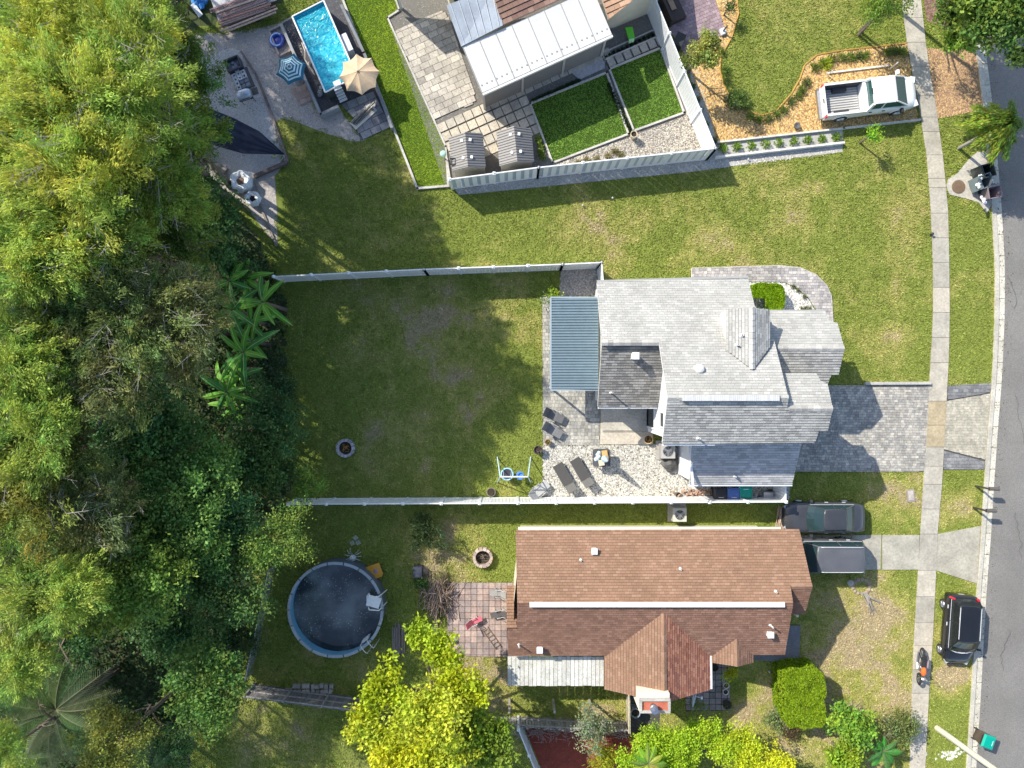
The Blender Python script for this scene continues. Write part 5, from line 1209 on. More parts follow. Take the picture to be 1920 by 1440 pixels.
def ladder(par, p0, ang, z0, z1, col, nm='ladder'):
    q = MB().col(col); c, s_ = math.cos(ang), math.sin(ang)
    for o_ in (-.24, .24):
        ex, ey = -s_*o_, c*o_
        q.tube([(p0[0]+ex, p0[1]+ey, z0), (p0[0]+ex, p0[1]+ey, z1+.35), (p0[0]+ex+c*.15, p0[1]+ey+s_*.15, z1+.45), (p0[0]+ex+c*.5, p0[1]+ey+s_*.5, z1+.45), (p0[0]+ex+c*.6, p0[1]+ey+s_*.6, z1+.3), (p0[0]+ex+c*.65, p0[1]+ey+s_*.65, 0.0)], .025, 6)
    for k in range(4): z = z0+.1+k*(z1-z0)/4; q.box((p0[0], p0[1], z), (.12, .5, .04), rz=ang)
    return q.build(nm, m_attr, par)
ladder(t, ((P(690, 1208, 1.3).x-x)*.90, (P(690, 1208, 1.3).y-y)*.90), math.radians(-50), .4, 1.25, (.55, .57, .58))
q = MB().col((.75, .76, .75)); px_, py_ = P(701, 1128, 1.4).x-x, P(701, 1128, 1.4).y-y
q.box((px_, py_, 1.42), (.75, .62, .05), rz=-.3)
for o_ in (-.36, .36): q.tube([(px_-.35, py_+o_, 1.2), (px_-.2, py_+o_, 1.75), (px_+.35, py_+o_*1.1, 1.75), (px_+.55, py_+o_, .3)], .03, 6)
for k in range(4): q.box((px_-.40, py_-.0, .5+k*.25), (.1, .6, .04))
q.build('entry_steps', m_attr, t)
# ---------------- umbrellas ----------------
def umbrella(label, px, py, h_, r, n, cols, rot=0.0, drop=.38, scal=.10):
    c = P(px, py, h_); t = thing('patio_umbrella', label, 'umbrella', (c.x, c.y, 0), rot)
    z = h_; rings = len(cols)
    for k in range(n):
        m_ = MB(); a0 = 2*math.pi*k/n; a1 = 2*math.pi*(k+1)/n
        def pt(f, g): # f along radius, g across 0..1
            A = Vector((math.cos(a0), math.sin(a0), 0)); B = Vector((math.cos(a1), math.sin(a1), 0)); v = A.lerp(B, g)*f*r*(1-scal*f*math.sin(math.pi*g)); sag = .05*math.sin(math.pi*g)*f
            return Vector((v.x, v.y, z-drop*f**1.3-sag))
        for i in range(rings):
            m_.col(cols[i], .04); f0, f1 = i/rings, (i+1)/rings
            for j in range(4):
                g0, g1 = j/4, (j+1)/4
                if i == 0: m_.add([pt(0, 0), pt(f1, g0), pt(f1, g1)], [(0, 1, 2)])
                else: m_.add([pt(f0, g0), pt(f1, g0), pt(f1, g1), pt(f0, g1)], [(0, 1, 2, 3)])
        po = m_.build('canopy_panel', m_fabric, t)
        q = MB().col(tuple(min(1, c_*1.15) for c_ in cols[-1])); q.bar(pt(.05, 0)+Vector((0, 0, .012)), pt(1, 0)+Vector((0, 0, .012)), .014, 4); q.build('rib', m_attr, t)
    q = MB().col((.35, .30, .25)); q.bar((0, 0, 0), (0, 0, z), .025, 8); q.build('pole', m_metal, t)
    q = MB().col((.2, .18, .16)); q.lathe((0, 0, z), [(.07, -.02), (.05, .04), (.015, .09)], 8); q.build('finial', m_attr, t)
    q = MB().col((.2, .2, .2)); q.lathe((0, 0, 0), [(.28, 0), (.28, .06), (.05, .1)], 16); q.build('base', m_attr, t)
    return t
be = (.56, .42, .28); umbrella('large beige eight-panel umbrella at the foot of the turquoise pool', 671, 134, 2.15, 1.17, 8, [be]*6, rot=math.radians(8))
nb, lb_ = (.03, .14, .22), (.55, .72, .78)
umbrella('small umbrella with navy and white rings beside the pool', 542, 124, 2.0, .92, 6, [nb, lb_, nb, lb_, nb, lb_, nb, lb_, nb, nb], rot=math.radians(20))
# closed umbrella + square table with cushions
cx_, cy_ = Q(1128, 858.5, .75); t = thing('patio_table', 'dark square table with rounded corners on the pale gravel', 'table', (cx_, cy_, 0))
q = MB().col((.10, .10, .105)); a = .52
pl_ = []
for (sx, sy, a0) in ((1, 1, 0), (-1, 1, 90), (-1, -1, 180), (1, -1, 270)):
    for d_ in (0, 30, 60, 90): r = math.radians(a0+d_); pl_.append((sx*(a-.16)+math.cos(r)*.16, sy*(a-.16)+math.sin(r)*.16))
q.prism(pl_, .70, .74); q.build('table_top', M('smoked_top', (.09, .09, .095), .25, .1, 3, 0), t)
for sx, sy in ((1, 1), (-1, 1), (-1, -1), (1, -1)): q = MB().col((.1, .1, .1)); q.bar((sx*.42, sy*.42, 0), (sx*.4, sy*.4, .7), .025, 6); q.build('leg', m_attr, t)
c = P(1124, 852, 2.3)
t = thing('closed_umbrella', 'folded umbrella standing through the square table', 'umbrella', (cx_+.1, cy_, .0))
q = MB().col((.42, .52, .60)); q.lathe((0, 0, 0), [(.16, 1.0), (.21, 1.3), (.15, 1.9), (.03, 2.6)], 8); q.build('folded_canopy', m_fabric, t)
q = MB().col((.3, .3, .3)); q.bar((0, 0, 0), (0, 0, 2.65), .022, 8); q.build('pole', m_metal, t)
for (px, py, cl, lb2) in ((1134, 850, (.55, .36, .14), 'tan cushion at the top right of the square table'), (1136, 859, (.50, .30, .10), 'tan cushion at the right edge of the square table'), (1128, 868, (.62, .56, .40), 'cream cushion at the bottom of the square table')):
    q = MB().col(cl); p = P(px, py, .78); q.box((p.x, p.y, .80), (.34, .34, .12), rz=.15, taper=.85); solo('cushion', lb2, 'cushion', q, m_fabric)
q = MB()
for k in range(7): q.col((.55, .68, .75), .15); q.rock((*Q(1121+rnd.uniform(-4, 3), 855+rnd.uniform(-7, 7), .8), .76), .13)
solo('blue_fabric', 'crumpled pale blue cloth on the square table', 'cloth', q, m_fabric)
# loungers and chairs
def lounger(label, px, py, rz, shade=(.075, .073, .07)):
    x, y = Q(px, py, .35); t = thing('sun_lounger', label, 'sun lounger', (x, y, 0), rz, group='dark loungers on the gravel')
    q = MB().col(shade); q.box((.20, 0, .34), (1.35, .58, .04)); q.build('seat', m_fabric, t)
    q = MB().col(tuple(c*1.6 for c in shade)); q.box((-.70, 0, .52), (.55, .58, .04), tilt=(0, .75)); q.build('backrest', m_fabric, t)
    q = MB().col((.12, .12, .12))
    for s_ in (-.3, .3): q.bar((-.5, s_, .33), (.9, s_, .33), .022, 5)
    q.build('frame', m_attr, t)
    for sx in (-.4, .75):
        for s_ in (-.3, .3): q = MB().col((.12, .12, .12)); q.bar((sx, s_, 0), (sx, s_, .33), .02, 5); q.build('leg', m_attr, t)
    return t
lounger('charcoal sun lounger on the gravel nearer the lawn', 1059, 895, math.radians(120)); lounger('charcoal sun lounger on the gravel nearer the square table', 1091, 885, math.radians(120))
def chair(label, px, py, rz, col=(.15, .15, .155), name='patio_chair', fr=(.45, .45, .45), cat='chair', w_=.55):
    x, y = Q(px, py, .4); t = thing(name, label, cat, (x, y, 0), rz)
    q = MB().col(col); q.box((0, 0, .42), (w_, w_, .04)); q.build('seat', m_fabric, t)
    q = MB().col(col); q.box((-w_*.75, 0, .74), (.04, w_, .68), tilt=(0, -.5)); q.build('backrest', m_fabric, t)
    q = MB().col(col); q.box((w_*.85, 0, .40), (.45, w_*.9, .04), tilt=(0, .15)); q.build('footrest', m_fabric, t)
    for s_ in (-1, 1):
        q = MB().col(fr); q.tube([(-w_*.9, s_*w_*.6, .95), (-w_*.4, s_*w_*.6, .62), (w_*.5, s_*w_*.6, .60), (w_*.6, s_*w_*.6, .02)], .018, 5); q.bar((-w_*.5, s_*w_*.58, .0), (w_*.45, s_*w_*.58, .58), .015, 5); q.build('arm_frame', m_attr, t)
        for sx in (-.25, .25): q = MB().col(fr); q.bar((sx, s_*w_*.5, 0), (sx, s_*w_*.5, .42), .015, 5); q.build('leg', m_attr, t)
    return t
chair('grey reclining chair on the pavers, upper of the pair', 1036, 778, math.radians(-25)); chair('grey reclining chair on the pavers, lower one by the plant pot', 1034, 805, math.radians(-30), col=(.20, .20, .205))
chair('pale folding chair on the lawn edge by the white fence', 1010, 920, math.radians(40), col=(.40, .40, .39))
# pots, pits, plants in pots
def pot(label, px, py, r, col, plantcol=None, h_=.35, name='plant_pot', cat='plant pot', n=30, pl=.12):
    x, y = Q(px, py, h_); t = thing(name, label, cat, (x, y, 0))
    q = MB().col(col); q.lathe((0, 0, 0), [(r*.7, 0), (r*.95, h_*.8), (r*1.02, h_), (r*.86, h_), (r*.84, h_*.8)], 18, cap=False); q.build('pot', m_attr, t, smooth=True)
    q = MB().col((.06, .045, .035)); q.lathe((0, 0, 0), [(r*.86, h_*.82), (.001, h_*.85)], 16, cap=False); q.build('soil', m_ground, t)
    if plantcol:
        pos = rng.normal(size=(n, 3))*np.array([r*.45, r*.45, .06])+np.array([0, 0, h_+.08]); D = pos-np.array([0, 0, h_-.1])
        V, Fc, cl = leaves(pos, D, pl, pl*.3, np.array(plantcol)[None]*rng.uniform(.6, 1.4, (n, 1))); np_mesh('leaves', V, Fc, 4, cl, m_leaf, t)['kind'] = 'stuff'
    return t
pot('terracotta pot with yellow-green plant at the patio corner', 1027, 829, .17, (.42, .22, .12), (.40, .42, .05)); pot('cream rimmed pot with tan plant beside the porch slab', 1216, 824, .27, (.66, .48, .28), (.42, .28, .07), n=60)
pot('dark fire bowl on the lawn edge next to the patio pots', 1009, 844, .26, (.06, .05, .05), (.25, .2, .18), h_=.5); pot('old round planter in the grass by the swing set and fence', 921, 923, .27, (.22, .20, .16), (.12, .13, .1), h_=.2)
pot('tall white pot at the junction of the two lawn squares', 1189, 251, .2, (.64, .55, .38), None, h_=.6)
pot('round white-rimmed pot, upper of two by the brown house walk', 1362, 1286, .17, (.68, .66, .62), None, h_=.3); pot('round white-rimmed pot, lower of two by the brown house walk', 1361, 1298, .17, (.68, .66, .62), None, h_=.3)
pot('white ring planter on the brick patio near the tree', 850, 1202, .14, (.7, .68, .66), None, h_=.25)
pot('blue-grey round barrel below the chimney', 1192, 1338, .28, (.22, .27, .33), None, h_=.8, name='barrel', cat='barrel')
pot('dark planter with weeds on the brown house walk', 1364, 1322, .27, (.05, .05, .05), (.12, .2, .05), h_=.35); pot('dark pot in the corner of the walk by the gutter', 1340, 1252, .22, (.03, .03, .03), (.05, .08, .03), h_=.3)
def ringpit(label, px, py, R_, n, cols, inner, h_=.3):
    x, y = Q(px, py, h_); t = thing('fire_pit', label, 'fire pit', (x, y, 0))
    for k in range(n):
        a = 2*math.pi*k/n; q = MB().col(rnd.choice(cols), .1); q.box((math.cos(a)*R_, math.sin(a)*R_, h_/2+rnd.uniform(-.02, .02)), (.16, 2*math.pi*R_/n*.92, h_), rz=a+rnd.uniform(-.05, .05)); q.build('block', m_conc, t)
    q = MB().col((.06, .05, .045)); q.lathe((0, 0, 0), [(R_, .03), (.001, .04)], 18, cap=False); q.build('ash_bed', m_ground, t)
    for k in range(14):
        a = rnd.uniform(0, 6.28); r = rnd.uniform(0, R_*.6); l = rnd.uniform(.12, .35); b = rnd.uniform(0, 3.14); q = MB().col(inner, .4); c = Vector((math.cos(a)*r, math.sin(a)*r, .1+.1*rnd.random())); d = Vector((math.cos(b), math.sin(b), .1))*l*.5; q.bar(c-d, c+d, .02, 5); q.build('stick', m_wood, t)
ringpit('ring of pale blocks round a fire pit with orange embers wood in the back lawn', 647, 840.5, .46, 13, [(.36, .34, .36), (.44, .42, .43)], (.42, .20, .05))
ringpit('pinkish stone fire pit with dark sticks north of the brick patio', 905, 1046.5, .50, 14, [(.46, .36, .31), (.38, .30, .27), (.52, .43, .37)], (.16, .12, .10), .4)
# swing set
t = thing('swing_set', 'pale blue children swing set with two seats on the lawn', 'swing set', (-.4, -5.2, 0))
e = P(938, 894, 1.7), P(990, 894, 1.7); q = MB().col((.76, .74, .74)); q.bar(*e, .04, 8); q.build('top_bar', m_attr, t, world=True)
for p, s_ in ((e[0], -1), (e[1], 1)):
    for dy in (.95, -.55): q = MB().col((.45, .60, .68)); q.bar(p, (p.x+s_*.2, p.y+dy, 0), .035, 6); q.build('leg', m_attr, t, world=True)
c = P(951, 889, .55); q = MB().col((.35, .62, .80)); q.torus((c.x, c.y, .55), .34, .04, 24, 6); nb_ = q.build('nest_seat', m_attr, t, world=True)
q = MB().col((.05, .05, .07)); q.lathe((c.x, c.y, .52), [(.32, .02), (.001, -.04)], 16, cap=False); sub(q, 'net', m_fabric, nb_, t)
for a in range(4): q = MB().col((.6, .7, .75)); q.bar((c.x+math.cos(a*1.57+.7)*.34, c.y+math.sin(a*1.57+.7)*.34, .55), (c.x+(.2 if a in (0, 3) else -.2), e[0].y, 1.7), .012, 4); q.build('rope', m_attr, t, world=True)
c = P(975, 891, .6); q = MB().col((.10, .26, .62)); q.box((c.x, c.y, .52), (.3, .38, .05)); q.box((c.x, c.y-.2, .66), (.3, .05, .3)); q.torus((c.x, c.y, .66), .2, .03, 14, 5); q.build('toddler_seat', m_attr, t, world=True)
for s_ in (-.15, .15): q = MB().col((.6, .7, .75)); q.bar((c.x+s_, c.y, .7), (c.x+s_, e[0].y, 1.7), .012, 4); q.build('rope', m_attr, t, world=True)
# AC units
def ac(label, px, py, col, h_=.75, w_=.82, rz=0):
    x, y = Q(px, py, h_); t = thing('air_conditioner', label, 'air conditioner', (x, y, 0), rz)
    q = MB().col((.35, .33, .30)); q.box((0, 0, .05), (w_+.3, w_+.3, .1)); q.build('pad', m_conc, t)
    q = MB().col(col); q.box((0, 0, .1+h_/2), (w_, w_, h_)); bo = q.build('case', m_attr, t)
    for k in range(10): q = MB().col(tuple(c*.6 for c in col)); q.box((0, 0, .2+k*h_/11), (w_+.01, w_+.01, .02)); q.build('louver', m_attr, bo)
    q = MB().col((.02, .02, .02)); q.lathe((0, 0, 0), [(w_*.36, h_+.103), (.001, h_+.104)], 20, cap=False); q.build('fan_well', m_attr, t)
    q = MB().col((.45, .46, .47))
    for r in (.12, .2, .28): q.torus((0, 0, h_+.13), r*w_/.8, .008, 20, 4)
    for k in range(8): a = k*math.pi/4; q.bar((0, 0, h_+.14), (math.cos(a)*w_*.37, math.sin(a)*w_*.37, h_+.12), .008, 4)
    q.build('fan_guard', m_metal, t)
    for k in range(3): a = k*2.09+.5; q = MB().col((.55, .56, .57)); q.box((math.cos(a)*w_*.18, math.sin(a)*w_*.18, h_+.112), (w_*.3, .13, .012), rz=a); q.build('fan_blade', m_metal, t)
ac('dark-fan air conditioner between the porch pot and the west garage wall', 1252, 846, (.40, .39, .37)); ac('pale air conditioner on its pad north of the brown house', 1274, 965, (.52, .52, .47), w_=.78)
# covered dark object
q = MB().col((.08, .08, .08)); q.rock((*Q(1256, 869, .4), .35), .52, .9, 9); q.rock((*Q(1261, 874, .4), .25), .38, .9, 8); solo('dark_boulder', 'dark grey wrinkled cover behind the air conditioner of the grey house', 'covered item', q, M('wrinkled_cover', (.085, .085, .083), .6, .5, 4, .9, 9))
# firewood and clutter by the south wall
for k in range(42):
    a = rnd.uniform(0, 3.14); c = Vector((*Q(rnd.gauss(1303, 16), rnd.gauss(923, 4), .1), rnd.uniform(.06, .3))); l = rnd.uniform(.12, .3); d = Vector((math.cos(a)*l, math.sin(a)*l, rnd.uniform(-.05, .05)))
    if k == 0: wp_ = thing('firewood_pile', 'loose pile of split firewood between the gravel and the black bin', 'firewood', (c.x, c.y, 0))
    q = MB().col(rnd.choice([(.45, .27, .19), (.36, .24, .18), (.52, .36, .27), (.25, .17, .13)]), .2); q.bar(c-d*.5, c+d*.5, rnd.uniform(.03, .055), 6); q.build('log', m_wood, wp_, world=True)
q = MB().col((.16, .12, .09)); q.lathe((*Q(1270, 927), 0), [(.16, 0), (.18, .3), (.14, .3), (.13, .2)], 14, cap=False); solo('small_barrel', 'small round dark pot at the left end of the firewood', 'pot', q, m_attr)
q = MB().col((.02, .02, .02)); q.torus((*Q(1420, 935), .3), .17, .05, 16, 6); solo('tyre', 'small black tyre right of the green bin', 'tyre', q, m_rubber)
t = thing('garden_cart', 'grey wheeled tool with handle right of the green bin by the gate', 'garden cart', (*Q(1436, 926), 0))
q = MB().col((.42, .41, .40)); q.box((0, 0, .35), (.7, .4, .16), taper=.8); q.build('tray', m_metal, t)
q = MB().col((.3, .3, .3)); q.tube([(-.3, .2, .3), (-.8, .1, .7), (-.8, -.1, .7), (-.3, -.2, .3)], .02, 5); q.build('handle', m_metal, t)
for s_ in (-1, 1): q = MB(); q.torus((.2, s_*.25, .15), .12, .035, 14, 5, rot=Matrix.Rotation(math.pi/2, 3, 'X')); q.build('wheel', m_rubber, t)
# stick bundle beside the sedan
t = thing('cane_bundle', 'bundle of pale canes and sticks between the white fence end and the sedan', 'sticks', (*Q(1466, 972), 0))
for k in range(60): q = MB().col(rnd.choice([(.46, .34, .24), (.38, .28, .20), (.54, .42, .31)]), .2); x = rnd.uniform(-.4, .4); q.bar((x-.1, -.65+rnd.uniform(-.1, .1), .05+rnd.random()*.3), (x+.15+rnd.uniform(-.1, .1), .65+rnd.uniform(-.1, .15), .1+rnd.random()*.3), .014, 4); q.build('stick', m_wood, t)
# brush pile
t = thing('brush_pile', 'large heap of cut branches at the corner of the brick patio', 'brush pile', (*Q(820, 1112), 0))
for k in range(230):
    a = rnd.gauss(1.45, .45); l = rnd.uniform(.5, 1.9); r = rnd.gauss(0, .42), rnd.gauss(0, .55); z = .12+max(0, .75-abs(r[0])*.6-abs(r[1])*.4)*rnd.random()
    if k > 150: a = rnd.uniform(0, 3.14); l = rnd.uniform(.3, .8); r = (rnd.gauss(.2, .3), rnd.gauss(-.1, .4)); z += .15
    d = Vector((math.cos(a), math.sin(a), rnd.uniform(-.12, .12)))*l*.5; c = Vector((r[0], r[1], z)); q = MB().col(rnd.choice([(.30, .20, .15), (.24, .18, .15), (.40, .28, .20), (.20, .15, .13), (.45, .34, .26)]), .2); q.bar(c-d, c+d, rnd.uniform(.014, .032), 5, r2=.01); q.build('branch', m_wood, t)
t = thing('log_stack', 'row of long grey poles lying beside the bright tree', 'poles', (*Q(748, 1200), 0))
for k in range(9): q = MB().col((.26, .22, .20), .2); x = -.35+k*.085; q.bar((x, -.9+rnd.uniform(-.2, .2), .08+.08*(k % 2)), (x+rnd.uniform(-.04, .04), .85+rnd.uniform(-.1, .2), .08+.08*(k % 2)), .04, 6); q.build('log', m_wood, t)
t = thing('long_poles', 'grey fence rails sticking out below the brush pile', 'poles', (*Q(816, 1195), 0))
for x in (-.06, .08): q = MB().col((.12, .12, .13)); q.box((x, 0, .1), (.09, 2.2, .09)); q.build('rail', m_wood, t)
# rock ring with roots in front lawn
t = thing('stone_planter', 'ring of tan stones with bare roots in the brown house front lawn', 'stone planter', (*Q(1615, 1100), 0))
for k in range(13): a = k/13*6.28; q = MB().col((.36, .28, .21), .2); q.rock((math.cos(a)*.5, math.sin(a)*.42, .02), .14); q.build('stone', m_stone, t)
q = MB().col((.52, .49, .42))
for k in range(16): a = rnd.uniform(-1.3, -.5); l = rnd.uniform(.9, 1.6); q.tube([(.1+rnd.uniform(-.2, .2), -.3, .12), (.1+math.cos(a)*l*.5+rnd.uniform(-.1, .1), -.3+math.sin(a)*l*.6, .2), (.1+math.cos(a)*l, -.3+math.sin(a)*l, .06)], .02, 4)
q.build('roots', m_twig, t)['kind'] = 'stuff'
q = MB().col((.44, .42, .38)); q.rock((-.62, .22, .02), .22); q.build('stone', m_stone, t)
# cinder blocks on the timber fence
t = thing('block_pile', 'pile of concrete blocks beside the grey plank fence', 'concrete blocks', (*Q(590, 1291), 0))
for k in range(18):
    q = MB().col((.36, .34, .31), .15); q.box((-1.15+(k % 9)*.27+rnd.uniform(-.03, .03), -.12+.3*(k // 9)+rnd.uniform(-.04, .04), .1), (.22, .24, .2), rz=rnd.uniform(-.2, .2)); q.build('block', m_conc, t)
# yellow ride-on toy + dark box + chairs on patio
t = thing('orange_table', 'small orange table with a flowered mat beside the round pool', 'table', (*Q(703, 1071, .4), 0), .35)
q = MB().col((.60, .30, .03)); q.prism([(-.4, -.3), (-.3, -.42), (.3, -.42), (.4, -.3), (.4, .4), (-.4, .4)], .38, .45); q.build('top', m_gloss, t)
q = MB().col((.32, .22, .34)); q.rock((.05, 0, .45), .15, .3); q.build('mat', m_fabric, t)
for sx in (-.3, .3):
    for sy in (-.3, .3): q = MB().col((.55, .3, .05)); q.bar((sx, sy, 0), (sx, sy, .4), .03, 5); q.build('leg', m_gloss, t)
q = MB().col((.045, .05, .075)); q.box((*Q(785, 1068), .3), (.5, .62, .6)); q.col((.3, .25, .2)); solo('dark_box', 'dark navy box beside the brush pile', 'box', q, m_attr)
q = MB().col((.30, .25, .21)); q.rock((*Q(795, 1070), .05), .28, .9, 8); solo('boulder', 'tan boulder next to the dark navy box', 'rock', q, m_stone)
t = chair('pink and red child chair on the brick patio', 888, 1165, math.radians(20), col=(.60, .16, .20), w_=.33)
t = thing('step_ladder', 'rusty metal ladder lying on the brick patio', 'ladder', (*Q(922, 1195), .06), math.radians(-55))
for s_ in (-.18, .18): q = MB().col((.2, .14, .1)); q.bar((-.7, s_, .05), (.7, s_, .05), .02, 5); q.build('rail', m_attr, t)
for k in range(6): q = MB().col((.2, .14, .1)); q.bar((-.6+k*.24, -.18, .05), (-.6+k*.24, .18, .05), .015, 5); q.build('rung', m_attr, t)
for (px, py, lb2, a) in ((935, 1112, 'white metal chair under the brown house west eave', 0), (936, 1150, 'dark metal chair on the brick patio by the west wall', .3)):
    chair(lb2, px, py, math.pi+a, col=(.10, .09, .09) if 'dark' in lb2 else (.28, .27, .26), w_=.36)
# pale wire garden statue and tools at the round pool
t = thing('yard_clutter', 'pale wire plant stand and hoses north of the round pool', 'plant stand', (*Q(664, 1040), 0))
for k in range(12): a = rnd.uniform(0, 6.28); q = MB().col((.48, .52, .50), .2); q.tube([(0, 0, .1), (math.cos(a)*.3, math.sin(a)*.3, .5), (math.cos(a)*.5, math.sin(a)*.5, .3)], .018, 4); q.build('wire', m_attr, t)
q = MB().col((.50, .55, .56)); q.lathe((0, -.1, .3), [(.18, 0), (.2, .1), (.05, .25)], 10); q.build('bowl', m_attr, t)
for (px, py, wh) in ((661, 1018, 'left'), (667, 1008, 'top'), (672, 1017, 'right')):
    q = MB().col((.30, .33, .25), .2); q.box((*Q(px, py), .03), (.26, .26, .06), rz=rnd.random()); solo('garden_tile', 'small pale tile on the grass north of the round pool, %s one of three' % wh, 'tile', q, m_conc, group='loose tiles on the grass')
# satellite dish
t = thing('satellite_dish', 'pale satellite dish mounted below the south gable of the brown house', 'satellite dish', (*Q(1299, 1312, 2.6), 2.6))
q = MB().col((.50, .56, .62)); q.lathe((0, 0, 0), [(.02, 0), (.2, .02), (.36, .08), (.37, .10)], 20, R=Matrix.Rotation(1.15, 3, 'Y') @ Matrix.Rotation(.2, 3, 'X'), cap=False); q.build('dish', m_attr, t, smooth=True)
q = MB().col((.7, .7, .7)); q.tube([(0, .45, -.1), (.05, .2, 0), (0, 0, 0)], .03, 6); q.tube([(.05, .2, 0), (.45, .15, .1)], .02, 5); q.box((.47, .15, .1), (.1, .14, .06)); q.build('arm', m_attr, t)
# bulk bags, tarp, timber, crates
def bulkbag(label, px, py, r, h_, inner):
    x, y = Q(px, py, h_); t = thing('bulk_bag', label, 'bulk bag', (x, y, 0)); n = 20
    vs = []; 
    for f, z in ((.95, 0), (1.06, h_*.5), (1.0, h_), (.86, h_+.06), (.60, h_-.05), (.42, h_-.15)):
        for k in range(n):
            a = 2*math.pi*k/n; e_ = 1+.10*math.sin(a*5+z*9)+rnd.uniform(-.06, .06); vs.append((math.cos(a)*r*f*e_, math.sin(a)*r*f*e_, z+rnd.uniform(-.04, .04)*(z > 0)))
    q = MB().col((.66, .68, .70)); q.add(vs, [(k*n+i, k*n+(i+1) % n, (k+1)*n+(i+1) % n, (k+1)*n+i) for k in range(5) for i in range(n)]); q.build('bag', m_fabric, t)
    q = MB().col(inner); q.lathe((0, 0, 0), [(r*.5, h_-.17), (.001, h_-.1)], 12, cap=False); q.build('fill', m_ground, t)
    for k in range(3): a = k*2+.5; q = MB().col((.62, .64, .66)); q.tube([(math.cos(a)*r*.8, math.sin(a)*r*.8, h_), (math.cos(a+.3)*r*.7, math.sin(a+.3)*r*.7, h_+.2), (math.cos(a+.6)*r*.85, math.sin(a+.6)*r*.85, h_)], .025, 4); q.build('strap', m_fabric, t)
bulkbag('large white bulk bag with soil inside beside the wood', 449, 338, .56, .75, (.20, .14, .11)); bulkbag('smaller white bulk bag with a dark slit below the large one', 471.5, 371, .40, .55, (.03, .035, .05))
def cloth_grid(pts_fn, nu, nv):
    vs = [pts_fn(i/nu, j/nv) for j in range(nv+1) for i in range(nu+1)]
    return vs, [(j*(nu+1)+i, j*(nu+1)+i+1, (j+1)*(nu+1)+i+1, (j+1)*(nu+1)+i) for j in range(nv) for i in range(nu)]
T0, T1 = P(380, 196, 1.9), P(330, 262, 1.5); apex = P(530, 288, .55)
def tf(u, v):
    top = [(376, 196), (440, 222), (486, 246), (534, 289)]; bot = [(345, 262), (400, 272), (455, 288), (532, 290)]
    def li(L_, f): f *= 3; i = min(2, int(f)); g = f-i; return (L_[i][0]*(1-g)+L_[i+1][0]*g, L_[i][1]*(1-g)+L_[i+1][1]*g)
    a, b = li(top, u), li(bot, u); px, py = a[0]*(1-v)+b[0]*v, a[1]*(1-v)+b[1]*v
    z = (1.7-.9*u)*(1-.25*math.sin(math.pi*v)*0)+.35*math.sin(math.pi*v)*(1-u)+.05*math.sin(v*26+u*3)*(1-u*.6)
    return tuple(P(px, py, max(.25, z)))
vs, fs = cloth_grid(tf, 30, 26); q = MB().col((.045, .055, .085)); q.add(vs, fs); o_ = solo('tarpaulin', 'dark navy tarpaulin stretched to a point over the gravel pad', 'tarpaulin', q, M('navy_tarp', (.035, .042, .065), .8, .2, 3, .2, 15, var2=.15, v2s=30, spec=.1), smooth=True)
t = thing('trailer_load', 'flat trailer loaded with long reddish boards at the top edge', 'trailer', (-14.5, 21.6, 0))
a = math.radians(20); ca, sa = math.cos(a), math.sin(a); c0 = P(455, 12, .6)
q = MB().col((.45, .44, .46)); q.box((c0.x, c0.y+.5, .5), (3.6, 1.5, .06), rz=a); q.build('deck', m_attr, t, world=True)
for k in range(14): q = MB().col(rnd.choice([(.42, .22, .18), (.36, .22, .19), (.46, .34, .28), (.28, .2, .2)]), .15); o_ = -.95+k*.1; L_ = rnd.uniform(2.6, 3.6); q.box((c0.x-sa*o_+rnd.uniform(-.2, .2)*ca, c0.y+ca*o_, .6+.05*(k % 3)), (L_, .10, .06), rz=a+rnd.uniform(-.03, .03)); q.build('board', m_wood, t, world=True)
q = MB().col((.55, .55, .55))
e_ = [P(414, 42, .5), P(470, 20, .5), P(520, -2, .5)]; q.tube(e_, .04, 5); q.tube([P(414, 42, .5), P(408, 26, .5)], .04, 5); q.build('side_rail', m_attr, t, world=True)
for s_ in (-.6, .6): q = MB(); q.torus((c0.x+s_, c0.y-.75+s_*.3, .28), .22, .07, 16, 6, rot=Matrix.Rotation(math.pi/2, 3, 'X')); q.build('wheel', m_rubber, t, world=True)
q = MB()
for k in range(9): q.col((.05, .22, .55), .4); q.rock((*Q(378+rnd.uniform(-14, 12), 5+rnd.uniform(-8, 8)), .2), rnd.uniform(.2, .35), .7, 7)
solo('blue_tarp', 'crumpled bright blue tarp at the top edge beside the trees', 'tarpaulin', q, m_fabric)
q = MB().col((.50, .52, .54)); q.box((*Q(373, 24), .3), (.30, .85, .06), rz=.62); solo('grey_board', 'pale grey board leaning below the blue tarp', 'board', q, m_attr)
# barbecue corner: dark crate, holed blocks, round lid, plank
q = MB().col((.06, .065, .08))
cx_, cy_ = Q(439, 122, .3); 
for sx, sy, w_, d_ in ((0, .34, .85, .06), (0, -.34, .85, .06), (.42, 0, .06, .7), (-.42, 0, .06, .7)): q.box((cx_+sx*.93-sy*.37, cy_+sx*.37+sy*.93, .3), (w_, d_, .5), rz=.38)
q.col((.20, .22, .26)); q.box((cx_, cy_, .15), (.8, .62, .1), rz=.38)
for k in range(7): q.col((.28, .30, .36), .4); q.rock((cx_+rnd.uniform(-.25, .25), cy_+rnd.uniform(-.2, .2), .25), .12)
solo('dark_crate', 'black open crate of clutter on the gravel pad', 'crate', q, m_attr)
t = thing('block_pallet', 'pallet of pale blocks with square holes on the gravel pad', 'concrete blocks', (*Q(453, 148), 0), .40)
q = MB().col((.12, .10, .10)); q.box((.1, -.1, .06), (.95, 1.2, .12)); q.build('pallet', m_wood, t)
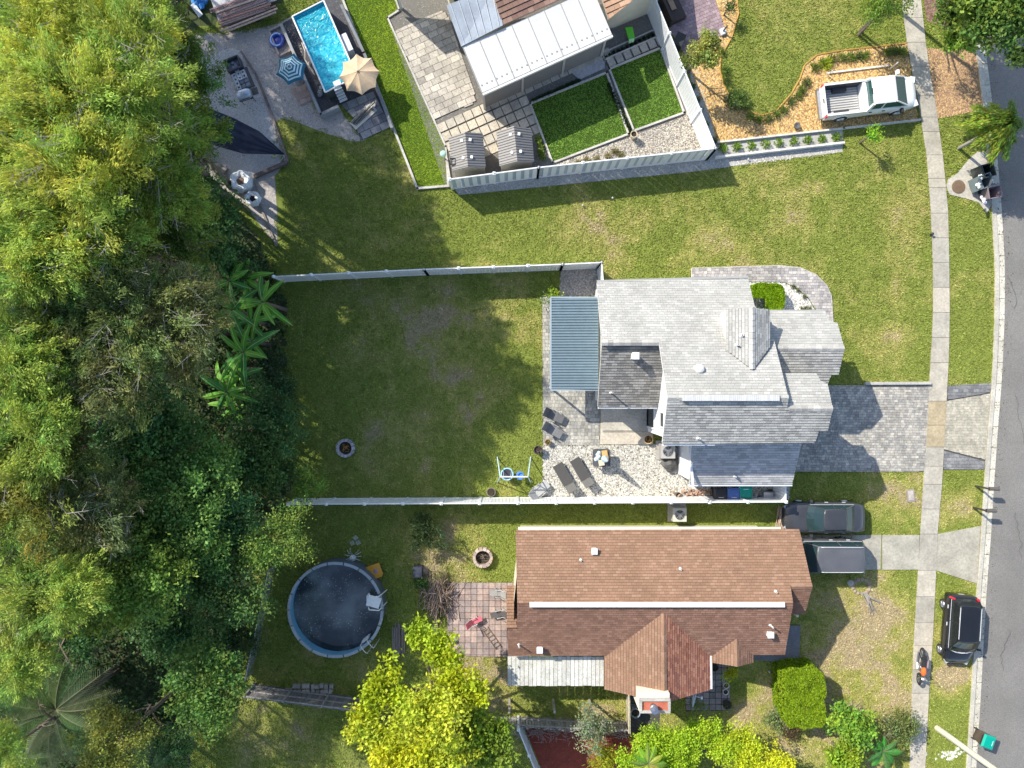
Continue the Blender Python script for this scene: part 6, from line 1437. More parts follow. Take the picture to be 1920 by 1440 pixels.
for i in range(3):
    for j in range(5):
        if (i, j) in ((0, 0), (2, 0)): continue
        x0, y0 = -.28+i*.28, .42-j*.25
        q = MB().col((.52, .53, .56), .15)
        for sx, sy, w_, d_ in ((0, .09, .25, .055), (0, -.09, .25, .055), (.09, 0, .055, .125), (-.09, 0, .055, .125)): q.box((x0+sx, y0+sy, .24), (w_, d_, .22))
        if j > 2 and i > 0: q = MB().col((.22, .24, .28), .3); q.box((x0, y0, .2), (.24, .2, .18), rz=rnd.uniform(-.3, .3))
        q.build('block', m_conc, t)
t = thing('barbecue', 'silver rounded barbecue at the end of the block pallet', 'barbecue', (*Q(458, 177, .8), 0), .3)
q = MB(); vs = []
for f, z in ((1, .7), (1.02, .85), (.85, .98), (.4, 1.04)):
    for k in range(18): a = 2*math.pi*k/18; c_, s2 = math.cos(a), math.sin(a); vs.append(((abs(c_)**.6)*math.copysign(.43, c_)*f, (abs(s2)**.6)*math.copysign(.28, s2)*f, z))
q.add(vs, [(k*18+i, k*18+(i+1) % 18, (k+1)*18+(i+1) % 18, (k+1)*18+i) for k in range(3) for i in range(18)]+[tuple(range(54, 72))]); q.build('lid', M('bbq_steel', (.42, .47, .55), .35, .1, 4, 0, metal=.4), t, smooth=True)
q = MB().col((.05, .05, .05)); q.box((0, 0, .62), (.8, .5, .15)); q.box((.62, .05, .68), (.35, .4, .04)); q.build('body', m_attr, t)
for sx in (-.35, .35):
    for sy in (-.2, .2): q = MB().col((.05, .05, .05)); q.bar((sx, sy, 0), (sx, sy, .6), .02, 5); q.build('leg', m_attr, t)
q = MB().col((.05, .05, .05)); q.bar((-.25, -.3, .85), (.25, -.3, .85), .02, 5); q.build('handle', m_attr, t)
def timber(label, pts, w_=.12, h_=.15, col=(.17, .135, .125)):
    m_ = MB(); q_ = [P(a, b, 0) for a, b in pts]
    for a, b in zip(q_, q_[1:]):
        d = b-a; n_ = max(1, int(d.length/1.8))
        for i in range(n_): m_.col(col, .25); c = a.lerp(b, (i+.5)/n_); m_.box((c.x, c.y, h_/2), (d.length/n_*.98, w_, h_), rz=math.atan2(d.y, d.x)+rnd.uniform(-.01, .01))
    return solo('timber_edging', label, 'timber', m_, m_wood)
timber('dark timber sleeper edging along the east side of the gravel pad', [(453, 97), (480, 140), (505, 200), (541, 305)]); timber('dark timber edging along the bottom of the gravel pad', [(541, 305), (478, 333)], .2, .25)
timber('rotting timber rail running down from the gravel pad to the lawn', [(478, 333), (490, 390), (520, 463)], .12, .12, (.24, .21, .18)); timber('stack of rough grey timbers under the tarpaulin edge', [(335, 262), (375, 290), (425, 325)], .5, .25, (.22, .19, .17))
q = MB().col((.62, .60, .20)); q.torus((*Q(515, 291), .05), .11, .03, 16, 5); solo('yellow_ring', 'small yellow ring on the gravel pad beside the tarpaulin tip', 'ring', q, m_attr)
q = MB().col((.06, .10, .42)); c = Q(521, 77); q.torus((*c, .12), .36, .11, 22, 8); q.col((.05, .08, .40)); q.lathe((*c, .05), [(.3, 0), (.001, .05)], 16, cap=False); q.col((.40, .55, .80)); q.torus((*c, .20), .36, .05, 20, 6, rot=Matrix.Rotation(.9, 3, 'Z'), arc=.7)
solo('pool_float', 'blue inflatable ring in the planter left of the pool', 'pool float', q, m_gloss)
wallbar('pinkish border wall of the small bed with the blue float', [(506, 56), (527, 46), (548, 92), (523, 104), (505, 60)], .10, .2, (.40, .33, .30), 'planter_border')
# slatted lounge by the pool patio
t = thing('folded_lounger', 'white folded deck chair with black slats on the pool patio', 'deck chair', (*Q(682, 220), 0), math.radians(42))
q = MB().col((.60, .57, .50)); q.box((0, 0, .1), (1.7, .55, .05)); q.build('base', m_attr, t)
for k in range(17): q = MB().col((.04, .04, .045)); q.box((-.7+k*.085, .05, .16), (.03, .4, .03), rz=.3); q.build('slat', m_attr, t)
q = MB().col((.1, .1, .11)); q.bar((-.7, .1, .2), (1.1, .12, .25), .03, 5); q.bar((-.6, -.1, .2), (1.0, .25, .25), .02, 5); q.build('bars', m_attr, t)
# bright green toy by the north house, green barrow etc.
q = MB().col((.12, .62, .03)); c = Q(1181, 63, .4); q.prism([(c[0]-.28, c[1]+.35), (c[0]+.15, c[1]+.4), (c[0]+.30, c[1]-.3), (c[0]-.05, c[1]-.36)], .3, .42); q.col((.5, .8, .5)); q.box((c[0]+.1, c[1]-.38, .3), (.3, .1, .3), rz=.3); solo('green_chair', 'bright lime green toy seat beside the north house', 'toy', q, m_gloss)
q = MB().col((.35, .55, .50)); c = Q(831, 288, 1.0); q.lathe((*c, 0), [(.18, .9), (.19, 1.0), (.10, 1.06), (.01, 1.07)], 14); q.col((.4, .4, .4)); q.bar((*c, 0), (*c, .95), .04, 6); solo('bird_bath', 'pale mint round feeder on a post left of the sheds', 'feeder', q, m_attr)
t = thing('garden_sofa', 'dark brown garden sofa on the purple patio', 'sofa', (*Q(1262, 14, .4), 0), .42)
q = MB().col((.05, .035, .03)); q.box((0, 0, .2), (1.0, 1.6, .4)); q.build('seat', m_attr, t); q = MB().col((.05, .035, .03)); q.box((-.5, 0, .45), (.15, 1.7, .9)); q.build('backrest', m_attr, t); q = MB().col((.36, .25, .17)); q.box((.0, .3, .43), (.3, .9, .04)); q.build('plank', m_wood, t)
t = thing('planter_box', 'dark square planter box by the tree on the purple patio', 'planter', (*Q(1273, 76, .4), 0), -.45); q = MB().col((.03, .03, .03)); q.box((0, 0, .3), (.55, .75, .6)); q.build('box', m_attr, t)
q = MB().col((.7, .72, .74)); c = Q(1354, 61); q.box((*c, .1), (.3, .35, .2), rz=.4); q.col((.1, .1, .1)); q.bar((c[0], c[1], .1), (c[0]+.1, c[1]+.05, .7), .05, 6); solo('path_light', 'small white box with black post at the corner of the purple patio', 'garden light', q, m_attr)
q = MB().col((.10, .10, .10)); q.lathe((*Q(1492, 238), 0), [(.12, 0), (.19, .25), (.17, .25), (.01, .2)], 14); solo('round_post', 'dark round bucket at the edge of the orange mulch left of the pickup', 'bucket', q, m_attr)
q = MB().col((.60, .60, .60)); q.bar((*Q(1551, 142), .0), (*Q(1551, 142), .7), .03, 6); q.bar((*Q(1668, 130), .0), (*Q(1668, 130), .9), .04, 6); solo('white_markers', 'two white marker posts in the mulch above the pickup', 'posts', q, m_attr)
q = MB().col((.30, .27, .24)); q.box((*Q(1707, 929), .02), (.45, .75, .06), rz=.1); q.col((.45, .40, .36)); q.box((*Q(1707, 929), .05), (.3, .55, .03), rz=.1); solo('utility_box', 'small utility cover in the lawn by the sidewalk', 'utility cover', q, m_conc)
q = MB()
for k in range(40): q.col((.70, .69, .68), .15); q.rock((*Q(rnd.gauss(1776, 12), rnd.gauss(1415, 4)), .0), rnd.uniform(.05, .13), .3)
solo('white_rubble', 'patch of white rubble on the grass verge by the utility pole', 'rubble', q, m_stone)
q = MB().col((.03, .03, .03)); q.lathe((*Q(1744, 440), 0), [(.05, 0), (.05, .25), (.09, .26), (.01, .3)], 8); solo('sprinkler_post', 'small dark post on the lawn beside the sidewalk', 'post', q, m_attr)
for px, py, wh in ((1092, 386, 'south of the slatted fence, left one'), (1148, 372, 'south of the slatted fence, right one'), (1402, 300, 'below the row of small shrubs'), (1441, 1258, 'by the corner slab of the brown house')):
    q = MB().col((.5, .5, .48)); q.lathe((*Q(px, py), 0), [(.03, 0), (.03, .15), (.06, .16), (.0, .2)], 8); solo('lawn_sprinkler', 'small pale sprinkler in the lawn '+wh, 'sprinkler', q, m_attr, group='sprinkler heads in the lawns')
# ---------------- vegetation ----------------
def limbs(m_, c0, top, R, n, rbase, seed, spread=.8):
    r2 = random.Random(seed)
    m_.bar(c0, top, rbase, 7, r2=rbase*.45)
    for k in range(n):
        f = r2.uniform(.45, .95); p = Vector(c0).lerp(Vector(top), f); a = r2.uniform(0, 6.28); l = R*spread*r2.uniform(.5, 1)
        e = p+Vector((math.cos(a)*l, math.sin(a)*l, l*r2.uniform(.25, .7))); mid = p.lerp(e, .5)+Vector((r2.uniform(-.2, .2), r2.uniform(-.2, .2), .2))
        m_.bar(p, mid, rbase*.4, 5, r2=rbase*.25); m_.bar(mid, e, rbase*.25, 5, r2=rbase*.08)
        for j in range(3):
            b = r2.uniform(0, 6.28); q = mid.lerp(e, r2.uniform(.2, .9)); m_.bar(q, q+Vector((math.cos(b), math.sin(b), r2.uniform(0, .8)))*l*.35, rbase*.1, 4, r2=.01)
CROWN = {}
def tree(label, px, py, top, R, kind, col, seed=None, name='tree', cat='tree', group=None, trunk=True, thick=None, dens=1.0, twigs=False, **kw):
    """crown top at height top over pixel; crown radius R"""
    tk = thick or min(top*.75, R*1.25); zc = top-tk*.55; c = P(px, py, top-tk*.2)
    seed = seed if seed is not None else abs(int(px*7+py*3))
    t = thing(name, label, cat, (c.x, c.y, 0), 0, group)
    if trunk:
        m_ = MB(); gx_ = c.x/H*F+960; gy_ = -c.y/H*F+720; bx = 0.0
        if group and 'wood' in group:
            lim = 335 if gy_ < 340 else (430 if gy_ < 1100 else 400); bx = min(0.0, (lim-gx_)/F*H)
        limbs(m_, (bx, 0, 0), (0, 0, max(zc, top-tk*.5)), R, 7 if R > 1 else 4, .05*R+.04, seed); m_.build('trunk', m_bark, t)
    A = math.pi*R*R
    K = dict(
        feather=dict(nclump=int(5.2*A+14), nleaf=int(900*A*dens), L=.19, W=.05, feather=True, lobes=int(6+R*2)),
        broad=dict(nclump=int(6.5*A+12), nleaf=int(520*A*dens), L=.17, W=.11, lobes=int(6+R*2)),
        fine=dict(nclump=int(22*A**.5*1.3), nleaf=int(640*A*dens), L=.12, W=.07, lobes=int(6+R*2)),
        hedge=dict(nclump=int(40*A**.5), nleaf=int(900*A*dens), L=.13, W=.08, lobes=9))[kind]
    K.update(kw)
    V, Fc, cl, cc = crown_mesh(R, tk*.62, col=col, seed=seed, **K)
    V = V+np.array([0, 0, zc]); V[:, 2] = np.maximum(V[:, 2], .05)
    o_ = np_mesh('crown', V, Fc, 4, cl, m_leaf, t); 
    if twigs:
        r2 = random.Random(seed+5); m_ = MB()
        for k in range(int(16*R)):
            p = Vector(cc[r2.randrange(len(cc))])+Vector((0, 0, zc)); a = r2.uniform(0, 6.28); l = r2.uniform(.35, 1.0)*min(1.3, R*.5)
            q = p+Vector((math.cos(a)*l, math.sin(a)*l, .15*l+.25)); m_.bar(p, q, .018, 4, r2=.007)
            for j in range(3): u = p.lerp(q, .3+.2*j); b = a+r2.choice((-1, 1))*r2.uniform(.4, .9); m_.bar(u, u+Vector((math.cos(b)*l*.4, math.sin(b)*l*.4, .05)), .009, 3, r2=.004)
        m_.build('bare_twigs', m_twig, t)['kind'] = 'stuff'
    return t
YG = (.42, .47, .085); YG2 = (.29, .38, .075); OL = (.19, .25, .075); OLB = (.21, .235, .09); DG_ = (.08, .17, .055); MG = (.15, .27, .065); BG = (.11, .22, .08)
FT = [(40, 60, 12.5, 3.3, YG), (150, 40, 11.5, 3.0, YG), (100, 180, 13.0, 3.2, YG), (215, 130, 12.5, 2.9, YG2), (300, 60, 8.5, 2.3, (.15, .22, .04)), (265, 215, 12.2, 2.9, YG2), (20, 260, 11.5, 2.8, YG2), (130, 320, 12.5, 3.1, YG), (250, 340, 11.5, 2.8, YG2),
      (345, 250, 8.5, 1.9, (.17, .26, .045)), (40, 420, 11.0, 2.9, YG), (165, 440, 10.2, 2.6, YG2), (300, 430, 9.0, 2.6, (.16, .23, .05)), (360, 150, 7.0, 2.0, (.13, .23, .045)), (225, 25, 9.5, 2.3, YG2)]
desc = ['top left corner of the photo', 'top edge near the corner', 'upper left, tallest of the bright trees', 'middle of the bright feathery group', 'top edge beside the blue tarp', 'above the dark tarpaulin', 'left edge above the middle', 'centre of the lower bright group', 'right of the lower bright group',
        'hanging over the end of the tarpaulin', 'left edge, lowest bright crown', 'between olive and bright crowns', 'darker, above the bananas', 'darker crown overhanging the gravel pad', 'top edge between two bright crowns']
for (px, py, tp, R, cl), d_ in zip(FT, desc):
    tree('feathery yellow-green tree, '+d_, px, py, tp+((3.4 if px < 240 else 1.6) if tp > 8.6 else 1.0), R*.93, 'feather', cl, group='feathery trees of the wood', name='feathery_tree', twigs=True, jit=.22)
OT = [(80, 580, 9.5, 3.1, OL, 'left edge below the bright crowns'), (200, 560, 9.8, 3.0, OL, 'left of the bananas, upper'), (310, 590, 8.8, 2.7, OLB, 'nearest the upper banana plants'), (130, 700, 9.0, 2.9, OLB, 'middle left of the wood'), (260, 690, 8.6, 2.7, OL, 'nearest the lower banana plants'),
      (20, 690, 9.8, 2.3, YG2, 'left edge, partly sunlit'), (70, 840, 8.5, 2.6, (.14, .18, .05), 'left edge with bare limbs'), (30, 960, 10.0, 2.6, (.25, .25, .05), 'left edge, yellowish in the sun'), (140, 960, 8.2, 2.5, OLB, 'with many bare grey limbs'), (20, 1120, 8.5, 2.2, (.20, .24, .05), 'left edge above the palm')]
for px, py, tp, R, cl, d_ in OT:
    tree('olive feathery tree, '+d_, px, py, tp+3.6, R*.93, 'feather', cl, group='olive trees of the wood', name='olive_tree', twigs=True, dens=.9)
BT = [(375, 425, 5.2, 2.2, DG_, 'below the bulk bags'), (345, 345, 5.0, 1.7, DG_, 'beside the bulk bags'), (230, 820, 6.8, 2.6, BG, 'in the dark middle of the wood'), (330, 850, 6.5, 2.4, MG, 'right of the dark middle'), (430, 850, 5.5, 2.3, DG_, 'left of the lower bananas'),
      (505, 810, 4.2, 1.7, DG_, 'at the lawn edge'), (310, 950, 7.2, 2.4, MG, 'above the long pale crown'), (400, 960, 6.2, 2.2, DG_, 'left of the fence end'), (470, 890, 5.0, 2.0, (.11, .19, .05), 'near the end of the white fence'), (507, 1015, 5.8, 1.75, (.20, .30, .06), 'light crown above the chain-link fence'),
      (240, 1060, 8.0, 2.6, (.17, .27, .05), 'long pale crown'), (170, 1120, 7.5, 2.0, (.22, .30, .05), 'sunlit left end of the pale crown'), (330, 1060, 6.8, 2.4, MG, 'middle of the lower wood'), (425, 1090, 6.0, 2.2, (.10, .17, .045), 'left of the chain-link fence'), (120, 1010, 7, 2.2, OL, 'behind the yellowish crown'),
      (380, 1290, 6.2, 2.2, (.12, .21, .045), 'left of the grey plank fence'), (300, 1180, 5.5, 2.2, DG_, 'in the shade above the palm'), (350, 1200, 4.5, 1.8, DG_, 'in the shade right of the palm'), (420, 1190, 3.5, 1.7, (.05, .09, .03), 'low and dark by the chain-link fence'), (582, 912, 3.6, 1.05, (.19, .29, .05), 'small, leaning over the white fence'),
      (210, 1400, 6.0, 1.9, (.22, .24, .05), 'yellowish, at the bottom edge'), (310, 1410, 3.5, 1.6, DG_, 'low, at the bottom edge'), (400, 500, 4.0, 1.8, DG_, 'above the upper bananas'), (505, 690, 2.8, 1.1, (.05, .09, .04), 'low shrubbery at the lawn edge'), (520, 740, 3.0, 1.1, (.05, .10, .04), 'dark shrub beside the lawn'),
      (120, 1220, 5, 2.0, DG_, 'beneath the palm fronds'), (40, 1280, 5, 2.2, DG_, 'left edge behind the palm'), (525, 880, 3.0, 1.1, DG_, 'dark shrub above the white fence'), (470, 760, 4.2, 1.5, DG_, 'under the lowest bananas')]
for px, py, tp, R, cl, d_ in BT:
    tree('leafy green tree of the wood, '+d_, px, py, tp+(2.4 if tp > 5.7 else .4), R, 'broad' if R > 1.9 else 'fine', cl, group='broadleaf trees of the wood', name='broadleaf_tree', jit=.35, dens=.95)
# trees of the same wood that stand beyond the top and left edges and shade the gardens: (ground pixel, height)
OUT = [(355, 140, 15, 'behind the gravel pad'), (60, -150, 13, 'left of the trailer'), (-10, -120, 13, 'far left of the trailer'), (110, 10, 13, 'left of the blue tarp'), (205, 40, 13.5, 'level with the grey board'), (250, 110, 13.5, 'level with the barbecue'), (30, -20, 13, 'by the top left corner'), (345, 70, 15, 'beside the trailer'), (330, 20, 13.5, 'above the trailer'), (300, -30, 12.5, 'above the blue tarp'), (245, -100, 13, 'above the sandy yard'), (150, -120, 13, 'further left'), (60, -60, 14, 'near the corner'), (140, -205, 13, 'farthest up'),
       (330, 200, 15, 'left of the tarpaulin'), (330, 330, 14, 'left of the bulk bags'), (300, 450, 14, 'level with the back fence'), (320, 560, 15, 'level with the bananas'), (290, 680, 14, 'level with the lawn middle'), (330, 790, 14, 'level with the fire pit'), (270, 900, 13, 'level with the south fence'), (330, 1010, 13, 'level with the round pool'), (250, 1120, 12, 'left of the chain-link fence'), (190, 350, 15, 'deep in the wood'), (180, 760, 15, 'deepest in the wood'), (230, 1250, 11, 'above the palms')]
proto = None
for k, (gx_, gy_, hz, d_) in enumerate(OUT):
    lb = 'tall feathery tree beyond the frame edge, '+d_
    x, y = Q(gx_, gy_)
    if proto is None:
        v = P(960+(gx_-960)*H/(H-hz+1.5), 720+(gy_-720)*H/(H-hz+1.5)); proto = tree(lb, 960+(gx_-960)*H/(H-hz), 720+(gy_-720)*H/(H-hz), hz, 2.7, 'feather', YG2, group='tall trees beyond the frame', name='feathery_tree', dens=.75); o_ = proto
    else: o_ = copy_tree(proto)
    o_.location = (x, y, 0); s_ = hz/15; o_.scale = (s_*rnd.uniform(.9, 1.1), s_*rnd.uniform(.9, 1.1), s_); o_.rotation_euler = (0, 0, rnd.uniform(0, 6.28)); o_['label'] = lb
# dark understory
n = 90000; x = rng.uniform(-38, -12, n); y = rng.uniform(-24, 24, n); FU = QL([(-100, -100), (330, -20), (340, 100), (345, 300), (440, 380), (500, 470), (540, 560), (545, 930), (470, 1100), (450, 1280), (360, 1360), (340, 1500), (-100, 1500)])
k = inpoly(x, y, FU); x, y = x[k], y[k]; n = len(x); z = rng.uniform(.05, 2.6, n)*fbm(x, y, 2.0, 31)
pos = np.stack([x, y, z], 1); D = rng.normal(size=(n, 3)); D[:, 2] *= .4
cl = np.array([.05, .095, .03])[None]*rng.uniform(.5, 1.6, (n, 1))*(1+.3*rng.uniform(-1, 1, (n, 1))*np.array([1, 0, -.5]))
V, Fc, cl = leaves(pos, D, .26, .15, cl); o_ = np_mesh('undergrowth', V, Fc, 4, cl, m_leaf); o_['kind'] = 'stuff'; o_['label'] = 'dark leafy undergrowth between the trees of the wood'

# banana plants: each leaf a part
def banana_leaf(L_, W_, col, tear=True):
    m_ = MB(); n_ = 9; vs = []
    for i in range(n_+1):
        f = i/n_; x_ = L_*f; z_ = .55*L_*(f*.9-f*f*1.05); w_ = W_*.5*math.sin(math.pi*min(1, f*.92+.08))**.6*(1 if f < .98 else .2)
        vs += [(x_, -w_, z_-.10*w_), (x_, 0, z_+.02), (x_, w_, z_-.10*w_)]
    for i in range(n_):
        a = i*3
        m_.col(col, .12); m_.add([vs[a], vs[a+1], vs[a+4], vs[a+3]], [(0, 3, 2, 1)]); m_.col(col, .12); m_.add([vs[a+1], vs[a+2], vs[a+5], vs[a+4]], [(0, 3, 2, 1)])
        m_.col((.5, .62, .22)); p, q = Vector(vs[a+1])+Vector((0, 0, .012)), Vector(vs[a+4])+Vector((0, 0, .012)); m_.bar(p, q, .018, 3, cap=False)
    return m_
BN_ = [(425, 525, 4.2, 1.5, 7), (488, 565, 4.4, 1.65, 8), (455, 520, 3.6, 1.4, 7), (430, 580, 4.0, 1.5, 7), (452, 660, 4.4, 1.55, 8), (468, 640, 3.4, 1.4, 6), (420, 735, 4.4, 1.5, 8), (445, 705, 4.0, 1.45, 7), (465, 600, 3.3, 1.4, 6), (440, 760, 3.2, 1.2, 6)]
bd = ['topmost of the clump', 'rightmost, nearest the white fence end', 'second from the top', 'left side of the upper clump', 'middle of the clump', 'right of the middle one', 'left side of the lowest clump', 'right side of the lowest clump', 'between upper and middle clumps', 'lowest one']
for (px, py, h_, L_, n_), d_ in zip(BN_, bd):
    x, y = Q(px, py, h_); t = thing('banana_plant', 'banana plant with long split leaves, '+d_, 'banana plant', (x, y, 0), rnd.uniform(0, 6), group='banana plants at the lawn edge')
    m_ = MB(); m_.bar((0, 0, 0), (0, 0, h_-.3), .12, 8, r2=.07); m_.build('stem', m_bark, t)
    a0 = rnd.uniform(0, 6)
    for k in range(n_):
        a = a0+k*2*math.pi/n_+rnd.uniform(-.3, .3); q = banana_leaf(L_*rnd.uniform(.75, 1.3), .32, rnd.choice([(.15, .42, .05), (.17, .44, .05), (.09, .30, .07)])); o_ = q.build('leaf', m_leaf, t)
        o_.location = (math.cos(a)*.05, math.sin(a)*.05, h_-.35); o_.rotation_euler = (rnd.uniform(-.3, .3), rnd.uniform(-.5, .35), a)
# palms: each frond a part
def frond(L_, col, n_=34, w_=.42):
    m_ = MB(); pr = None
    for i in range(n_):
        f = (i+.5)/n_; x_ = L_*f; z_ = L_*(.38*f-.62*f*f); l = w_*math.sin(math.pi*(f*.85+.1))*L_*.5
        for s_ in (-1, 1):
            m_.col(col, .2); b = Vector((x_, 0, z_)); e = b+Vector((l*.55, s_*l, -l*.35)); u = Vector((.03, 0, 0)); m_.add([b-u, b+u, e], [(0, 1, 2)])
        if pr: m_.col((.22, .22, .12)); m_.bar(pr, (x_, 0, z_), .015, 3, cap=False)
        pr = (x_, 0, z_)
    return m_
def palm(label, px, py, h_, L_, n_, col, fan=None):
    x, y = Q(px, py, h_); t = thing('palm_tree', label, 'palm', (x, y, 0))
    m_ = MB(); m_.bar((0, 0, 0), (0, 0, h_), .16, 8, r2=.11); m_.build('trunk', m_bark, t)
    for k in range(n_):
        a = (fan[0]+(fan[1]-fan[0])*k/(n_-1) if fan else k*2*math.pi/n_)+rnd.uniform(-.12, .12); q = frond(L_*rnd.uniform(.8, 1.1), tuple(c*rnd.uniform(.7, 1.25) for c in col)); o_ = q.build('frond', m_leaf, t)
        o_.location = (0, 0, h_); o_.rotation_euler = (rnd.uniform(-.3, .3), rnd.uniform(-.45, .05), a)
palm('large palm with drooping feathery fronds at the lower left', 105, 1330, 6.2, 3.3, 19, (.085, .14, .05)); palm('smaller palm at the bottom left corner', 35, 1420, 5.0, 2.4, 12, (.10, .20, .06)); palm('young palm at the bottom edge left of the yellow tree', 285, 1440, 3.6, 2.0, 11, (.10, .19, .06))
palm('small palm among the hedge below the chimney', 1215, 1432, 3.4, 1.05, 12, (.30, .44, .05)); palm('arching palm in the shrubs at the lower right', 1655, 1408, 1.6, 1.0, 9, (.08, .30, .05))
# bright tree and bottom hedge
BY = (.45, .50, .045)
def cluster(label, parts_, name, cat, kind, group=None, base=None, **kw):
    """one tree whose crown has several boughs"""
    px, py, tp = parts_[0][:3]; c = P(*base) if base else P(px, py, tp*.8); t = thing(name, label, cat, (c.x, c.y, 0)); VV, FF, CC, off = [], [], [], 0
    m_ = MB(); m_.bar((0, 0, 0), (0, 0, tp*.55), .22, 8, r2=.14)
    for i, (px, py, tp, R, cl) in enumerate(parts_):
        tk = R*1.15; q = P(px, py, tp-tk*.2); zc = tp-tk*.55; A = math.pi*R*R
        K = dict(nclump=int(9*A+12), nleaf=int((430 if kind == 'broad' else 800)*A), L=.20 if kind == 'broad' else .13, W=.13 if kind == 'broad' else .08, lobes=int(6+R*2.2)); K.update(kw)
        V, Fc, c_, cc = crown_mesh(R, tk*.62, col=cl, seed=int(px+py*3), **K); V = V+np.array([q.x-c.x, q.y-c.y, zc]); VV.append(V); FF.append(Fc+off); CC.append(c_); off += len(V)
        m_.bar((0, 0, tp*.45), (q.x-c.x, q.y-c.y, zc), .11, 6, r2=.04)
    m_.build('trunk', m_bark, t); np_mesh('crown', np.concatenate(VV), np.concatenate(FF), 4, np.concatenate(CC), m_leaf, t); return t
cluster('big bright yellow-green tree at the bottom centre', [(800, 1345, 7.2, 2.0, BY), (722, 1292, 6.5, 1.25, (.36, .43, .02)), (826, 1232, 6.0, 1.15, (.36, .44, .02)), (872, 1285, 6.6, 1.2, (.40, .45, .02)), (788, 1190, 5.4, .75, (.34, .45, .03)), (690, 1370, 6.2, 1.1, BY), (900, 1370, 5.6, 1.4, (.22, .31, .03)), (760, 1430, 6.8, 1.7, (.52, .54, .03)), (850, 1430, 6.2, 1.4, BY), (935, 1410, 5.4, 1.2, (.20, .29, .04)), (680, 1345, 6.0, .7, (.40, .44, .02))], 'yellow_tree', 'tree', 'broad', hue=.12, jit=.22)
HG = (.34, .48, .03)
cluster('long green hedge along the bottom edge right of the chimney', [(1230, 1412, 3.2, 1.2, HG), (1290, 1400, 3.3, 1.25, HG), (1210, 1392, 3.0, .9, HG), (1350, 1400, 3.2, 1.2, (.38, .48, .03)), (1180, 1425, 2.8, .8, HG), (1330, 1376, 3.0, .8, HG), (1270, 1440, 3.0, 1.2, HG), (1410, 1420, 3.2, 1.2, (.50, .56, .03)), (1450, 1435, 3.1, 1.2, (.56, .58, .03)), (1390, 1390, 3.0, .8, (.48, .55, .03))], 'hedge', 'hedge', 'fine', hue=.1, jit=.2)
tree('pale grey-green shrub between the grey fence and the red court', 1108, 1372, 2.8, 1.25, 'fine', (.24, .29, .16), name='shrub', cat='shrub', twigs=True, jit=.2)
tree('yellow grassy shrub right of the red court', 1130, 1430, 1.6, .9, 'fine', (.33, .36, .03), name='shrub', cat='shrub', L=.3, W=.04)
def box_hedge(label, px0, py0, px1, py1, h_, col, cut=None, rz=0, dens=1500, rnd_=.25, name='clipped_hedge', L_=.11):
    a = P(px0, py0, h_); b = P(px1, py1, h_); cx_, cy_ = (a.x+b.x)/2, (a.y+b.y)/2; w_, d_ = abs(b.x-a.x)/2, abs(a.y-b.y)/2
    t = thing(name, label, 'hedge', (cx_, cy_, 0), rz); n = int(dens*(4*w_*d_+3*h_*(w_+d_)))
    u = rng.uniform(-1, 1, (n, 3)); ax = rng.choice(3, n, p=[.2, .2, .6]); sg = np.where(rng.random(n) < .5, -1, 1.); sg[ax == 2] = 1
    dp = 1-np.abs(rng.normal(0, .09, n)); u[np.arange(n), ax] = sg*dp
    p4 = (np.abs(u[:, 0])**4+np.abs(u[:, 1])**4)**.25; k_ = np.maximum(1, p4/1.0); u[:, :2] /= k_[:, None]
    wob = 1+.10*(vnoise(u[:, 0]*w_+9, u[:, 1]*d_+u[:, 2]*h_+9, .45, 7)-.5)*2
    pos = np.stack([u[:, 0]*w_*wob, u[:, 1]*d_*wob, (u[:, 2]*.5+.5)*h_*(1+.06*(wob-1)*10)], 1)
    if cut is not None: kk = ~cut(pos); pos = pos[kk]
    n = len(pos); D = rng.normal(size=(n, 3)); D[:, 2] = D[:, 2]*.5+.25
    cl = np.array(col)[None]*rng.uniform(.6, 1.4, (n, 1))*(1+.18*rng.uniform(-1, 1, (n, 1))*np.array([1, .1, 0])); V, Fc, cl = leaves(pos, D, L_, L_*.62, cl)
    np_mesh('foliage', V, Fc, 4, cl, m_leaf, t)
    m_ = MB().col((.02, .03, .01)); m_.box((0, 0, h_*.42), (w_*1.45, d_*1.45, h_*.8)); 
    if cut is None: m_.build('dense_core', M('twiggy_core', (.03, .035, .015), .95, .4, 8, .5, 12), t)
    return t
box_hedge('tall clipped rectangular hedge in front of the brown house', 1473, 1259, 1548, 1365, 2.1, (.25, .37, .015))
box_hedge('bright L-shaped clipped hedge in the white pebble bed', 1409, 531, 1470, 583, 1.0, (.26, .42, .012), cut=lambda p: (p[:, 0] < -.1) & (p[:, 1] < -.05), L_=.13, dens=1700)
tree('leafy shrub right of the clipped hedge at the lower right', 1606, 1352, 2.6, 1.45, 'broad', (.20, .33, .04), name='shrub', cat='shrub', L=.2, W=.12)
tree('leafy shrub at the bottom edge below the clipped hedge', 1590, 1425, 2.3, 1.1, 'broad', (.24, .36, .03), name='shrub', cat='shrub', L=.2, W=.12)
tree('dull green shrub overhanging the sidewalk at the lower right', 1686, 1372, 1.9, 1.25, 'fine', (.15, .19, .06), name='shrub', cat='shrub', dens=.8)
tree('pale green low shrub left of the clipped hedge foot', 1462, 1352, 1.1, .8, 'fine', (.20, .26, .10), name='shrub', cat='shrub')
tree('dark red-leaved low shrub under the clipped hedge', 1485, 1372, .8, .5, 'fine', (.14, .09, .05), name='shrub', cat='shrub')
tree('small bright yellow plant on the brown house walk', 1371, 1272, .9, .42, 'fine', (.45, .46, .02), name='shrub', cat='plant', L=.25, W=.05, trunk=False)
tree('strappy green plant below the satellite dish', 1312, 1332, .7, .45, 'fine', (.20, .25, .08), name='shrub', cat='plant', L=.28, W=.05, trunk=False, dens=.5)
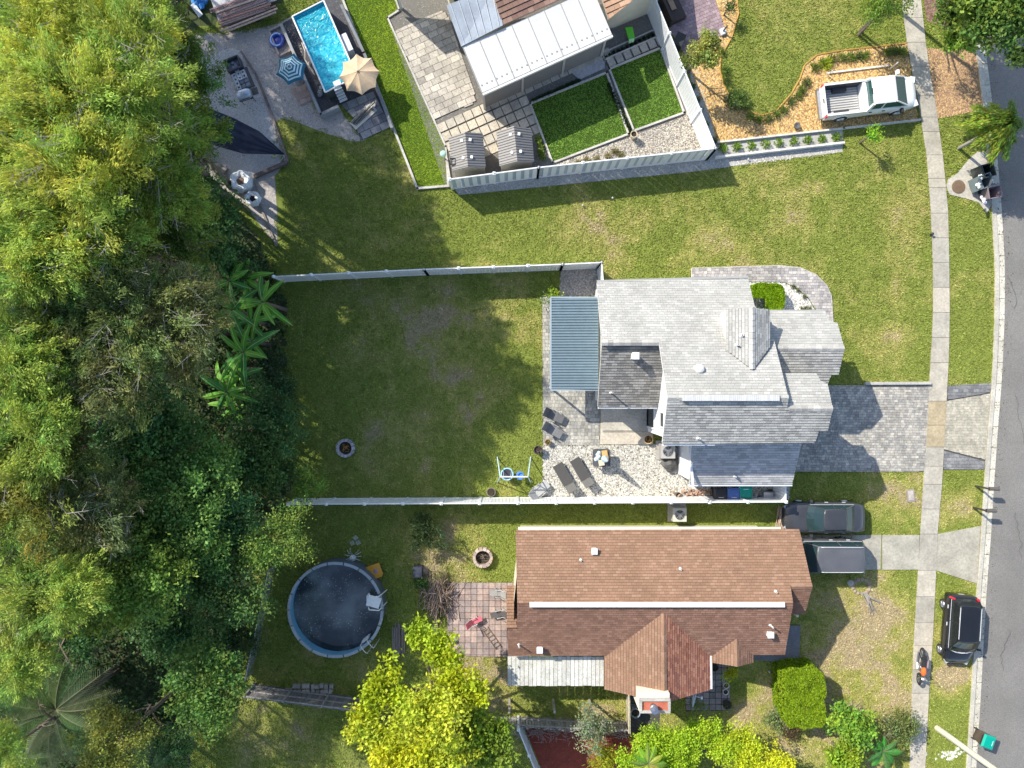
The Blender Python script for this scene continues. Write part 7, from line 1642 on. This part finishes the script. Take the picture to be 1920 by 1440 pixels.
tree('dark round bush on the grass north of the fire pit', 802, 1002, 1.8, .95, 'feather', (.05, .085, .03), name='shrub', cat='bush')
tree('green leafy plant at the top left corner of the patio', 1040, 552, .8, .4, 'fine', (.30, .42, .04), name='shrub', cat='plant', trunk=False)
tree('small leafy plant beside the patio cover post', 1028, 559, .8, .33, 'fine', (.16, .24, .1), name='shrub', cat='plant', trunk=False)
tree('low weedy plant by the dark navy box', 792, 1092, .5, .45, 'fine', (.07, .16, .04), name='shrub', cat='plant', trunk=False)
# street trees top right
ST = (.16, .24, .04)
cluster('spreading street tree in the top right corner', [(1828, 40, 7.0, 1.05, ST), (1788, 14, 6, 1.0, (.12, .20, .04)), (1885, 20, 8.5, 1.7, (.12, .20, .04)), (1812, 68, 5.2, .95, (.26, .36, .05)), (1912, 90, 8.0, .7, (.10, .17, .04)), (1850, -30, 8.5, 1.8, ST), (1912, 40, 7.5, 1.0, (.10, .17, .04)), (1930, -20, 9, 2, ST)], 'street_tree', 'tree', 'broad', jit=.35, base=(1806, 78))  # brightest lower bough has sunlight put into its leaf colour
tree('small drooping tree over the lawn at the top edge', 1655, 20, 3.0, 1.0, 'fine', (.17, .27, .04), name='lawn_tree', jit=.3)
tree('small tree above the street-side mulch at the top', 1680, -10, 4.2, 1.0, 'fine', (.16, .25, .04), name='lawn_tree')
tree('round variegated tree beside the purple patio', 1318, 88, 3.4, 1.02, 'broad', (.27, .30, .07), name='patio_tree', L=.17, W=.10, jit=.3, dens=1.7, flat=.9)
tree('slender young tree on the lawn edge of the mulch', 1388, 183, 1.8, .55, 'fine', (.12, .18, .04), name='young_tree')
tree('dark shrubs in the mulch bed left of the purple patio', 1368, 10, 1.2, .4, 'fine', (.10, .15, .04), name='shrub', cat='shrub')
tree('small round-headed young tree on the lawn below the pickup', 1641, 248, 1.9, .46, 'fine', (.22, .42, .03), name='young_tree', jit=.15)
x, y = Q(1640, -15); proto2 = tree('tall street tree beyond the top edge that shades the road', 960+680*H/(H-9), 720-735*H/(H-9), 9, 2.3, 'broad', ST, name='street_tree', dens=.8); proto2.location = (x, y, 0)
o_ = copy_tree(proto2); o_.location = (*Q(1700, -70), 0); o_.scale = (.85, .85, .9); o_['label'] = 'second street tree beyond the top edge, nearer the sidewalk'
# weeping tree: boughs radiate with strap foliage
x, y = Q(1862, 244, 3.0); t = thing('weeping_tree', 'weeping yellow-green street tree with visible pale limbs', 'tree', (x, y, 0)); m_ = MB(); m_.bar((0, 0, 0), (-.1, 0, 3.0), .10, 7, r2=.07)
pos, DD, CL_ = [], [], []
for k in range(62):
    a = rnd.uniform(0, 6.28); l = rnd.uniform(.7, 1.75); hz = 3.5+rnd.uniform(-.5, .5); p0 = Vector((-.1, 0, 3.0)); p1 = Vector((math.cos(a)*l*.5, math.sin(a)*l*.5, hz+.15)); p2 = Vector((math.cos(a)*l, math.sin(a)*l*.95, hz-.55))
    m_.bar(p0, p1, .03, 4, r2=.018); m_.bar(p1, p2, .018, 4, r2=.006)
    west = p2.x < .45  # west boughs get lighter leaves, their sunlit look put into the colour
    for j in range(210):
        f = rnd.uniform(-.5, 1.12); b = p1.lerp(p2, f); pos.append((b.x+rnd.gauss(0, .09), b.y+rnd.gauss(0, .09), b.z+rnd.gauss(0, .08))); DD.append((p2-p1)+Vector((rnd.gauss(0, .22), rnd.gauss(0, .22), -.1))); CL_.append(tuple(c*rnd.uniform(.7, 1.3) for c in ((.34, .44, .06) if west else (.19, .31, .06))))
m_.build('limbs', m_twig, t); V, Fc, cl = leaves(np.array(pos), np.array([tuple(d) for d in DD]), .24, .06, np.array(CL_)); np_mesh('crown', V, Fc, 4, cl, m_leaf, t)
# rows of small shrubs
def tuft(label, px, py, r, col, h_=.45, name='small_shrub', cat='shrub', group=None, blade=False):
    x, y = Q(px, py, h_*.5); t_ = None; n = int(150*r/.3); rs = rng
    d = rs.normal(size=(n, 3)); d[:, 2] = np.abs(d[:, 2]); d /= np.linalg.norm(d, axis=1, keepdims=True)
    pos = d*rs.uniform(.3, 1, (n, 1))*np.array([r, r, h_]); 
    cl = np.array(col)[None]*rs.uniform(.6, 1.4, (n, 1)); V, Fc, cl = leaves(pos, d+rs.normal(size=d.shape)*.3, .24 if blade else .12, .035 if blade else .07, cl)
    V[:, 2] = np.maximum(V[:, 2], .01); o = np_mesh(name, V, Fc, 4, cl, m_leaf); o.location = (x, y, 0); return tag(o, label, cat, group)
for k in range(10):
    px = 1331+k*26.5 if k < 2 else 1322+k*27.6; tuft('round green shrub in the pale strip, %s from the white fence' % ['first', 'second', 'third', 'fourth', 'fifth', 'sixth', 'seventh', 'eighth', 'ninth', 'tenth'][k], 1330+k*26.6, 279-k*2.6, .30, (.20, .33, .03), .5, group='row of shrubs below the mulch drive')
for k, (px, py) in enumerate([(1394, 200), (1409, 218), (1424, 222), (1440, 221), (1456, 214), (1470, 205), (1484, 190), (1497, 178), (1505, 165), (1514, 152), (1530, 124), (1545, 116), (1562, 108), (1580, 106), (1597, 105), (1612, 104), (1622, 102), (1665, 96), (1675, 95), (1687, 94), (1695, 97), (1370, 185), (1378, 196), (1361, 130), (1364, 150), (1352, 95)]):
    tuft('grassy border clump in the mulch bed, '+(['by the pickup bed corner', 'along the curve', 'beside the sidewalk', 'under the patio tree'][0 if 1500 < px < 1640 else 2 if px >= 1640 else 3 if px < 1380 else 1])+', %s in the row' % ORD[k], px, py, .34, (.17, .25, .05) if k % 3 else (.14, .20, .06), .4, 'border_clump', 'border plant', 'grassy clumps along the mulch bed', blade=True)
tuft('bright yellow-green plant in the mulch above the pickup bed', 1552, 118, .45, (.40, .50, .03), .6, 'border_plant', 'plant', blade=True)
for k, (px, py) in enumerate([(1099, 298), (1119, 297), (1140, 292), (1164, 289), (1084, 304), (1153, 282)]): tuft('dry clump in the gravel south of the lawn squares, %s' % ['second from the left', 'third from the left', 'middle of the right pair', 'rightmost', 'leftmost', 'standing apart by the edging'][k], px, py, .25, (.33, .30, .14), .35, 'gravel_plant', 'plant', 'small clumps in the pale gravel', blade=True)
for k in range(13): f = k/12; tuft('dark box plant between the two lawn squares, %s from the terrace' % ORD[k], 1143+f*38, 160+f*84, .17, (.05, .09, .03), .3, 'box_plant', 'plant', 'low plants between the lawn squares')
for k in range(16): f = k/15; tuft('dark low plant along the white-roofed terrace, %s from the sheds' % ORD[k], 1000+f*85, 188-f*37, .15, (.04, .08, .03), .25, 'box_plant', 'plant', 'low plants along the terrace')
for k in range(12): f = k/11; tuft('dark low plant in the raised bed by the north house, %s from the terrace' % ORD[k], 1136+f*88, 106-f*42, .13, (.03, .06, .03), .25, 'box_plant', 'plant', 'low plants in the raised bed')
for k, (px, py) in enumerate([(1008, 258), (1012, 266), (1016, 276), (1014, 285), (1018, 293)]): tuft('bright leafy plant right of the second shed, %s from the top' % ORD[k], px, py, .22, (.26, .36, .06), .5, 'shed_plant', 'plant', 'leafy plants beside the shed')
for k, (px, py) in enumerate([(1487, 537), (1496, 543), (1509, 556), (1512, 577), (1505, 579), (1518, 579)]): tuft('small spiky plant in the white pebble bed, %s from the top' % ORD[k], px, py, .14, (.26, .28, .14), .2, 'pebble_plant', 'plant', 'spiky plants in the pebble bed', blade=True)
for k, (px, py) in enumerate([(1300, 160), (1308, 185), (1314, 205), (1325, 232), (1340, 262)]): tuft('dark shrub in the narrow strip outside the white fence, %s from the top' % ORD[k], px, py, .2, (.11, .16, .05), .5, 'fence_shrub', 'shrub', 'shrubs outside the sunlit white fence')
q = MB()
for k in range(300): a = rnd.uniform(0, 3.14); c = Vector((*Q(rnd.uniform(930, 1175), 1368+rnd.gauss(0, 8)), rnd.uniform(.05, .5))); d = Vector((math.cos(a), math.sin(a)*.5, rnd.uniform(-.3, .3)))*rnd.uniform(.1, .4); q.bar(c-d, c+d, .012, 4)
q.build('brushwood', m_twig)['kind'] = 'stuff'; bpy.data.objects['brushwood']['label'] = 'tangle of dry grey twigs along the broken fence'
